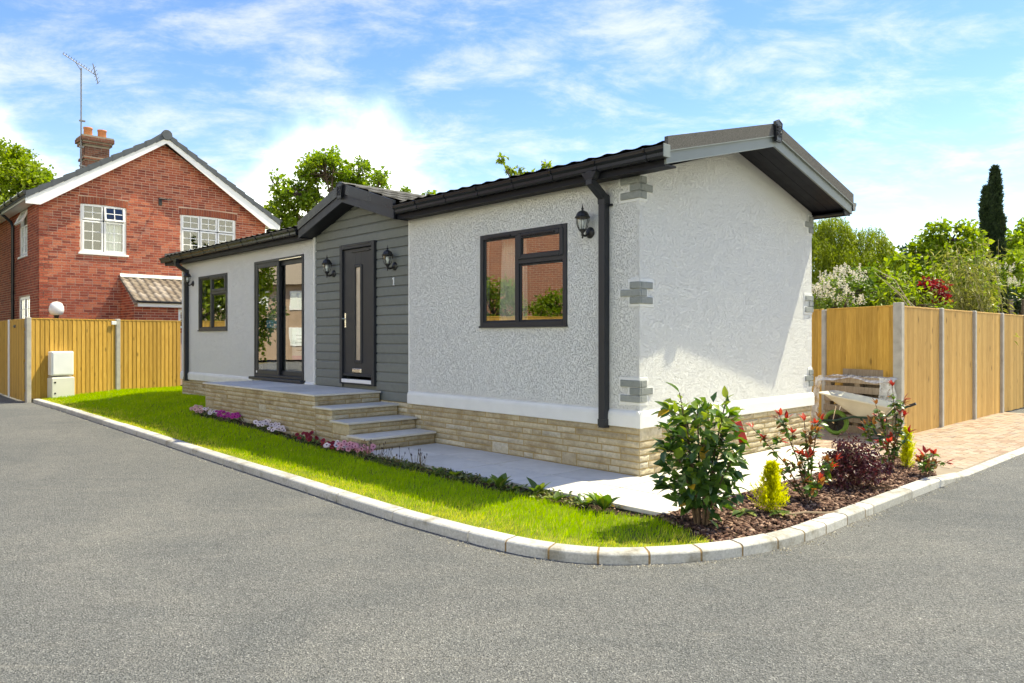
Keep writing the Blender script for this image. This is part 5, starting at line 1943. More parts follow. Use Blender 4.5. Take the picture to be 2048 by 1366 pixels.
MAT['tan_brick'] = plain('tan_rendered_wall', (0.42, 0.30, 0.21), .9, .12, 3)
n2_ = thing('neighbour_house', 'tan house with a brown roof left of the picture, mirrored in the sliding door', 'house', Matrix.Translation((-38, 27.5, 0)))
m_ = MB(); m_.box(-6, 0, -4, 4, 0, 5); m_.build('wall', MAT['tan_brick'], n2_)
m_ = MB(); m_.prism([(.5, -4.4, 4.8), (-3, -4.4, 7.6), (-6.5, -4.4, 4.8)], (0, 8.8, 0)); m_.build('roof', MAT['pantile'], n2_)
for (y, z) in ((-3, 3.2), (-.6, 3.2), (1.8, 3.2), (-3, .9), (1.8, .9)):
    m_ = MB(); m_.box(0, .05, y, y + 1.1, z, z + 1.2); f_ = m_.build('window', MAT['white_trim'], n2_)
    m_ = MB(); m_.box(.045, .058, y + .1, y + .5, z + .1, z + 1.1); m_.box(.045, .058, y + .6, y + 1.0, z + .1, z + 1.1); m_.build('pane', MAT['glass_far'], f_)

# ================================================================== VEGETATION
def rot_basis(d):
    """arrays of orthonormal a,b for unit directions d (n,3)"""
    ref = np.where(np.abs(d[:, 2:3]) < .9, np.array([[0, 0, 1.0]]), np.array([[1.0, 0, 0]]))
    a = np.cross(d, ref); a /= np.linalg.norm(a, axis=1, keepdims=True) + 1e-9
    b = np.cross(a, d)
    return a, b


def unit(v):
    return v / (np.linalg.norm(v, axis=1, keepdims=True) + 1e-9)


def leaves(P, D, N, L, Wd, fold=0.18, droop=0.15):
    """kite leaves with a folded midrib: 4 verts + 2 tris each. P base, D along, N face normal"""
    D = unit(D); N = unit(N - (N * D).sum(1, keepdims=True) * D)
    Sd = np.cross(D, N)
    L = np.asarray(L)[:, None]; Wd = np.asarray(Wd)[:, None]
    base = P
    midp = P + D * L * .45
    lft = midp + Sd * Wd * .5 + N * Wd * fold
    rgt = midp - Sd * Wd * .5 + N * Wd * fold
    tip = P + D * L - N * L * droop
    V = np.stack([base, lft, tip, rgt], 1).reshape(-1, 3)
    n = len(P)
    i = np.arange(n) * 4
    Ft = np.concatenate([np.stack([i, i + 2, i + 1], 1), np.stack([i, i + 3, i + 2], 1)])
    return V, Ft


def rand_dir(g, n):
    v = g.normal(size=(n, 3)); return unit(v)


def tube_np(mb, a, b, r0, r1, n=6):
    mb.tube([a, b], [r0, r1], n, cap=False)


def lobes_tree(name, label, cat, base, trunk_h, lobes, leaf_l, leaf_w, per_clump, clump_r, clumps_per_m3, mat, seed, trunk_r=.16, group=None,
               up=0.35, gap=0.0, bark='bark', limb_r=.06, shell=0.55, max_clumps=2000):
    """lobes: (centre, radii) in world; leaves sit in clumps spread through each lobe's volume, more to its outside"""
    g = np.random.default_rng(seed)
    T = thing(name, label, cat, Matrix.Translation((base[0], base[1], -.1)), group)
    off = Vector((base[0], base[1], -.1))
    tb = MB()
    top = Vector((0, 0, trunk_h))
    jog = [Vector((0, 0, 0))]
    for k in range(1, 5):
        jog.append(Vector((g.normal() * .05 * k, g.normal() * .05 * k, trunk_h * k / 4)))
    tb.tube(jog, [trunk_r * 1.25, trunk_r, trunk_r * .9, trunk_r * .8, trunk_r * .7], 8)
    CL = []
    for (c, r) in lobes:
        c = Vector(c) - off
        vol = 4.19 * r[0] * r[1] * r[2]
        n = int(min(max(8, vol * clumps_per_m3), max_clumps))
        d = rand_dir(g, n)
        rad = (g.uniform(0, 1, n) ** (1 / 3.0)) * (1 - shell) + shell * g.uniform(.72, 1.02, n)
        lump = 1 + .20 * np.sin(d[:, 0] * 6 + seed) * np.cos(d[:, 2] * 7 + seed * 2) + .12 * np.sin(d[:, 1] * 11)
        pts = np.array(c)[None] + d * rad[:, None] * lump[:, None] * np.array(r)[None]
        if gap > 0:
            q = np.sin(pts[:, 0] * 2.3 + seed) + np.sin(pts[:, 1] * 2.1 + 1.3 * seed) + np.sin(pts[:, 2] * 2.7 + .7 * seed)
            pts = pts[q > -2.0 + gap * 2.2]
        # limb to the lobe and twigs to some of its clumps
        st = jog[-1] if g.random() < .6 else jog[-2]
        kn = st.lerp(c, .5) + Vector((g.normal() * .15, g.normal() * .15, g.normal() * .1 + .1))
        tb.tube([st, kn, c], [limb_r * 1.5, limb_r, limb_r * .55], 6, cap=False)
        for p in pts[:: max(1, len(pts) // 26)]:
            p = Vector(p)
            m1 = c.lerp(p, .5) + Vector((g.normal() * .08, g.normal() * .08, g.normal() * .08))
            tb.tube([c.lerp(kn, .2 * g.random()), m1, p], [limb_r * .45, limb_r * .28, limb_r * .1], 5, cap=False)
        CL.append(pts)
    tb.build('trunk', MAT[bark], T)
    CL = np.concatenate(CL)
    n = len(CL) * per_clump
    cen = np.repeat(CL, per_clump, 0)
    crv = np.repeat(g.uniform(.65, 1.3, len(CL)), per_clump)
    o = rand_dir(g, n) * (g.uniform(0, 1, n) ** .5)[:, None] * clump_r * crv[:, None] * np.array([1, 1, .75])
    P = cen + o
    D = unit(o + rand_dir(g, n) * clump_r * .7 + np.array([0, 0, -.02]))
    N = unit(rand_dir(g, n) * .8 + np.array([0, 0, up + .5]))
    sc = g.uniform(.65, 1.25, n)
    V, Ft = leaves(P, D, N, leaf_l * sc, leaf_w * sc)
    tone = np.repeat(np.clip(g.normal(.5, .2, len(CL)), 0, 1), per_clump)
    rnd = np.clip(tone * .6 + g.uniform(0, .4, n), 0, 1)
    me = np_mesh('crown', V, Ft, mat, rnd=np.concatenate([rnd, rnd]))
    link('crown', me, T)
    return T


LM = {}
LM['oak'] = leafmat('oak_leaf', [(0.0, (0.098, 0.169, 0.012)), (0.5, (0.202, 0.294, 0.022)), (1.0, (0.364, 0.425, 0.035))], .5)
LM['lime'] = leafmat('bright_leaf', [(0.0, (0.11, 0.175, 0.012)), (0.5, (0.23, 0.31, 0.022)), (1.0, (0.40, 0.43, 0.05))], .5)
LM['mid'] = leafmat('shrub_leaf', [(0.0, (0.058, 0.106, 0.014)), (0.5, (0.130, 0.206, 0.025)), (1.0, (0.247, 0.325, 0.045))], .38)
LM['dark'] = leafmat('dark_leaf', [(0.0, (0.014, 0.032, 0.010)), (0.5, (0.028, 0.055, 0.016)), (1.0, (0.07, 0.11, 0.04))], .2, .35)
LM['willow'] = leafmat('willow_leaf', [(0.0, (0.12, 0.175, 0.010)), (0.5, (0.25, 0.305, 0.016)), (1.0, (0.38, 0.42, 0.035))], .5)
LM['bamboo'] = leafmat('bamboo_leaf', [(0.0, (0.16, 0.17, 0.035)), (0.5, (0.29, 0.29, 0.075)), (1.0, (0.44, 0.41, 0.16))], .4)
LM['blossom'] = leafmat('cream_blossom', [(0.0, (0.66, 0.62, 0.50)), (1.0, (0.84, 0.80, 0.70))], .3, .6, (1, 1, .9))
LM['acer'] = leafmat('red_leaf', [(0.0, (0.12, 0.012, 0.016)), (0.5, (0.24, 0.018, 0.025)), (1.0, (0.36, 0.035, 0.04))], .4, .45, (1.3, .6, .6))
LM['cypress'] = leafmat('cypress_leaf', [(0.0, (0.014, 0.030, 0.012)), (0.6, (0.034, 0.062, 0.024)), (1.0, (0.085, 0.125, 0.045))], .1, .6)
LM['gold'] = leafmat('golden_conifer_leaf', [(0.0, (0.32, 0.36, 0.012)), (0.5, (0.62, 0.60, 0.022)), (1.0, (0.80, 0.74, 0.06))], .5)
LM['burgundy'] = leafmat('burgundy_leaf', [(0.0, (0.035, 0.010, 0.014)), (0.5, (0.085, 0.022, 0.030)), (1.0, (0.19, 0.075, 0.085))], .3, .35, (1.2, .7, .7))
LM['grass'] = None

# --- left of frame: big tree behind the brick house
c = at(20, 400, 33)
lobes_tree('broadleaf_tree', 'leafy green tree at the left edge behind the brick house', 'tree', (c.x - 1.5, c.y + .5), 5.5,
           [(at(-20, 345, 33), (1.9, 1.8, 1.7)), (at(62, 372, 33), (1.25, 1.3, 1.1)), (at(20, 310, 33.5), (.9, .9, .8)), (at(40, 440, 33), (1.9, 1.6, 1.3)), (at(-80, 420, 33), (2.2, 2, 2)), (at(104, 400, 33), (.62, .7, .5)), (at(-60, 320, 34), (1.5, 1.4, 1.3))],
           .16, .12, 34, .33, 9, LM['lime'], 3, .22, gap=.35)
# --- oak between the houses
c = at(660, 440, 29)
lobes_tree('oak_tree', 'spreading oak with open branches rising between the two houses', 'tree', (c.x, c.y), 4.6,
           [(at(650, 345, 29), (.95, .9, .72)), (at(718, 345, 29.5), (.72, .7, .5)), (at(600, 385, 28.7), (.95, .9, .5)), (at(662, 400, 29), (1.15, 1.0, .75)), (at(560, 425, 28.8), (.72, .7, .45)), (at(545, 362, 28.6), (.46, .5, .26)), (at(765, 358, 29), (.26, .35, .42)),
            (at(668, 318, 29.2), (.36, .4, .30)), (at(590, 455, 29), (1.0, .9, .5)), (at(720, 395, 29.3), (.7, .7, .6)), (at(625, 325, 29.3), (.42, .4, .34))],
           .15, .12, 34, .25, 26, LM['oak'], 5, .2, gap=.42, limb_r=.055)
# --- tree tops that only just clear the home's roof
c = at(856, 400, 34)
lobes_tree('broadleaf_tree', 'small treetop peeping over the roof right of the portico', 'tree', (c.x, c.y), 5.6,
           [(at(857, 390, 34), (.36, .4, .30)), (at(812, 384, 34.5), (.12, .2, .16)), (at(860, 420, 34), (1.2, 1, .5))], .14, .11, 24, .17, 40, LM['oak'], 8, .12)
c = at(1050, 380, 19)
lobes_tree('young_tree', 'pale young shoots of a tree poking above the home roof', 'tree', (c.x, c.y), 4.3,
           [(at(1003, 318, 19), (.06, .08, .10)), (at(1019, 338, 19), (.05, .06, .05)), (at(1042, 342, 19), (.13, .12, .09)), (at(1096, 334, 19), (.10, .1, .06)), (at(1066, 350, 19), (.2, .2, .08)), (at(1050, 400, 19), (.8, .6, .5))],
           .13, .085, 5, .06, 90, LM['lime'], 12, .06, limb_r=.022, max_clumps=160)

# --- beyond the right-hand fence
def willow(label, base, strands_from, seed, n_str, lmin, lmax):
    g = np.random.default_rng(seed)
    T = thing('willow_tree', label, 'tree', Matrix.Translation((base[0], base[1], -.1)))
    off = np.array([base[0], base[1], -.1])
    tb = MB()
    h = max(p[0].z for p in strands_from) - 1.2
    tb.tube([(0, 0, 0), (.1, .05, h * .5), (.0, .1, h)], [.28, .22, .14], 8)
    Pl, Dl, Ll, rn = [], [], [], []
    for (c, r) in strands_from:
        cl = np.array(c) - off
        tb.tube([(0, .1, h * .8), tuple(cl * .6 + np.array([0, 0, h * .35])), tuple(cl)], [.10, .06, .02], 6, cap=False)
        n = int(n_str * r[0] * r[2])
        for k in range(n):
            d = rand_dir(g, 1)[0]
            d[2] = abs(d[2]) * 1.0
            p = cl + d * np.array(r) * g.uniform(.75, 1.02) + np.array([0, 0, .06 * math.sin(d[0] * 13 + seed)])
            L = g.uniform(lmin, lmax); m = int(L / .028)
            out = np.array([d[0], d[1], 0]) * .16
            t = np.linspace(0, 1, m)[:, None]
            sway = g.normal(size=3) * .05
            path = p + out * np.sin(t * 1.57) + np.array([0, 0, -1.0]) * (t ** 1.15) * L + sway * t * t
            Pl.append(path + g.normal(size=(m, 3)) * .016)
            Dl.append(np.tile(np.array([[0, 0, -1.0]]), (m, 1)) + g.normal(size=(m, 3)) * .55 + out * 1.5)
            Ll.append(np.full(m, 1.0)); rn.append(np.full(m, np.clip(g.normal(.5, .2), 0, 1)))
    tb.build('trunk', MAT['bark'], T)
    P = np.concatenate(Pl); D = np.concatenate(Dl); r0 = np.concatenate(rn)
    n = len(P)
    V, Ft = leaves(P, D, rand_dir(g, n), g.uniform(.07, .125, n), g.uniform(.016, .028, n))
    rnd = np.clip(r0 * .7 + g.uniform(0, .3, n), 0, 1)
    link('crown', np_mesh('crown', V, Ft, LM['willow'], rnd=np.concatenate([rnd, rnd])), T)
    return n


c = at(1690, 560, 21)
willow('yellow green weeping willow right of the park home behind the garden fence', (c.x, c.y + .3),
       [(at(1628, 462, 21.3), (.45, .5, .40)), (at(1668, 472, 21), (.46, .5, .62)), (at(1645, 505, 20.8), (.62, .6, .5)), (at(1735, 492, 21), (.62, .6, .55)), (at(1700, 525, 20.6), (.8, .7, .45)), (at(1775, 525, 21), (.42, .5, .45)), (at(1665, 555, 20.4), (.7, .6, .4)), (at(1760, 560, 20.6), (.6, .6, .4))],
       21, 640, .5, 1.15)
GRP = 'shrubs and trees beyond the right fence'
# dense dark backing hedge that reads as one mass
def bushes(spec):
    for (nm, lab, lob, lf, lw, pc, cr, cpm, m, sd, gap) in spec:
        L0 = lob[0][0]
        lobes_tree(nm, lab, 'shrub' if 'shrub' in nm or 'bush' in nm else 'tree', (L0.x, L0.y), max(.6, L0.z * .75), lob, lf, lw, pc, cr, cpm, m, sd, .06, GRP, limb_r=.03, gap=gap)


bushes([
    ('leafy_shrub', 'mid green shrub under the willow just above the fence panel', [(at(1700, 585, 15.2), (.52, .5, .36)), (at(1745, 600, 15), (.4, .4, .28)), (at(1720, 555, 15.5), (.30, .3, .22)), (at(1670, 615, 15), (.5, .4, .25))], .10, .065, 26, .17, 60, LM['mid'], 31, .2),
    ('arching_shrub', 'loose arching shrub with long pale shoots left of the red shrub', [(at(1790, 590, 14.5), (.5, .5, .34)), (at(1835, 610, 14.2), (.5, .4, .28)), (at(1770, 555, 15), (.34, .3, .2))], .11, .05, 22, .17, 55, LM['lime'], 32, .3),
    ('broadleaf_tree', 'bright yellow green tree left of the dark cypress', [(at(1905, 478, 19), (.62, .6, .42)), (at(1850, 515, 19), (.66, .6, .45)), (at(1925, 508, 19.3), (.42, .5, .42)), (at(1812, 540, 18.6), (.5, .5, .36)), (at(1890, 555, 18.5), (.8, .7, .5)), (at(1830, 580, 18), (.7, .6, .4)), (at(1920, 600, 18), (.8, .7, .5)), (at(1880, 520, 19.5), (.7, .6, .5)), (at(1950, 560, 19.5), (.6, .6, .5))], .15, .10, 28, .22, 46, LM['lime'], 33, .12),
    ('broadleaf_tree', 'deep green tree at the right edge behind the cypress', [(at(2030, 475, 24), (.7, .7, .5)), (at(2060, 500, 24), (.9, .8, .8)), (at(1975, 560, 24), (.5, .6, .4)), (at(2020, 520, 23.5), (.6, .6, .5))], .16, .11, 26, .24, 26, LM['oak'], 34, .3),
    ('leafy_shrub', 'yellow green shrub at the right edge below the deep green tree', [(at(2008, 545, 19.2), (.48, .4, .34)), (at(2043, 535, 19.4), (.55, .4, .42)), (at(1990, 580, 18.8), (.46, .4, .28)), (at(2045, 590, 18.8), (.48, .4, .3))], .12, .075, 26, .17, 55, LM['lime'], 35, .25),
    ('laurel_bush', 'dark glossy bush low behind the fence at far right', [(at(2010, 605, 18.2), (.5, .4, .3)), (at(2050, 612, 18.2), (.45, .4, .26)), (at(1970, 618, 18), (.45, .4, .24))], .12, .07, 26, .16, 60, LM['dark'], 36, .15),
    ('dark_tree', 'dark evergreen backdrop tree between the willow and the bright tree', [(at(1800, 518, 25), (.9, .7, .5)), (at(1925, 545, 24.5), (1.3, .8, .8)), (at(2030, 560, 25), (1.5, .8, .9)), (at(1850, 545, 25), (.9, .7, .6)), (at(1760, 570, 25), (1.2, .8, .8)), (at(1870, 590, 24), (1.4, .8, .7)), (at(1700, 600, 24), (1.6, .8, .7)), (at(1960, 590, 24), (1.2, .8, .7))], .17, .11, 24, .26, 22, LM['dark'], 37, .1),
    ('red_acer_shrub', 'dark red shrub glowing among the bamboo canes', [(at(1868, 566, 14.6), (.16, .2, .065)), (at(1882, 592, 14.6), (.10, .15, .12)), (at(1848, 572, 14.5), (.08, .1, .04))], .075, .05, 26, .09, 300, LM['acer'], 38, .1),
])


def blossom(label, lob, seed):
    T = lobes_tree('blossom_shrub', label, 'shrub', (lob[0][0].x, lob[0][0].y), 1.2, lob, .075, .04, 20, .13, 70, LM['mid'], seed, .04, GRP, limb_r=.02, gap=.2)
    g = np.random.default_rng(seed + 1)
    off = np.array(T.location)
    Ps, rn = [], []
    for (c, r) in lob:
        n = int(46 * r[0] * r[2] / .12)
        d = rand_dir(g, n); d[:, 2] = np.abs(d[:, 2]) * 1.1 - .15; d[:, 1] -= .3
        tips = np.array(c) - off + d * np.array(r) * g.uniform(.8, 1.25, (n, 1))
        for p in tips:
            m = 26
            ax = np.array([g.normal() * .25, g.normal() * .25, 1.0]); ax /= np.linalg.norm(ax)
            tt = g.uniform(0, 1, (m, 1))
            Ps.append(p + ax * tt * .15 + g.normal(size=(m, 3)) * .024 * (1.1 - tt))
    P = np.concatenate(Ps); n = len(P)
    V, Ft = leaves(P, rand_dir(g, n), rand_dir(g, n), np.full(n, .030), np.full(n, .026))
    rnd = g.uniform(0, 1, n)
    link('blossom', np_mesh('blossom', V, Ft, LM['blossom'], rnd=np.concatenate([rnd, rnd])), T)


blossom('cream flowered shrub just right of the park home wall over the fence', [(at(1652, 585, 14.2), (.34, .35, .24)), (at(1690, 565, 14.6), (.30, .3, .22)), (at(1632, 600, 14), (.26, .3, .2)), (at(1690, 610, 14.2), (.3, .3, .15))], 51)
blossom('cream flowered shrub below the dark cypress near the right edge', [(at(1990, 545, 18.4), (.32, .3, .14)), (at(2015, 575, 18.2), (.28, .3, .14))], 53)

# bamboo: leaning canes with long narrow leaves
g = np.random.default_rng(61)
bb = at(1955, 640, 16.6)
BT = thing('bamboo', 'tall pale bamboo leaning over the fence in the middle of the shrubs', 'bamboo', Matrix.Translation((bb.x, bb.y, -.1)), GRP)
tb = MB(); Pl, Dl, Ll = [], [], []
for k in range(46):
    x0 = g.normal() * .28 + .05; y0 = g.normal() * .25
    lean = g.normal() * .22 - .22; H_ = g.uniform(2.4, 3.75)
    pts = []
    for q in range(8):
        f = q / 7
        pts.append(Vector((x0 + lean * f * f * 1.5 + g.normal() * .01, y0 + g.normal() * .01 - .1 * f, H_ * f - .22 * abs(lean) * f ** 3)))
    tb.tube(pts, [.011, .010, .010, .009, .008, .006, .004, .003], 5, cap=False)
    for q in range(60):
        f = g.uniform(.45, 1.0); i = min(int(f * 7), 6); p = pts[i].lerp(pts[i + 1], f * 7 - i)
        d = np.array([g.normal() * .8, g.normal() * .8, g.normal() * .35 - .15])
        tw = unit(d[None])[0] * g.uniform(.02, .22)
        Pl.append(np.array(p) + tw); Dl.append(d + np.array([0, 0, -.35])); Ll.append(g.uniform(.10, .20))
tb.build('canes', leafmat('bamboo_cane', [(0, (.34, .30, .13)), (1, (.42, .37, .18))], .0, .4), BT, smooth=True)
P = np.array(Pl); D = np.array(Dl); L = np.array(Ll); n = len(P)
V, Ft = leaves(P, D, rand_dir(g, n) + np.array([0, 0, .8]), L, L * .13, .1, .28)
rnd = g.uniform(0, 1, n)
link('foliage', np_mesh('foliage', V, Ft, LM['bamboo'], rnd=np.concatenate([rnd, rnd])), BT)
# long dead arching shoots
AS = thing('bramble_shoots', 'bare pale shoots arching down towards the fence corner post', 'shrub', Matrix.Translation((at(1800, 630, 13.6).x, 13.6, -.1)), GRP)
tb = MB()
for (pa, pb, pc) in (((1745, 535), (1790, 560), (1832, 628)), ((1752, 548), (1800, 590), (1822, 622)), ((1770, 560), (1815, 600), (1845, 628))):
    q = [Vector(at(*pa, 13.9)), Vector(at(*pb, 13.7)), Vector(at(*pc, 13.6))]
    o_ = Vector(AS.location)
    tb.tube([v - o_ for v in q], [.004, .008, .011], 5)
    tb.tube([q[2] - o_, Vector((q[2].x - o_.x, 0, 0))], [.011, .012], 5)
tb.build('shoots', plain('dry_cane', (.42, .36, .24), .8), AS)
# old posts behind the fence
for (xx, tl, lb) in ((2032, -.06, 'weathered grey post leaning behind the fence, left of two'), (2043, .03, 'weathered grey post behind the fence at the right edge')):
    p = at(xx, 590, 17.7)
    m_ = MB(); m_.box(-.045, .045, -.045, .045, 0, p.z, .006, 0, .2)
    tag(m_.build('timber_post', MAT['pallet'], None, Matrix.Translation((p.x, p.y, -.1)) @ Matrix.Rotation(tl, 4, 'Y')), lb, 'post')

# cypress: two columns of tiny upright sprays
g = np.random.default_rng(71)
cb_ = at(1985, 620, 20.5)
CT = thing('cypress_tree', 'tall narrow dark cypress with two tips rising above the shrubs', 'tree', Matrix.Translation((cb_.x, cb_.y, -.1)))
tb = MB(); tb.tube([(0, 0, 0), (.02, 0, 3.0), (.07, 0, 5.6)], [.14, .09, .02], 8); tb.tube([(0, 0, 1.6), (-.18, 0, 5.0)], [.08, .02], 6); tb.build('trunk', MAT['bark'], CT)
Ps, Ds = [], []
for (cx_, tz, bz, r0) in ((.07, 6.12, 1.2, .105), (-.15, 5.58, 1.2, .115), (.09, 5.05, 1.2, .17)):
    n = 15000
    z = g.uniform(bz, tz, n); f = (tz - z) / (tz - bz)
    rad = r0 * np.clip(f * 11, 0.10, 1) ** .6 * (1 + .30 * f)
    w = g.uniform(0, 2 * math.pi, n)
    rr_ = rad * (g.uniform(.55, 1.0, n)) * (1 + .13 * np.sin(z * 9 + w * 3) + .1 * np.sin(z * 21 + w * 5))
    Ps.append(np.stack([cx_ + .07 * np.sin(z * 1.3) * f + rr_ * np.cos(w), rr_ * np.sin(w), z], 1))
    Ds.append(np.stack([np.cos(w) * .5, np.sin(w) * .5, np.full(n, 1.0)], 1) + g.normal(size=(n, 3)) * .35)
P = np.concatenate(Ps); D = np.concatenate(Ds); n = len(P)
V, Ft = leaves(P, D, rand_dir(g, n), g.uniform(.08, .17, n), g.uniform(.03, .055, n))
rnd = np.clip(g.normal(.45, .25, n), 0, 1)
link('crown', np_mesh('crown', V, Ft, LM['cypress'], rnd=np.concatenate([rnd, rnd])), CT)

# trees and hedge that the glass mirrors, left of the camera
lobes_tree('broadleaf_tree', 'green tree left of the picture, mirrored in the sliding door', 'tree', (-20, 21.2), 3.0,
           [((-20, 21.2, 4.6), (1.8, 1.7, 2.4)), ((-20.5, 24, 5), (2.4, 2.2, 2.6)), ((-20, 20.8, 2.0), (1.3, 1.3, 1.5)), ((-20, 23.5, 1.8), (1.3, 1.6, 1.5))], .2, .15, 30, .4, 5, LM['lime'], 91, .2)
lobes_tree('hedge', 'green hedge in front of the neighbour house, mirrored in the big window', 'hedge', (-15.8, 9), 1.0,
           [((-15.9, 5.5, 1.7), (.6, 1.6, 1.2)), ((-15.8, 8.2, 1.75), (.6, 1.6, 1.25)), ((-15.9, 10.6, 2.0), (.6, 1.3, 1.5)), ((-15.8, 13, 1.9), (.7, 1.4, 1.3))], .14, .09, 28, .25, 26, LM['oak'], 92, .05)

for k, (x_, y_, h_) in enumerate(((7.5, -13, 8.5), (13.5, -8.5, 9.5), (0.5, -17, 9.0), (-7, -16, 8.0))):
    lobes_tree('broadleaf_tree', ('tree behind the camera to the right, mirrored in upstairs panes', 'farthest right tree behind the camera, mirrored faintly', 'tree straight behind the camera, mirrored in upstairs panes', 'tree behind the camera to the left, mirrored faintly')[k], 'tree', (x_, y_), h_ * .5,
               [((x_, y_, h_ * .62), (2.8, 2.8, h_ * .36)), ((x_ + 2.2, y_ + .8, h_ * .45), (2.0, 2.0, 2.0)), ((x_ - 2.2, y_ - .5, h_ * .42), (2.0, 2.0, 2.0))], .30, .24, 22, .5, 2.2, LM['oak'], 95 + k, .25)

# ------------------------------------------------------------------ lawn grass
LM['grass'] = leafmat('grass_blade', [(0.0, (0.21, 0.35, 0.005)), (0.45, (0.38, 0.55, 0.007)), (0.75, (0.54, 0.66, 0.010)), (0.90, (0.66, 0.69, 0.03)), (1.0, (0.85, 0.70, 0.20))], .5, .45, (1.15, 1.2, .4))
g = np.random.default_rng(81)
x0, y0 = LAWN.min(0); x1, y1 = LAWN.max(0)
NB = 900000
X = g.uniform(x0, x1, NB); Y = g.uniform(y0, y1, NB)
dens = NB / ((x1 - x0) * (y1 - y0))
want = np.clip(5200 * (6.0 / np.maximum(Y, 5)) ** 1.15, 1300, 5600)
keep = g.uniform(0, 1, NB) < want / dens
X, Y = X[keep], Y[keep]
ins = inpoly(LAWN, X, Y); X, Y = X[ins], Y[ins]
kd = kerb_dist(X, Y)
pn_ = .5 + .5 * (np.sin(X * 2.1 + 1.3 * np.sin(Y * 1.7)) * np.cos(Y * 2.6 + np.sin(X * 3.3)))
pn2 = .5 + .5 * np.sin(X * 7 + 2 * np.sin(Y * 5)) * np.cos(Y * 6.3)
edge_dry = np.clip(1 - (kd - .13) / (.20 + .36 * pn_), 0, 1)
n = len(X)
Hh = g.uniform(.030, .062, n) * (.85 + .35 * pn2) * (1 - .45 * edge_dry)
Hh *= 1 + .35 * (g.uniform(0, 1, n) > .95)
Wb = .0036 * np.clip(Y / 5.5, 1, 2.6) * g.uniform(.8, 1.25, n)
Z = lawn_z(X, Y) - .004
w = g.uniform(0, 2 * math.pi, n); ln = g.uniform(.1, .75, n) * Hh
bend = np.stack([np.cos(w) * ln + .010, np.sin(w) * ln, np.zeros(n)], 1)
w2 = g.uniform(0, math.pi, n); sd = np.stack([np.cos(w2), np.sin(w2), np.zeros(n)], 1) * Wb[:, None] * .5
B = np.stack([X, Y, Z], 1)
M1 = B + bend * .35 + np.stack([np.zeros(n), np.zeros(n), Hh * .6], 1)
T1 = B + bend + np.stack([np.zeros(n), np.zeros(n), Hh], 1)
V = np.stack([B - sd, B + sd, M1 + sd * .75, M1 - sd * .75, T1], 1).reshape(-1, 3)
i5 = np.arange(n) * 5
Ft = np.concatenate([np.stack([i5, i5 + 1, i5 + 2], 1), np.stack([i5, i5 + 2, i5 + 3], 1), np.stack([i5 + 3, i5 + 2, i5 + 4], 1)])
dry = (g.uniform(0, 1, n) < edge_dry * (.40 + .55 * pn2) + .03)
rnd = np.clip(.18 + .42 * g.uniform(0, 1, n) + .22 * pn_ * pn2, 0, .9)
rnd[dry] = g.uniform(.90, 1.0, dry.sum())
go = link('grass', np_mesh('grass', V, Ft, LM['grass'], rnd=np.concatenate([rnd] * 3)))
tag(go, 'short bright green lawn grass, drier along the kerb', 'grass', kind='stuff')

# ------------------------------------------------------------------ bark chips
g = np.random.default_rng(83)
BP = np.array(BED)
def chips(poly, zf, n0, smin, smax, name, label, m):
    poly = np.array(poly)
    a0, a1 = poly.min(0), poly.max(0)
    X = g.uniform(a0[0], a1[0], n0); Y = g.uniform(a0[1], a1[1], n0)
    k = inpoly(poly, X, Y); X, Y = X[k], Y[k]; n = len(X)
    Z = zf(X, Y) + g.uniform(.0, .022, n)
    L = g.uniform(smin, smax, n); Wc = L * g.uniform(.25, .6, n)
    w = g.uniform(0, 2 * math.pi, n)
    D = np.stack([np.cos(w), np.sin(w), g.normal(size=n) * .35], 1); D = unit(D)
    N = unit(np.stack([g.normal(size=n) * .45, g.normal(size=n) * .45, np.ones(n)], 1))
    N = unit(N - (N * D).sum(1, keepdims=True) * D); Sd = np.cross(D, N)
    c = np.stack([X, Y, Z], 1); th = (L * .12)[:, None] * N
    l_, w_ = D * L[:, None] * .5, Sd * Wc[:, None] * .5
    top = [c - l_ * .8 - w_ + th, c + l_ - w_ * .7 + th, c + l_ * .8 + w_ + th, c - l_ + w_ * .8 + th]
    bot = [p - 2 * th for p in top]
    V = np.stack(top + bot, 1).reshape(-1, 3)
    i8 = np.arange(n) * 8
    q = [(0, 1, 2, 3), (0, 4, 5, 1), (1, 5, 6, 2), (2, 6, 7, 3), (3, 7, 4, 0)]
    Fq = np.concatenate([np.stack([i8 + a for a in f], 1) for f in q])
    rnd = g.uniform(0, 1, n)
    return tag(link(name, np_mesh(name, V, Fq, m, rnd=np.concatenate([rnd] * 5))), label, 'bark', kind='stuff')


MAT['chip'] = varied('bark_chip', [(0.0, (0.045, 0.022, 0.016)), (0.4, (0.11, 0.055, 0.040)), (0.75, (0.20, 0.115, 0.085)), (1.0, (0.42, 0.28, 0.21))], .85, .25, 60, .4, 120, .003)
chips(BP, bed_z, 30000, .018, .055, 'bark_mulch', 'reddish brown bark chips covering the corner bed', MAT['chip'])
chips(STRIP[:-1], sz, 26000, .010, .028, 'soil_crumbs', 'dark crumbly soil and dry bits in the strip beside the path', MAT['chip'])

# ------------------------------------------------------------------ near plants with leaves one can pick apart
def ovate(name, m, L=1.0, Wd=.55, curl=.25, fold=.12, rnd=.5, point=1.0, n=5):
    V, Fc = [], []
    for i in range(n + 1):
        f = i / n
        w = Wd * .5 * (math.sin(math.pi * min(1, f ** .75)) ** .8) * (1 - .15 * f) if 0 < i < n else 0.0
        z = -curl * f * f + .06 * f
        V += [(f * L, -w, z + fold * w * 2), (f * L, 0, z), (f * L, w, z + fold * w * 2)]
    for i in range(n):
        a = 3 * i
        Fc += [(a, a + 3, a + 4, a + 1), (a + 1, a + 4, a + 5, a + 2)]
    mb = MB(); mb.add(V, Fc, 0, rnd)
    return mb.mesh(name, m, True)


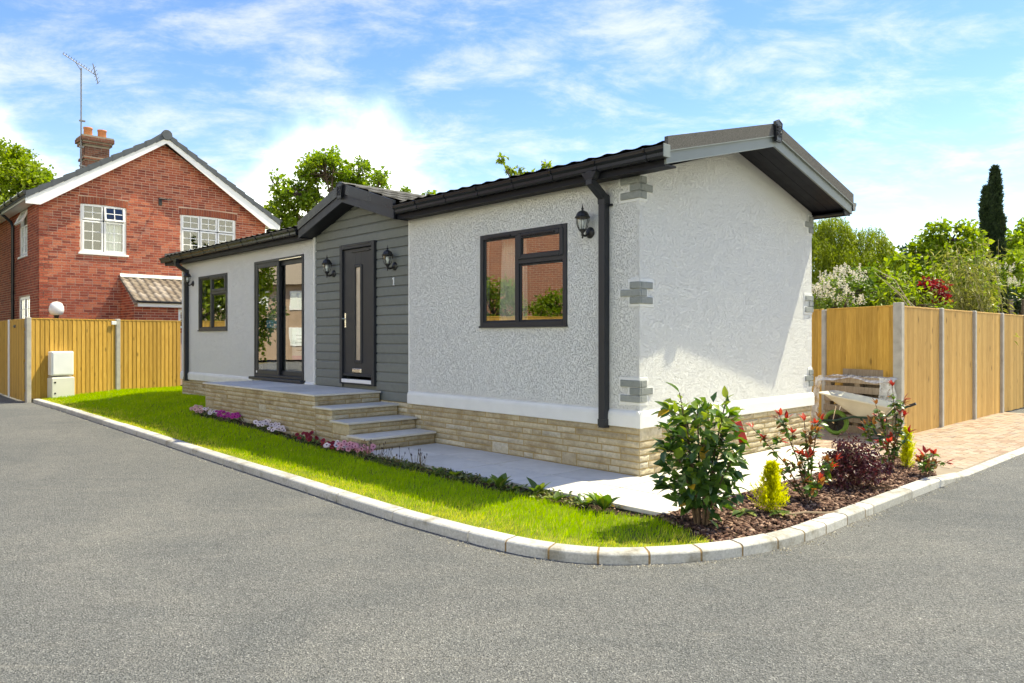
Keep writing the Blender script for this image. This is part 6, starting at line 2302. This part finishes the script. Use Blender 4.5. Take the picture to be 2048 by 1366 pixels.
def basis(D, N):
    D = Vector(D).normalized(); N = Vector(N)
    N = (N - D * N.dot(D))
    N = N.normalized() if N.length > 1e-4 else D.orthogonal().normalized()
    Y = N.cross(D)
    return Matrix(((D.x, Y.x, N.x, 0), (D.y, Y.y, N.y, 0), (D.z, Y.z, N.z, 0), (0, 0, 0, 1)))


def put_leaf(me, parent, p, D, N, size, name='leaf'):
    o = bpy.data.objects.new(name, me)
    COL.objects.link(o); o.parent = parent
    o.matrix_local = Matrix.Translation(p) @ basis(D, N) @ Matrix.Diagonal((size, size, size, 1))
    return o


MAT['glossy_leaf'] = leafmat('glossy_green_leaf', [(0.0, (0.030, 0.072, 0.018)), (0.35, (0.061, 0.130, 0.028)), (0.7, (0.135, 0.227, 0.037)), (0.9, (0.297, 0.364, 0.040)), (1.0, (0.405, 0.442, 0.057))], .3, .30, (1.2, 1.4, .4), spec=.55)
MAT['yellow_leaf'] = leafmat('yellowing_leaf', [(0.0, (0.52, 0.34, 0.03)), (1.0, (0.60, 0.27, 0.02))], .35, .4, (1, .9, .4))
MAT['red_leaf'] = leafmat('red_tip_leaf', [(0.0, (0.24, 0.030, 0.022)), (0.6, (0.44, 0.035, 0.030)), (1.0, (0.54, 0.10, 0.06))], .35, .35, (1.2, .6, .5))
GL = [ovate('leaf', MAT['glossy_leaf'], 1, .58, .22, .14, r) for r in (.0, .1, .2, .3, .4, .5, .62, .75)]
GT = [ovate('leaf', MAT['glossy_leaf'], 1, .56, .10, .16, r) for r in (.85, .92, 1.0)]
YL = [ovate('leaf', MAT['yellow_leaf'], 1, .62, .25, .1, r) for r in (.1, .9)]
RL = [ovate('leaf', MAT['red_leaf'], 1, .42, .12, .2, r) for r in (.2, .5, .8, 1.0)]
MAT['bronze_leaf'] = leafmat('bronze_leaf', [(0.0, (0.20, 0.09, 0.035)), (1.0, (0.36, 0.19, 0.06))], .35, .35, (1.2, .9, .5))
BZ = [ovate('leaf', MAT['bronze_leaf'], 1, .42, .12, .2, r) for r in (.1, .9)]
RS = random.Random(5)


def gdir(a=1.0):
    return Vector((RS.gauss(0, a), RS.gauss(0, a), RS.gauss(0, a)))


# big evergreen shrub at the lawn's tip
sb = Vector((1.44, 5.72, -.04))
SH = thing('evergreen_shrub', 'tall leafy green shrub with a few yellow leaves at the corner of the bark bed', 'shrub', Matrix.Translation(sb))
tb = MB()
stems = []
for k in range(9):
    a = 2 * math.pi * k / 9 + RS.uniform(-.3, .3)
    hgt = [.98, .84, .92, .62, 1.02, .70, .80, .88, .55][k]
    out = [.20, .26, .12, .30, .16, .26, .24, .10, .28][k]
    tip = Vector((math.cos(a) * out, math.sin(a) * out * .8, hgt))
    midp = Vector((math.cos(a) * out * .45, math.sin(a) * out * .4, hgt * .5))
    P = [Vector((math.cos(a) * .03, math.sin(a) * .03, -.05)), midp, tip]
    tb.tube(P, [.011, .008, .004], 6)
    stems.append(P)
    for q in range(5):
        f = RS.uniform(.2, .85)
        b0 = P[0].lerp(P[1], f * 2) if f < .5 else P[1].lerp(P[2], f * 2 - 1)
        aa = RS.uniform(0, 6.28)
        e = b0 + Vector((math.cos(aa) * RS.uniform(.10, .22), math.sin(aa) * RS.uniform(.10, .2), RS.uniform(.02, .12)))
        tb.tube([b0, e], [.005, .003], 5); stems.append([b0, b0.lerp(e, .5), e])
tb.build('stems', MAT['twig'], SH)
cnt = 0
spots = []
for P in stems:
    L = (P[2] - P[0]).length
    m_n = max(5, int(L / .040))
    for q in range(m_n):
        f = (q + .7) / m_n
        if L > .5 and f < .18: continue
        p = P[0].lerp(P[1], f * 2) if f < .5 else P[1].lerp(P[2], f * 2 - 1)
        for _ in range(1 if L > .5 else 1):
            spots.append((p, P[2] - P[0], f))
    for q in range(4):
        spots.append((P[2], P[2] - P[0], 1.05))
RS.shuffle(spots)
for i, (p, ax, f) in enumerate(spots[:292]):
    d = gdir(); d -= ax.normalized() * d.dot(ax.normalized()); d.normalize()
    d = d + ax.normalized() * RS.uniform(.1, .6) + Vector((p.x, p.y, 0)) * 1.6
    if f > 1: d = d * .6 + ax.normalized() * .8
    pale = p.z > .55 and RS.random() < .55
    me = RS.choice(GT) if pale else RS.choice(GL)
    if i in (40, 90, 140, 190): me = YL[i % 2]
    put_leaf(me, SH, p, d + Vector((0, 0, -.15 if not pale else .25)), Vector((0, 0, 1)) + gdir(.35), RS.uniform(.095, .145) * (.8 if pale else 1))
g = np.random.default_rng(15)
n = 420
cz_ = g.uniform(.16, .95, n); w = g.uniform(0, 2 * math.pi, n)
rr_ = .31 * np.sqrt(g.uniform(.03, 1, n)) * (1 - .35 * np.clip((cz_ - .6) / .4, 0, 1)) * np.clip(cz_ / .28, .35, 1)
P = np.stack([rr_ * np.cos(w), rr_ * np.sin(w) * .8, cz_], 1)
D = np.stack([np.cos(w), np.sin(w), g.normal(size=n) * .4], 1) + g.normal(size=(n, 3)) * .5
V, Ft = leaves(P, D, g.normal(size=(n, 3)) * .5 + np.array([0, -.3, 1.0]), g.uniform(.08, .125, n), g.uniform(.048, .075, n))
rnd = np.clip(g.uniform(0, .75, n) + .25 * (cz_ > .75), 0, 1)
tag(link('inner_leaves', np_mesh('inner_leaves', V, Ft, MAT['glossy_leaf'], rnd=np.concatenate([rnd, rnd])), SH), kind='stuff')
# red tag hung in it
MAT['red_card'] = plain('red_card', (0.62, 0.02, 0.015), .4, .15, 20)
tg = Vector((1.72, 5.66, .70))
m_ = MB(); m_.box(-.036, .036, -.002, .002, -.09, .07, .0015); m_.tube([(0, 0, .05), (-.04, .0, .10)], .0015, 4)
tag(m_.build('plant_tag', MAT['red_card'], None, Matrix.Translation(tg) @ Matrix.Rotation(R(-18), 4, 'Y') @ Matrix.Rotation(R(15), 4, 'Z')), 'bright red card tag hanging on the right of the tall green shrub', 'tag')


def photinia(label, x, y, stems_, seed, nleaf, zs=1.0, z0=-.04):
    rs = random.Random(seed)
    T = thing('photinia', label, 'shrub', Matrix.Translation((x, y, z0)), 'red tipped shrubs in the bark bed')
    tb = MB(); nodes = []
    for (dx_, dy_, h) in stems_:
        tip = Vector((dx_, dy_, h * zs))
        P = [Vector((0, 0, -.03)), Vector((dx_ * .45 + rs.gauss(0, .02), dy_ * .45, h * zs * .5)), tip]
        tb.tube(P, [.008, .006, .003], 6)
        nodes.append((P, True))
        for q in range(3):
            f = rs.uniform(.45, .9); b0 = P[0].lerp(P[1], f * 2) if f < .5 else P[1].lerp(P[2], f * 2 - 1)
            e = b0 + Vector((rs.gauss(0, .09), rs.gauss(0, .07), rs.uniform(.03, .12)))
            tb.tube([b0, e], [.004, .0025], 5); nodes.append(([b0, b0.lerp(e, .5), e], True))
    tb.build('stems', MAT['twig'], T)
    k = 0
    for (P, tipred) in nodes:
        ax = (P[2] - P[0]).normalized()
        L = (P[2] - P[0]).length
        tipred = rs.random() < .62
        for q in range(4):                       # whorl of young leaves at each tip
            w = 2 * math.pi * q / 5 + rs.random()
            s_ = ax.orthogonal().normalized(); b_ = ax.cross(s_)
            d = ax * rs.uniform(.6, 1.2) + (s_ * math.cos(w) + b_ * math.sin(w)) * rs.uniform(.3, .8)
            put_leaf(RL[rs.randrange(4)] if tipred else BZ[rs.randrange(2)], T, P[2], d, ax * -.3 + Vector((0, 0, .6)), rs.uniform(.060, .095))
        n = max(5, int(L / .020))
        for q in range(n):
            f = rs.uniform(.3, .95); p = P[0].lerp(P[1], f * 2) if f < .5 else P[1].lerp(P[2], f * 2 - 1)
            d = Vector((rs.gauss(0, 1), rs.gauss(0, 1), rs.gauss(.1, .5)))
            put_leaf(GL[rs.randrange(3, 8)] if rs.random() < .78 else BZ[rs.randrange(2)], T, p, d, Vector((rs.gauss(0, .4), rs.gauss(0, .4), 1)), rs.uniform(.052, .085))
            k += 1


photinia('red tipped shrub with sprawling stems between the golden conifer and the burgundy bush', 2.62, 6.62, [(-.42, .25, .62), (-.22, .1, .74), (-.02, .05, .70), (.14, .12, .72), (-.12, -.1, .42), (.2, -.12, .38), (.02, -.22, .22), (-.3, -.05, .30)], 1, 100)
photinia('tall thin red tipped shrub in front of the wheelbarrow', 4.06, 8.02, [(.02, .02, .92), (-.12, .1, .72), (.13, -.02, .60), (-.26, .05, .50), (.22, .05, .42), (-.1, -.1, .3)], 2, 80)
photinia('low red tipped seedling near the back edge of the bark bed', 4.32, 7.78, [(.05, .0, .20), (-.06, .05, .16), (.12, .08, .12)], 3, 20)

# golden conifers
def conifer(label, x, y, h, r, seed, n):
    g = np.random.default_rng(seed)
    T = thing('golden_conifer', label, 'conifer', Matrix.Translation((x, y, -.05)), 'golden conifers in the bark bed')
    m_ = MB(); m_.tube([(0, 0, 0), (0, 0, h * .85)], [.015, .004], 6); m_.build('trunk', MAT['twig'], T)
    Pl, Dl, Tn = [], [], []
    nb = 95
    for k in range(nb):                       # upswept feathery sprays
        f = (k + g.uniform(0, 1)) / nb
        z0 = h * (.03 + .90 * f)
        w = k * 2.4 + g.normal() * .4
        L = (r * 1.25 * (1 - f) ** .8 + .03) * g.uniform(.55, 1.25)
        d = np.array([math.cos(w), math.sin(w), .75 + 1.3 * f + g.normal() * .2]); d /= np.linalg.norm(d)
        m = max(10, int(n / nb))
        t = g.uniform(.1, 1, m)[:, None]
        side = g.normal(size=(m, 3)) * .018 * (1.15 - t)
        Pl.append(np.array([0, 0, z0]) + d * L * 1.15 * t + np.array([0, 0, .03]) * t * t + side)
        Dl.append(d + g.normal(size=(m, 3)) * .55 + np.array([0, 0, .35]))
        Tn.append(np.clip(.25 + .6 * t[:, 0] + g.normal(size=m) * .15, 0, 1))
    P = np.concatenate(Pl); D = np.concatenate(Dl); rnd = np.concatenate(Tn); n = len(P)
    V, Ft = leaves(P, D, rand_dir(g, n), g.uniform(.014, .034, n), g.uniform(.006, .011, n))
    link('foliage', np_mesh('foliage', V, Ft, LM['gold'], rnd=np.concatenate([rnd, rnd])), T)


conifer('small golden yellow conifer beside the tall green shrub', 2.12, 6.12, .41, .115, 5, 5600)
conifer('golden conifer at the back of the bed near the drive', 4.36, 8.28, .44, .085, 6, 3800)

# burgundy bush
lob = [((3.25, 7.22, .21), (.24, .26, .19)), ((3.13, 7.1, .13), (.22, .2, .13)), ((3.36, 7.28, .27), (.17, .18, .17)), ((3.42, 7.2, .13), (.20, .2, .12)), ((3.2, 7.2, .34), (.10, .1, .10))]
lobes_tree('burgundy_shrub', 'dark burgundy small leaved bush in the middle of the bark bed', 'shrub', (3.3, 7.2), .2, lob, .038, .024, 18, .062, 1350, LM['burgundy'], 77, .012, bark='twig', limb_r=.006, gap=.42)

# broad leaved sprigs by the golden conifer, and leafy plants along the path edge
def rosette(label, p, n, size, up, seed, mats, cat='plant', name='leafy_plant', group='small leafy plants along the path edge'):
    rs = random.Random(seed)
    T = thing(name, label, cat, Matrix.Translation(p), group)
    for k in range(n):
        a = 2 * math.pi * k / n + rs.uniform(-.4, .4)
        e = rs.uniform(up * .5, up * 1.3)
        put_leaf(rs.choice(mats), T, Vector((math.cos(a) * .012, math.sin(a) * .012, .0)), Vector((math.cos(a), math.sin(a), e)), Vector((-math.cos(a) * .5, -math.sin(a) * .5, 1)), size * rs.uniform(.7, 1.2))
    return T


MAT['fresh_leaf'] = leafmat('fresh_leaf', [(0.0, (0.060, 0.115, 0.018)), (0.5, (0.12, 0.20, 0.03)), (1.0, (0.24, 0.29, 0.06))], .35)
FL = [ovate('leaf', MAT['fresh_leaf'], 1, .5, .35, .15, r) for r in (.0, .3, .6, 1.0)]
DL = [ovate('leaf', MAT['glossy_leaf'], 1, .6, .3, .15, r) for r in (.3, .6, .75, .9)]
rosette('broad pale leaves low in the bark left of the golden conifer', (1.86, 6.03, .0), 7, .12, .25, 1, FL)
rosette('yellow green leaves at the foot of the golden conifer', (2.16, 5.98, .0), 7, .11, .3, 2, FL)
for k, (tt, n_, sz_, up_, ms, lb) in enumerate([(-.62, 9, .15, 1.6, DL, 'upright dark leafy plant beside the foot of the tall shrub'), (-.38, 7, .10, .8, DL, 'spreading leafy plant at the end of the soil strip near the tall shrub'), (-.12, 7, .10, .5, FL, 'pale leafy plant in the soil strip, third from the tall shrub'),
                                              (.18, 5, .13, 1.5, FL, 'upright green plant in the soil strip opposite the near downpipe'), (.45, 7, .09, .7, FL, 'loose leafy clump in the soil strip left of the upright green plant'), (.62, 5, .15, 1.8, FL, 'taller crinkled leaf plant in the soil strip opposite the quoin corner'),
                                              (.88, 6, .08, .5, DL, 'low leafy clump between the two taller plants in the soil strip'), (1.35, 7, .10, 1.0, DL, 'dark leafy plant in the soil strip opposite the big window right edge'), (1.62, 6, .09, .6, FL, 'flat pale leaves in the soil strip opposite the big window')]):
    p = hw(-1.30 + .05 * math.sin(k * 2.3), tt); rosette(lb, (p.x, p.y, -.03), n_ + 2, sz_ * 1.25, max(1.0, up_ * 1.25), 10 + k, ms)
# dry lavender-like tufts with dark seed heads
MAT['dry_stem'] = plain('dry_stem', (0.16, 0.12, 0.06), .9)
MAT['seed_head'] = plain('dark_seed_head', (0.05, 0.03, 0.035), .9)
rs = random.Random(9)
for k, tt in enumerate((3.08, 2.86, 2.62, 2.36, 2.12, 1.92)):
    p = hw(-1.26 + rs.uniform(-.04, .03), tt)
    T = thing('lavender_tuft', '%s dry dark headed tuft from the steps in the soil strip' % ('first', 'second', 'third', 'fourth', 'fifth', 'sixth')[k], 'plant', Matrix.Translation((p.x, p.y, -.03)), 'dry tufts along the path edge')
    m_ = MB(); m2 = MB()
    for q in range(9):
        a = rs.uniform(0, 6.28); o_ = rs.uniform(.01, .11); h = rs.uniform(.08, .22)
        e = Vector((math.cos(a) * o_, math.sin(a) * o_, h))
        m_.tube([(math.cos(a) * .02, math.sin(a) * .02, 0), e], [.0025, .0018], 4)
        if q < 6: m2.tube([e - Vector((0, 0, .004)), e + Vector((0, 0, .02))], [.006, .003], 5)
    m_.build('stalks', MAT['dry_stem'], T); m2.build('seed_heads', MAT['seed_head'], T)
    for q in range(12):
        a = rs.uniform(0, 6.28)
        put_leaf(rs.choice(FL), T, Vector((rs.gauss(0, .05), rs.gauss(0, .05), rs.uniform(.0, .03))), Vector((math.cos(a), math.sin(a), .6)), Vector((0, 0, 1)), rs.uniform(.03, .05))

g = np.random.default_rng(19)
n = 3400
tt = np.concatenate([g.uniform(-.7, 3.25, 2200), g.uniform(3.2, 8.9, 1200)]); ss_ = np.where(tt < 3.2, -1.16 - g.uniform(0, .26, n), -1.10 - g.uniform(0, .20, n))
clump = np.sin(tt * 9.1) * np.sin(tt * 3.7 + 1) + g.normal(size=n) * .4
k_ = clump > -.15
tt, ss_ = tt[k_], ss_[k_]; n = len(tt)
X = CX + VX * ss_ + UX * tt; Y = CY + VY * ss_ + UY * tt
P = np.stack([X, Y, lawn_z(X, Y) + g.uniform(-.01, .045, n)], 1)
D = g.normal(size=(n, 3)) * np.array([1, 1, .5]) + np.array([0, 0, .45])
V, Ft = leaves(P, D, g.normal(size=(n, 3)) * .5 + np.array([0, 0, 1.0]), g.uniform(.022, .065, n), g.uniform(.012, .034, n))
MAT['cover_leaf'] = leafmat('ground_cover_leaf', [(0.0, (0.05, 0.08, 0.02)), (0.5, (0.12, 0.16, 0.035)), (0.8, (0.24, 0.24, 0.08)), (1.0, (0.30, 0.20, 0.10))], .3)
rnd = g.uniform(0, 1, n)
tag(link('ground_cover', np_mesh('ground_cover', V, Ft, MAT['cover_leaf'], rnd=np.concatenate([rnd, rnd]))), 'low straggly leaves covering the soil strip', 'ground cover', kind='stuff')

# bedding flowers along the terrace
def flower_mesh(c1, c2, nm):
    mo = leafmat(nm + '_petal', [(0, c1), (1, c1)], .3, .6, (1, .9, .9)); mi_ = leafmat(nm + '_eye', [(0, c2), (1, c2)], .1, .6, (1, 1, 1))
    mb = MB(); V = [(0, 0, -.25)]; Fc = []; mi = []
    n = 15
    for r_, z_ in ((.30, -.02), (.72, .06), (1.0, .0)):
        for k in range(n):
            w = 2 * math.pi * k / n
            rr_ = r_ * (1 - (.16 if r_ > .5 else 0) * (.5 - .5 * math.cos(w * 5)) ** 2)
            V.append((rr_ * math.cos(w), rr_ * math.sin(w), z_ + .05 * math.sin(w * 5)))
    for k in range(n):
        k2 = (k + 1) % n
        Fc.append((0, 1 + k, 1 + k2)); mi.append(1)
        for j in (0, 1):
            Fc.append((1 + j * n + k, 1 + (j + 1) * n + k, 1 + (j + 1) * n + k2, 1 + j * n + k2)); mi.append(1 if j == 0 and False else 0)
    mb.add(V, Fc); mb.mi = mi
    return mb.mesh(nm, [mo, mi_], True)


FM = {'pink': flower_mesh((.72, .34, .40), (.22, .01, .04), 'pink_flower'), 'white': flower_mesh((.80, .70, .72), (.10, .01, .05), 'white_flower'),
      'magenta': flower_mesh((.50, .035, .28), (.10, .0, .06), 'magenta_flower'), 'red': flower_mesh((.26, .012, .02), (.05, .0, .01), 'dark_red_flower'), 'peach': flower_mesh((.78, .46, .40), (.25, .05, .04), 'peach_flower')}
rs = random.Random(21)
beds = [(8.85, -1.12, 'peach', 12, 'peach flowers at the far left end of the terrace wall'), (8.45, -1.17, 'peach', 8, 'second clump of peach flowers, just left of the white ones'), (8.02, -1.17, 'white', 5, 'small white clump between the peach and the magenta flowers'), (7.55, -1.17, 'magenta', 8, 'magenta flowers left half of the bright patch below the terrace'),
        (7.18, -1.17, 'magenta', 11, 'magenta flowers right half of the bright patch below the terrace'), (6.05, -1.18, 'white', 11, 'white dark eyed flowers below the middle of the terrace, left clump'), (5.62, -1.18, 'white', 12, 'white dark eyed flowers below the middle of the terrace, right clump'),
        (4.78, -1.20, 'red', 7, 'dark red flowers left of the steps'), (4.42, -1.20, 'red', 7, 'dark red flowers beside the second step'), (3.98, -1.21, 'red', 6, 'dark red flowers beside the third step'),
        (3.78, -1.25, 'white', 7, 'pale pink flowers left of the largest pink clump by the bottom step'), (3.52, -1.24, 'pink', 12, 'pink dark eyed flowers in front of the bottom step'), (3.24, -1.20, 'pink', 12, 'pink dark eyed flowers at the start of the path')]
for (tt, ss_, kd_, nf, lb) in beds:
    p = hw(ss_, tt); z = float(lawn_z(np.array([p.x]), np.array([p.y]))[0])
    T = thing('bedding_flowers', lb, 'flowers', Matrix.Translation((p.x, p.y, z - .005)), 'bedding flowers along the terrace')
    for q in range(26):
        a = rs.uniform(0, 6.28); r_ = rs.uniform(0, .15)
        pp = Vector((UX * r_ * math.cos(a) * 1.2 + VX * .5 * r_ * math.sin(a), UY * r_ * math.cos(a) * 1.2 + VY * .5 * r_ * math.sin(a), rs.uniform(0, .06)))
        put_leaf(rs.choice(FL if q % 2 else DL), T, pp, Vector((rs.gauss(0, 1), rs.gauss(0, 1), .6)), Vector((0, 0, 1)), rs.uniform(.035, .06))
    for q in range(int(nf * 1.5)):
        a = rs.uniform(0, 6.28); r_ = .17 * math.sqrt(rs.random())
        pp = Vector((UX * r_ * math.cos(a) * 1.25 + VX * .6 * r_ * math.sin(a), UY * r_ * math.cos(a) * 1.25 + VY * .6 * r_ * math.sin(a), rs.uniform(.06, .135)))
        nrm = Vector((.05 + rs.gauss(0, .35), -.75 + rs.gauss(0, .3), .75))
        o = bpy.data.objects.new('flower', FM[kd_]); COL.objects.link(o); o.parent = T
        o.matrix_local = Matrix.Translation(pp) @ basis(nrm.orthogonal(), nrm) @ Matrix.Diagonal([rs.uniform(.027, .040)] * 3 + [1])

# fallen twig on the bark
m_ = MB(); m_.tube([(0, 0, 0), (.18, .02, .012), (.36, .0, .006), (.47, .03, .01)], [.006, .009, .008, .004], 6)
tag(m_.build('fallen_twig', plain('pale_twig', (.34, .25, .17), .9), None, Matrix.Translation((2.16, 5.93, .0)) @ Matrix.Rotation(R(8), 4, 'Z')), 'pale fallen twig lying on the bark chips', 'twig')

# grit and mortar crumbs swept against the foot of the kerb
g = np.random.default_rng(44)
n = 800
aa = g.uniform(JL[0], KARC[-1] - 6, n)
aa = np.where(g.uniform(0, 1, n) < .35, np.array(joints)[g.integers(1, len(joints), n)] + g.normal(size=n) * .05, aa)
P, dd = [], -np.abs(g.normal(size=n)) * .05 - .006
for a_, d_ in zip(aa, dd):
    p, d, nn = kerb_at(float(a_)); P.append((p.x + nn.x * d_, p.y + nn.y * d_, -.118))
P = np.array(P); sz_ = g.uniform(.002, .0065, n)[:, None]
C8 = np.array([(-1, -1, -.6), (1, -.8, -.6), (.9, 1, -.6), (-1, .8, -.6), (-.5, -.6, .8), (.6, -.4, .7), (.4, .5, .8), (-.6, .5, .6)])
V = (P[:, None, :] + C8[None] * sz_[:, None, :] * g.uniform(.7, 1.3, (n, 8, 1))).reshape(-1, 3)
i8 = np.arange(n) * 8
Fq = np.concatenate([np.stack([i8 + a for a in f], 1) for f in ((4, 5, 6, 7), (0, 1, 5, 4), (1, 2, 6, 5), (2, 3, 7, 6), (3, 0, 4, 7))])
rnd = g.uniform(0, 1, n)
MAT['grit'] = varied('kerb_grit', [(0.0, (0.12, 0.115, 0.10)), (0.5, (0.24, 0.22, 0.18)), (1.0, (0.46, 0.43, 0.36))], .9, .15, 60, .2, 100, .002)
tag(link('road_grit', np_mesh('road_grit', V, Fq, MAT['grit'], rnd=np.concatenate([rnd] * 5))), 'pale grit and crumbs lying along the foot of the kerb', 'grit', kind='stuff')
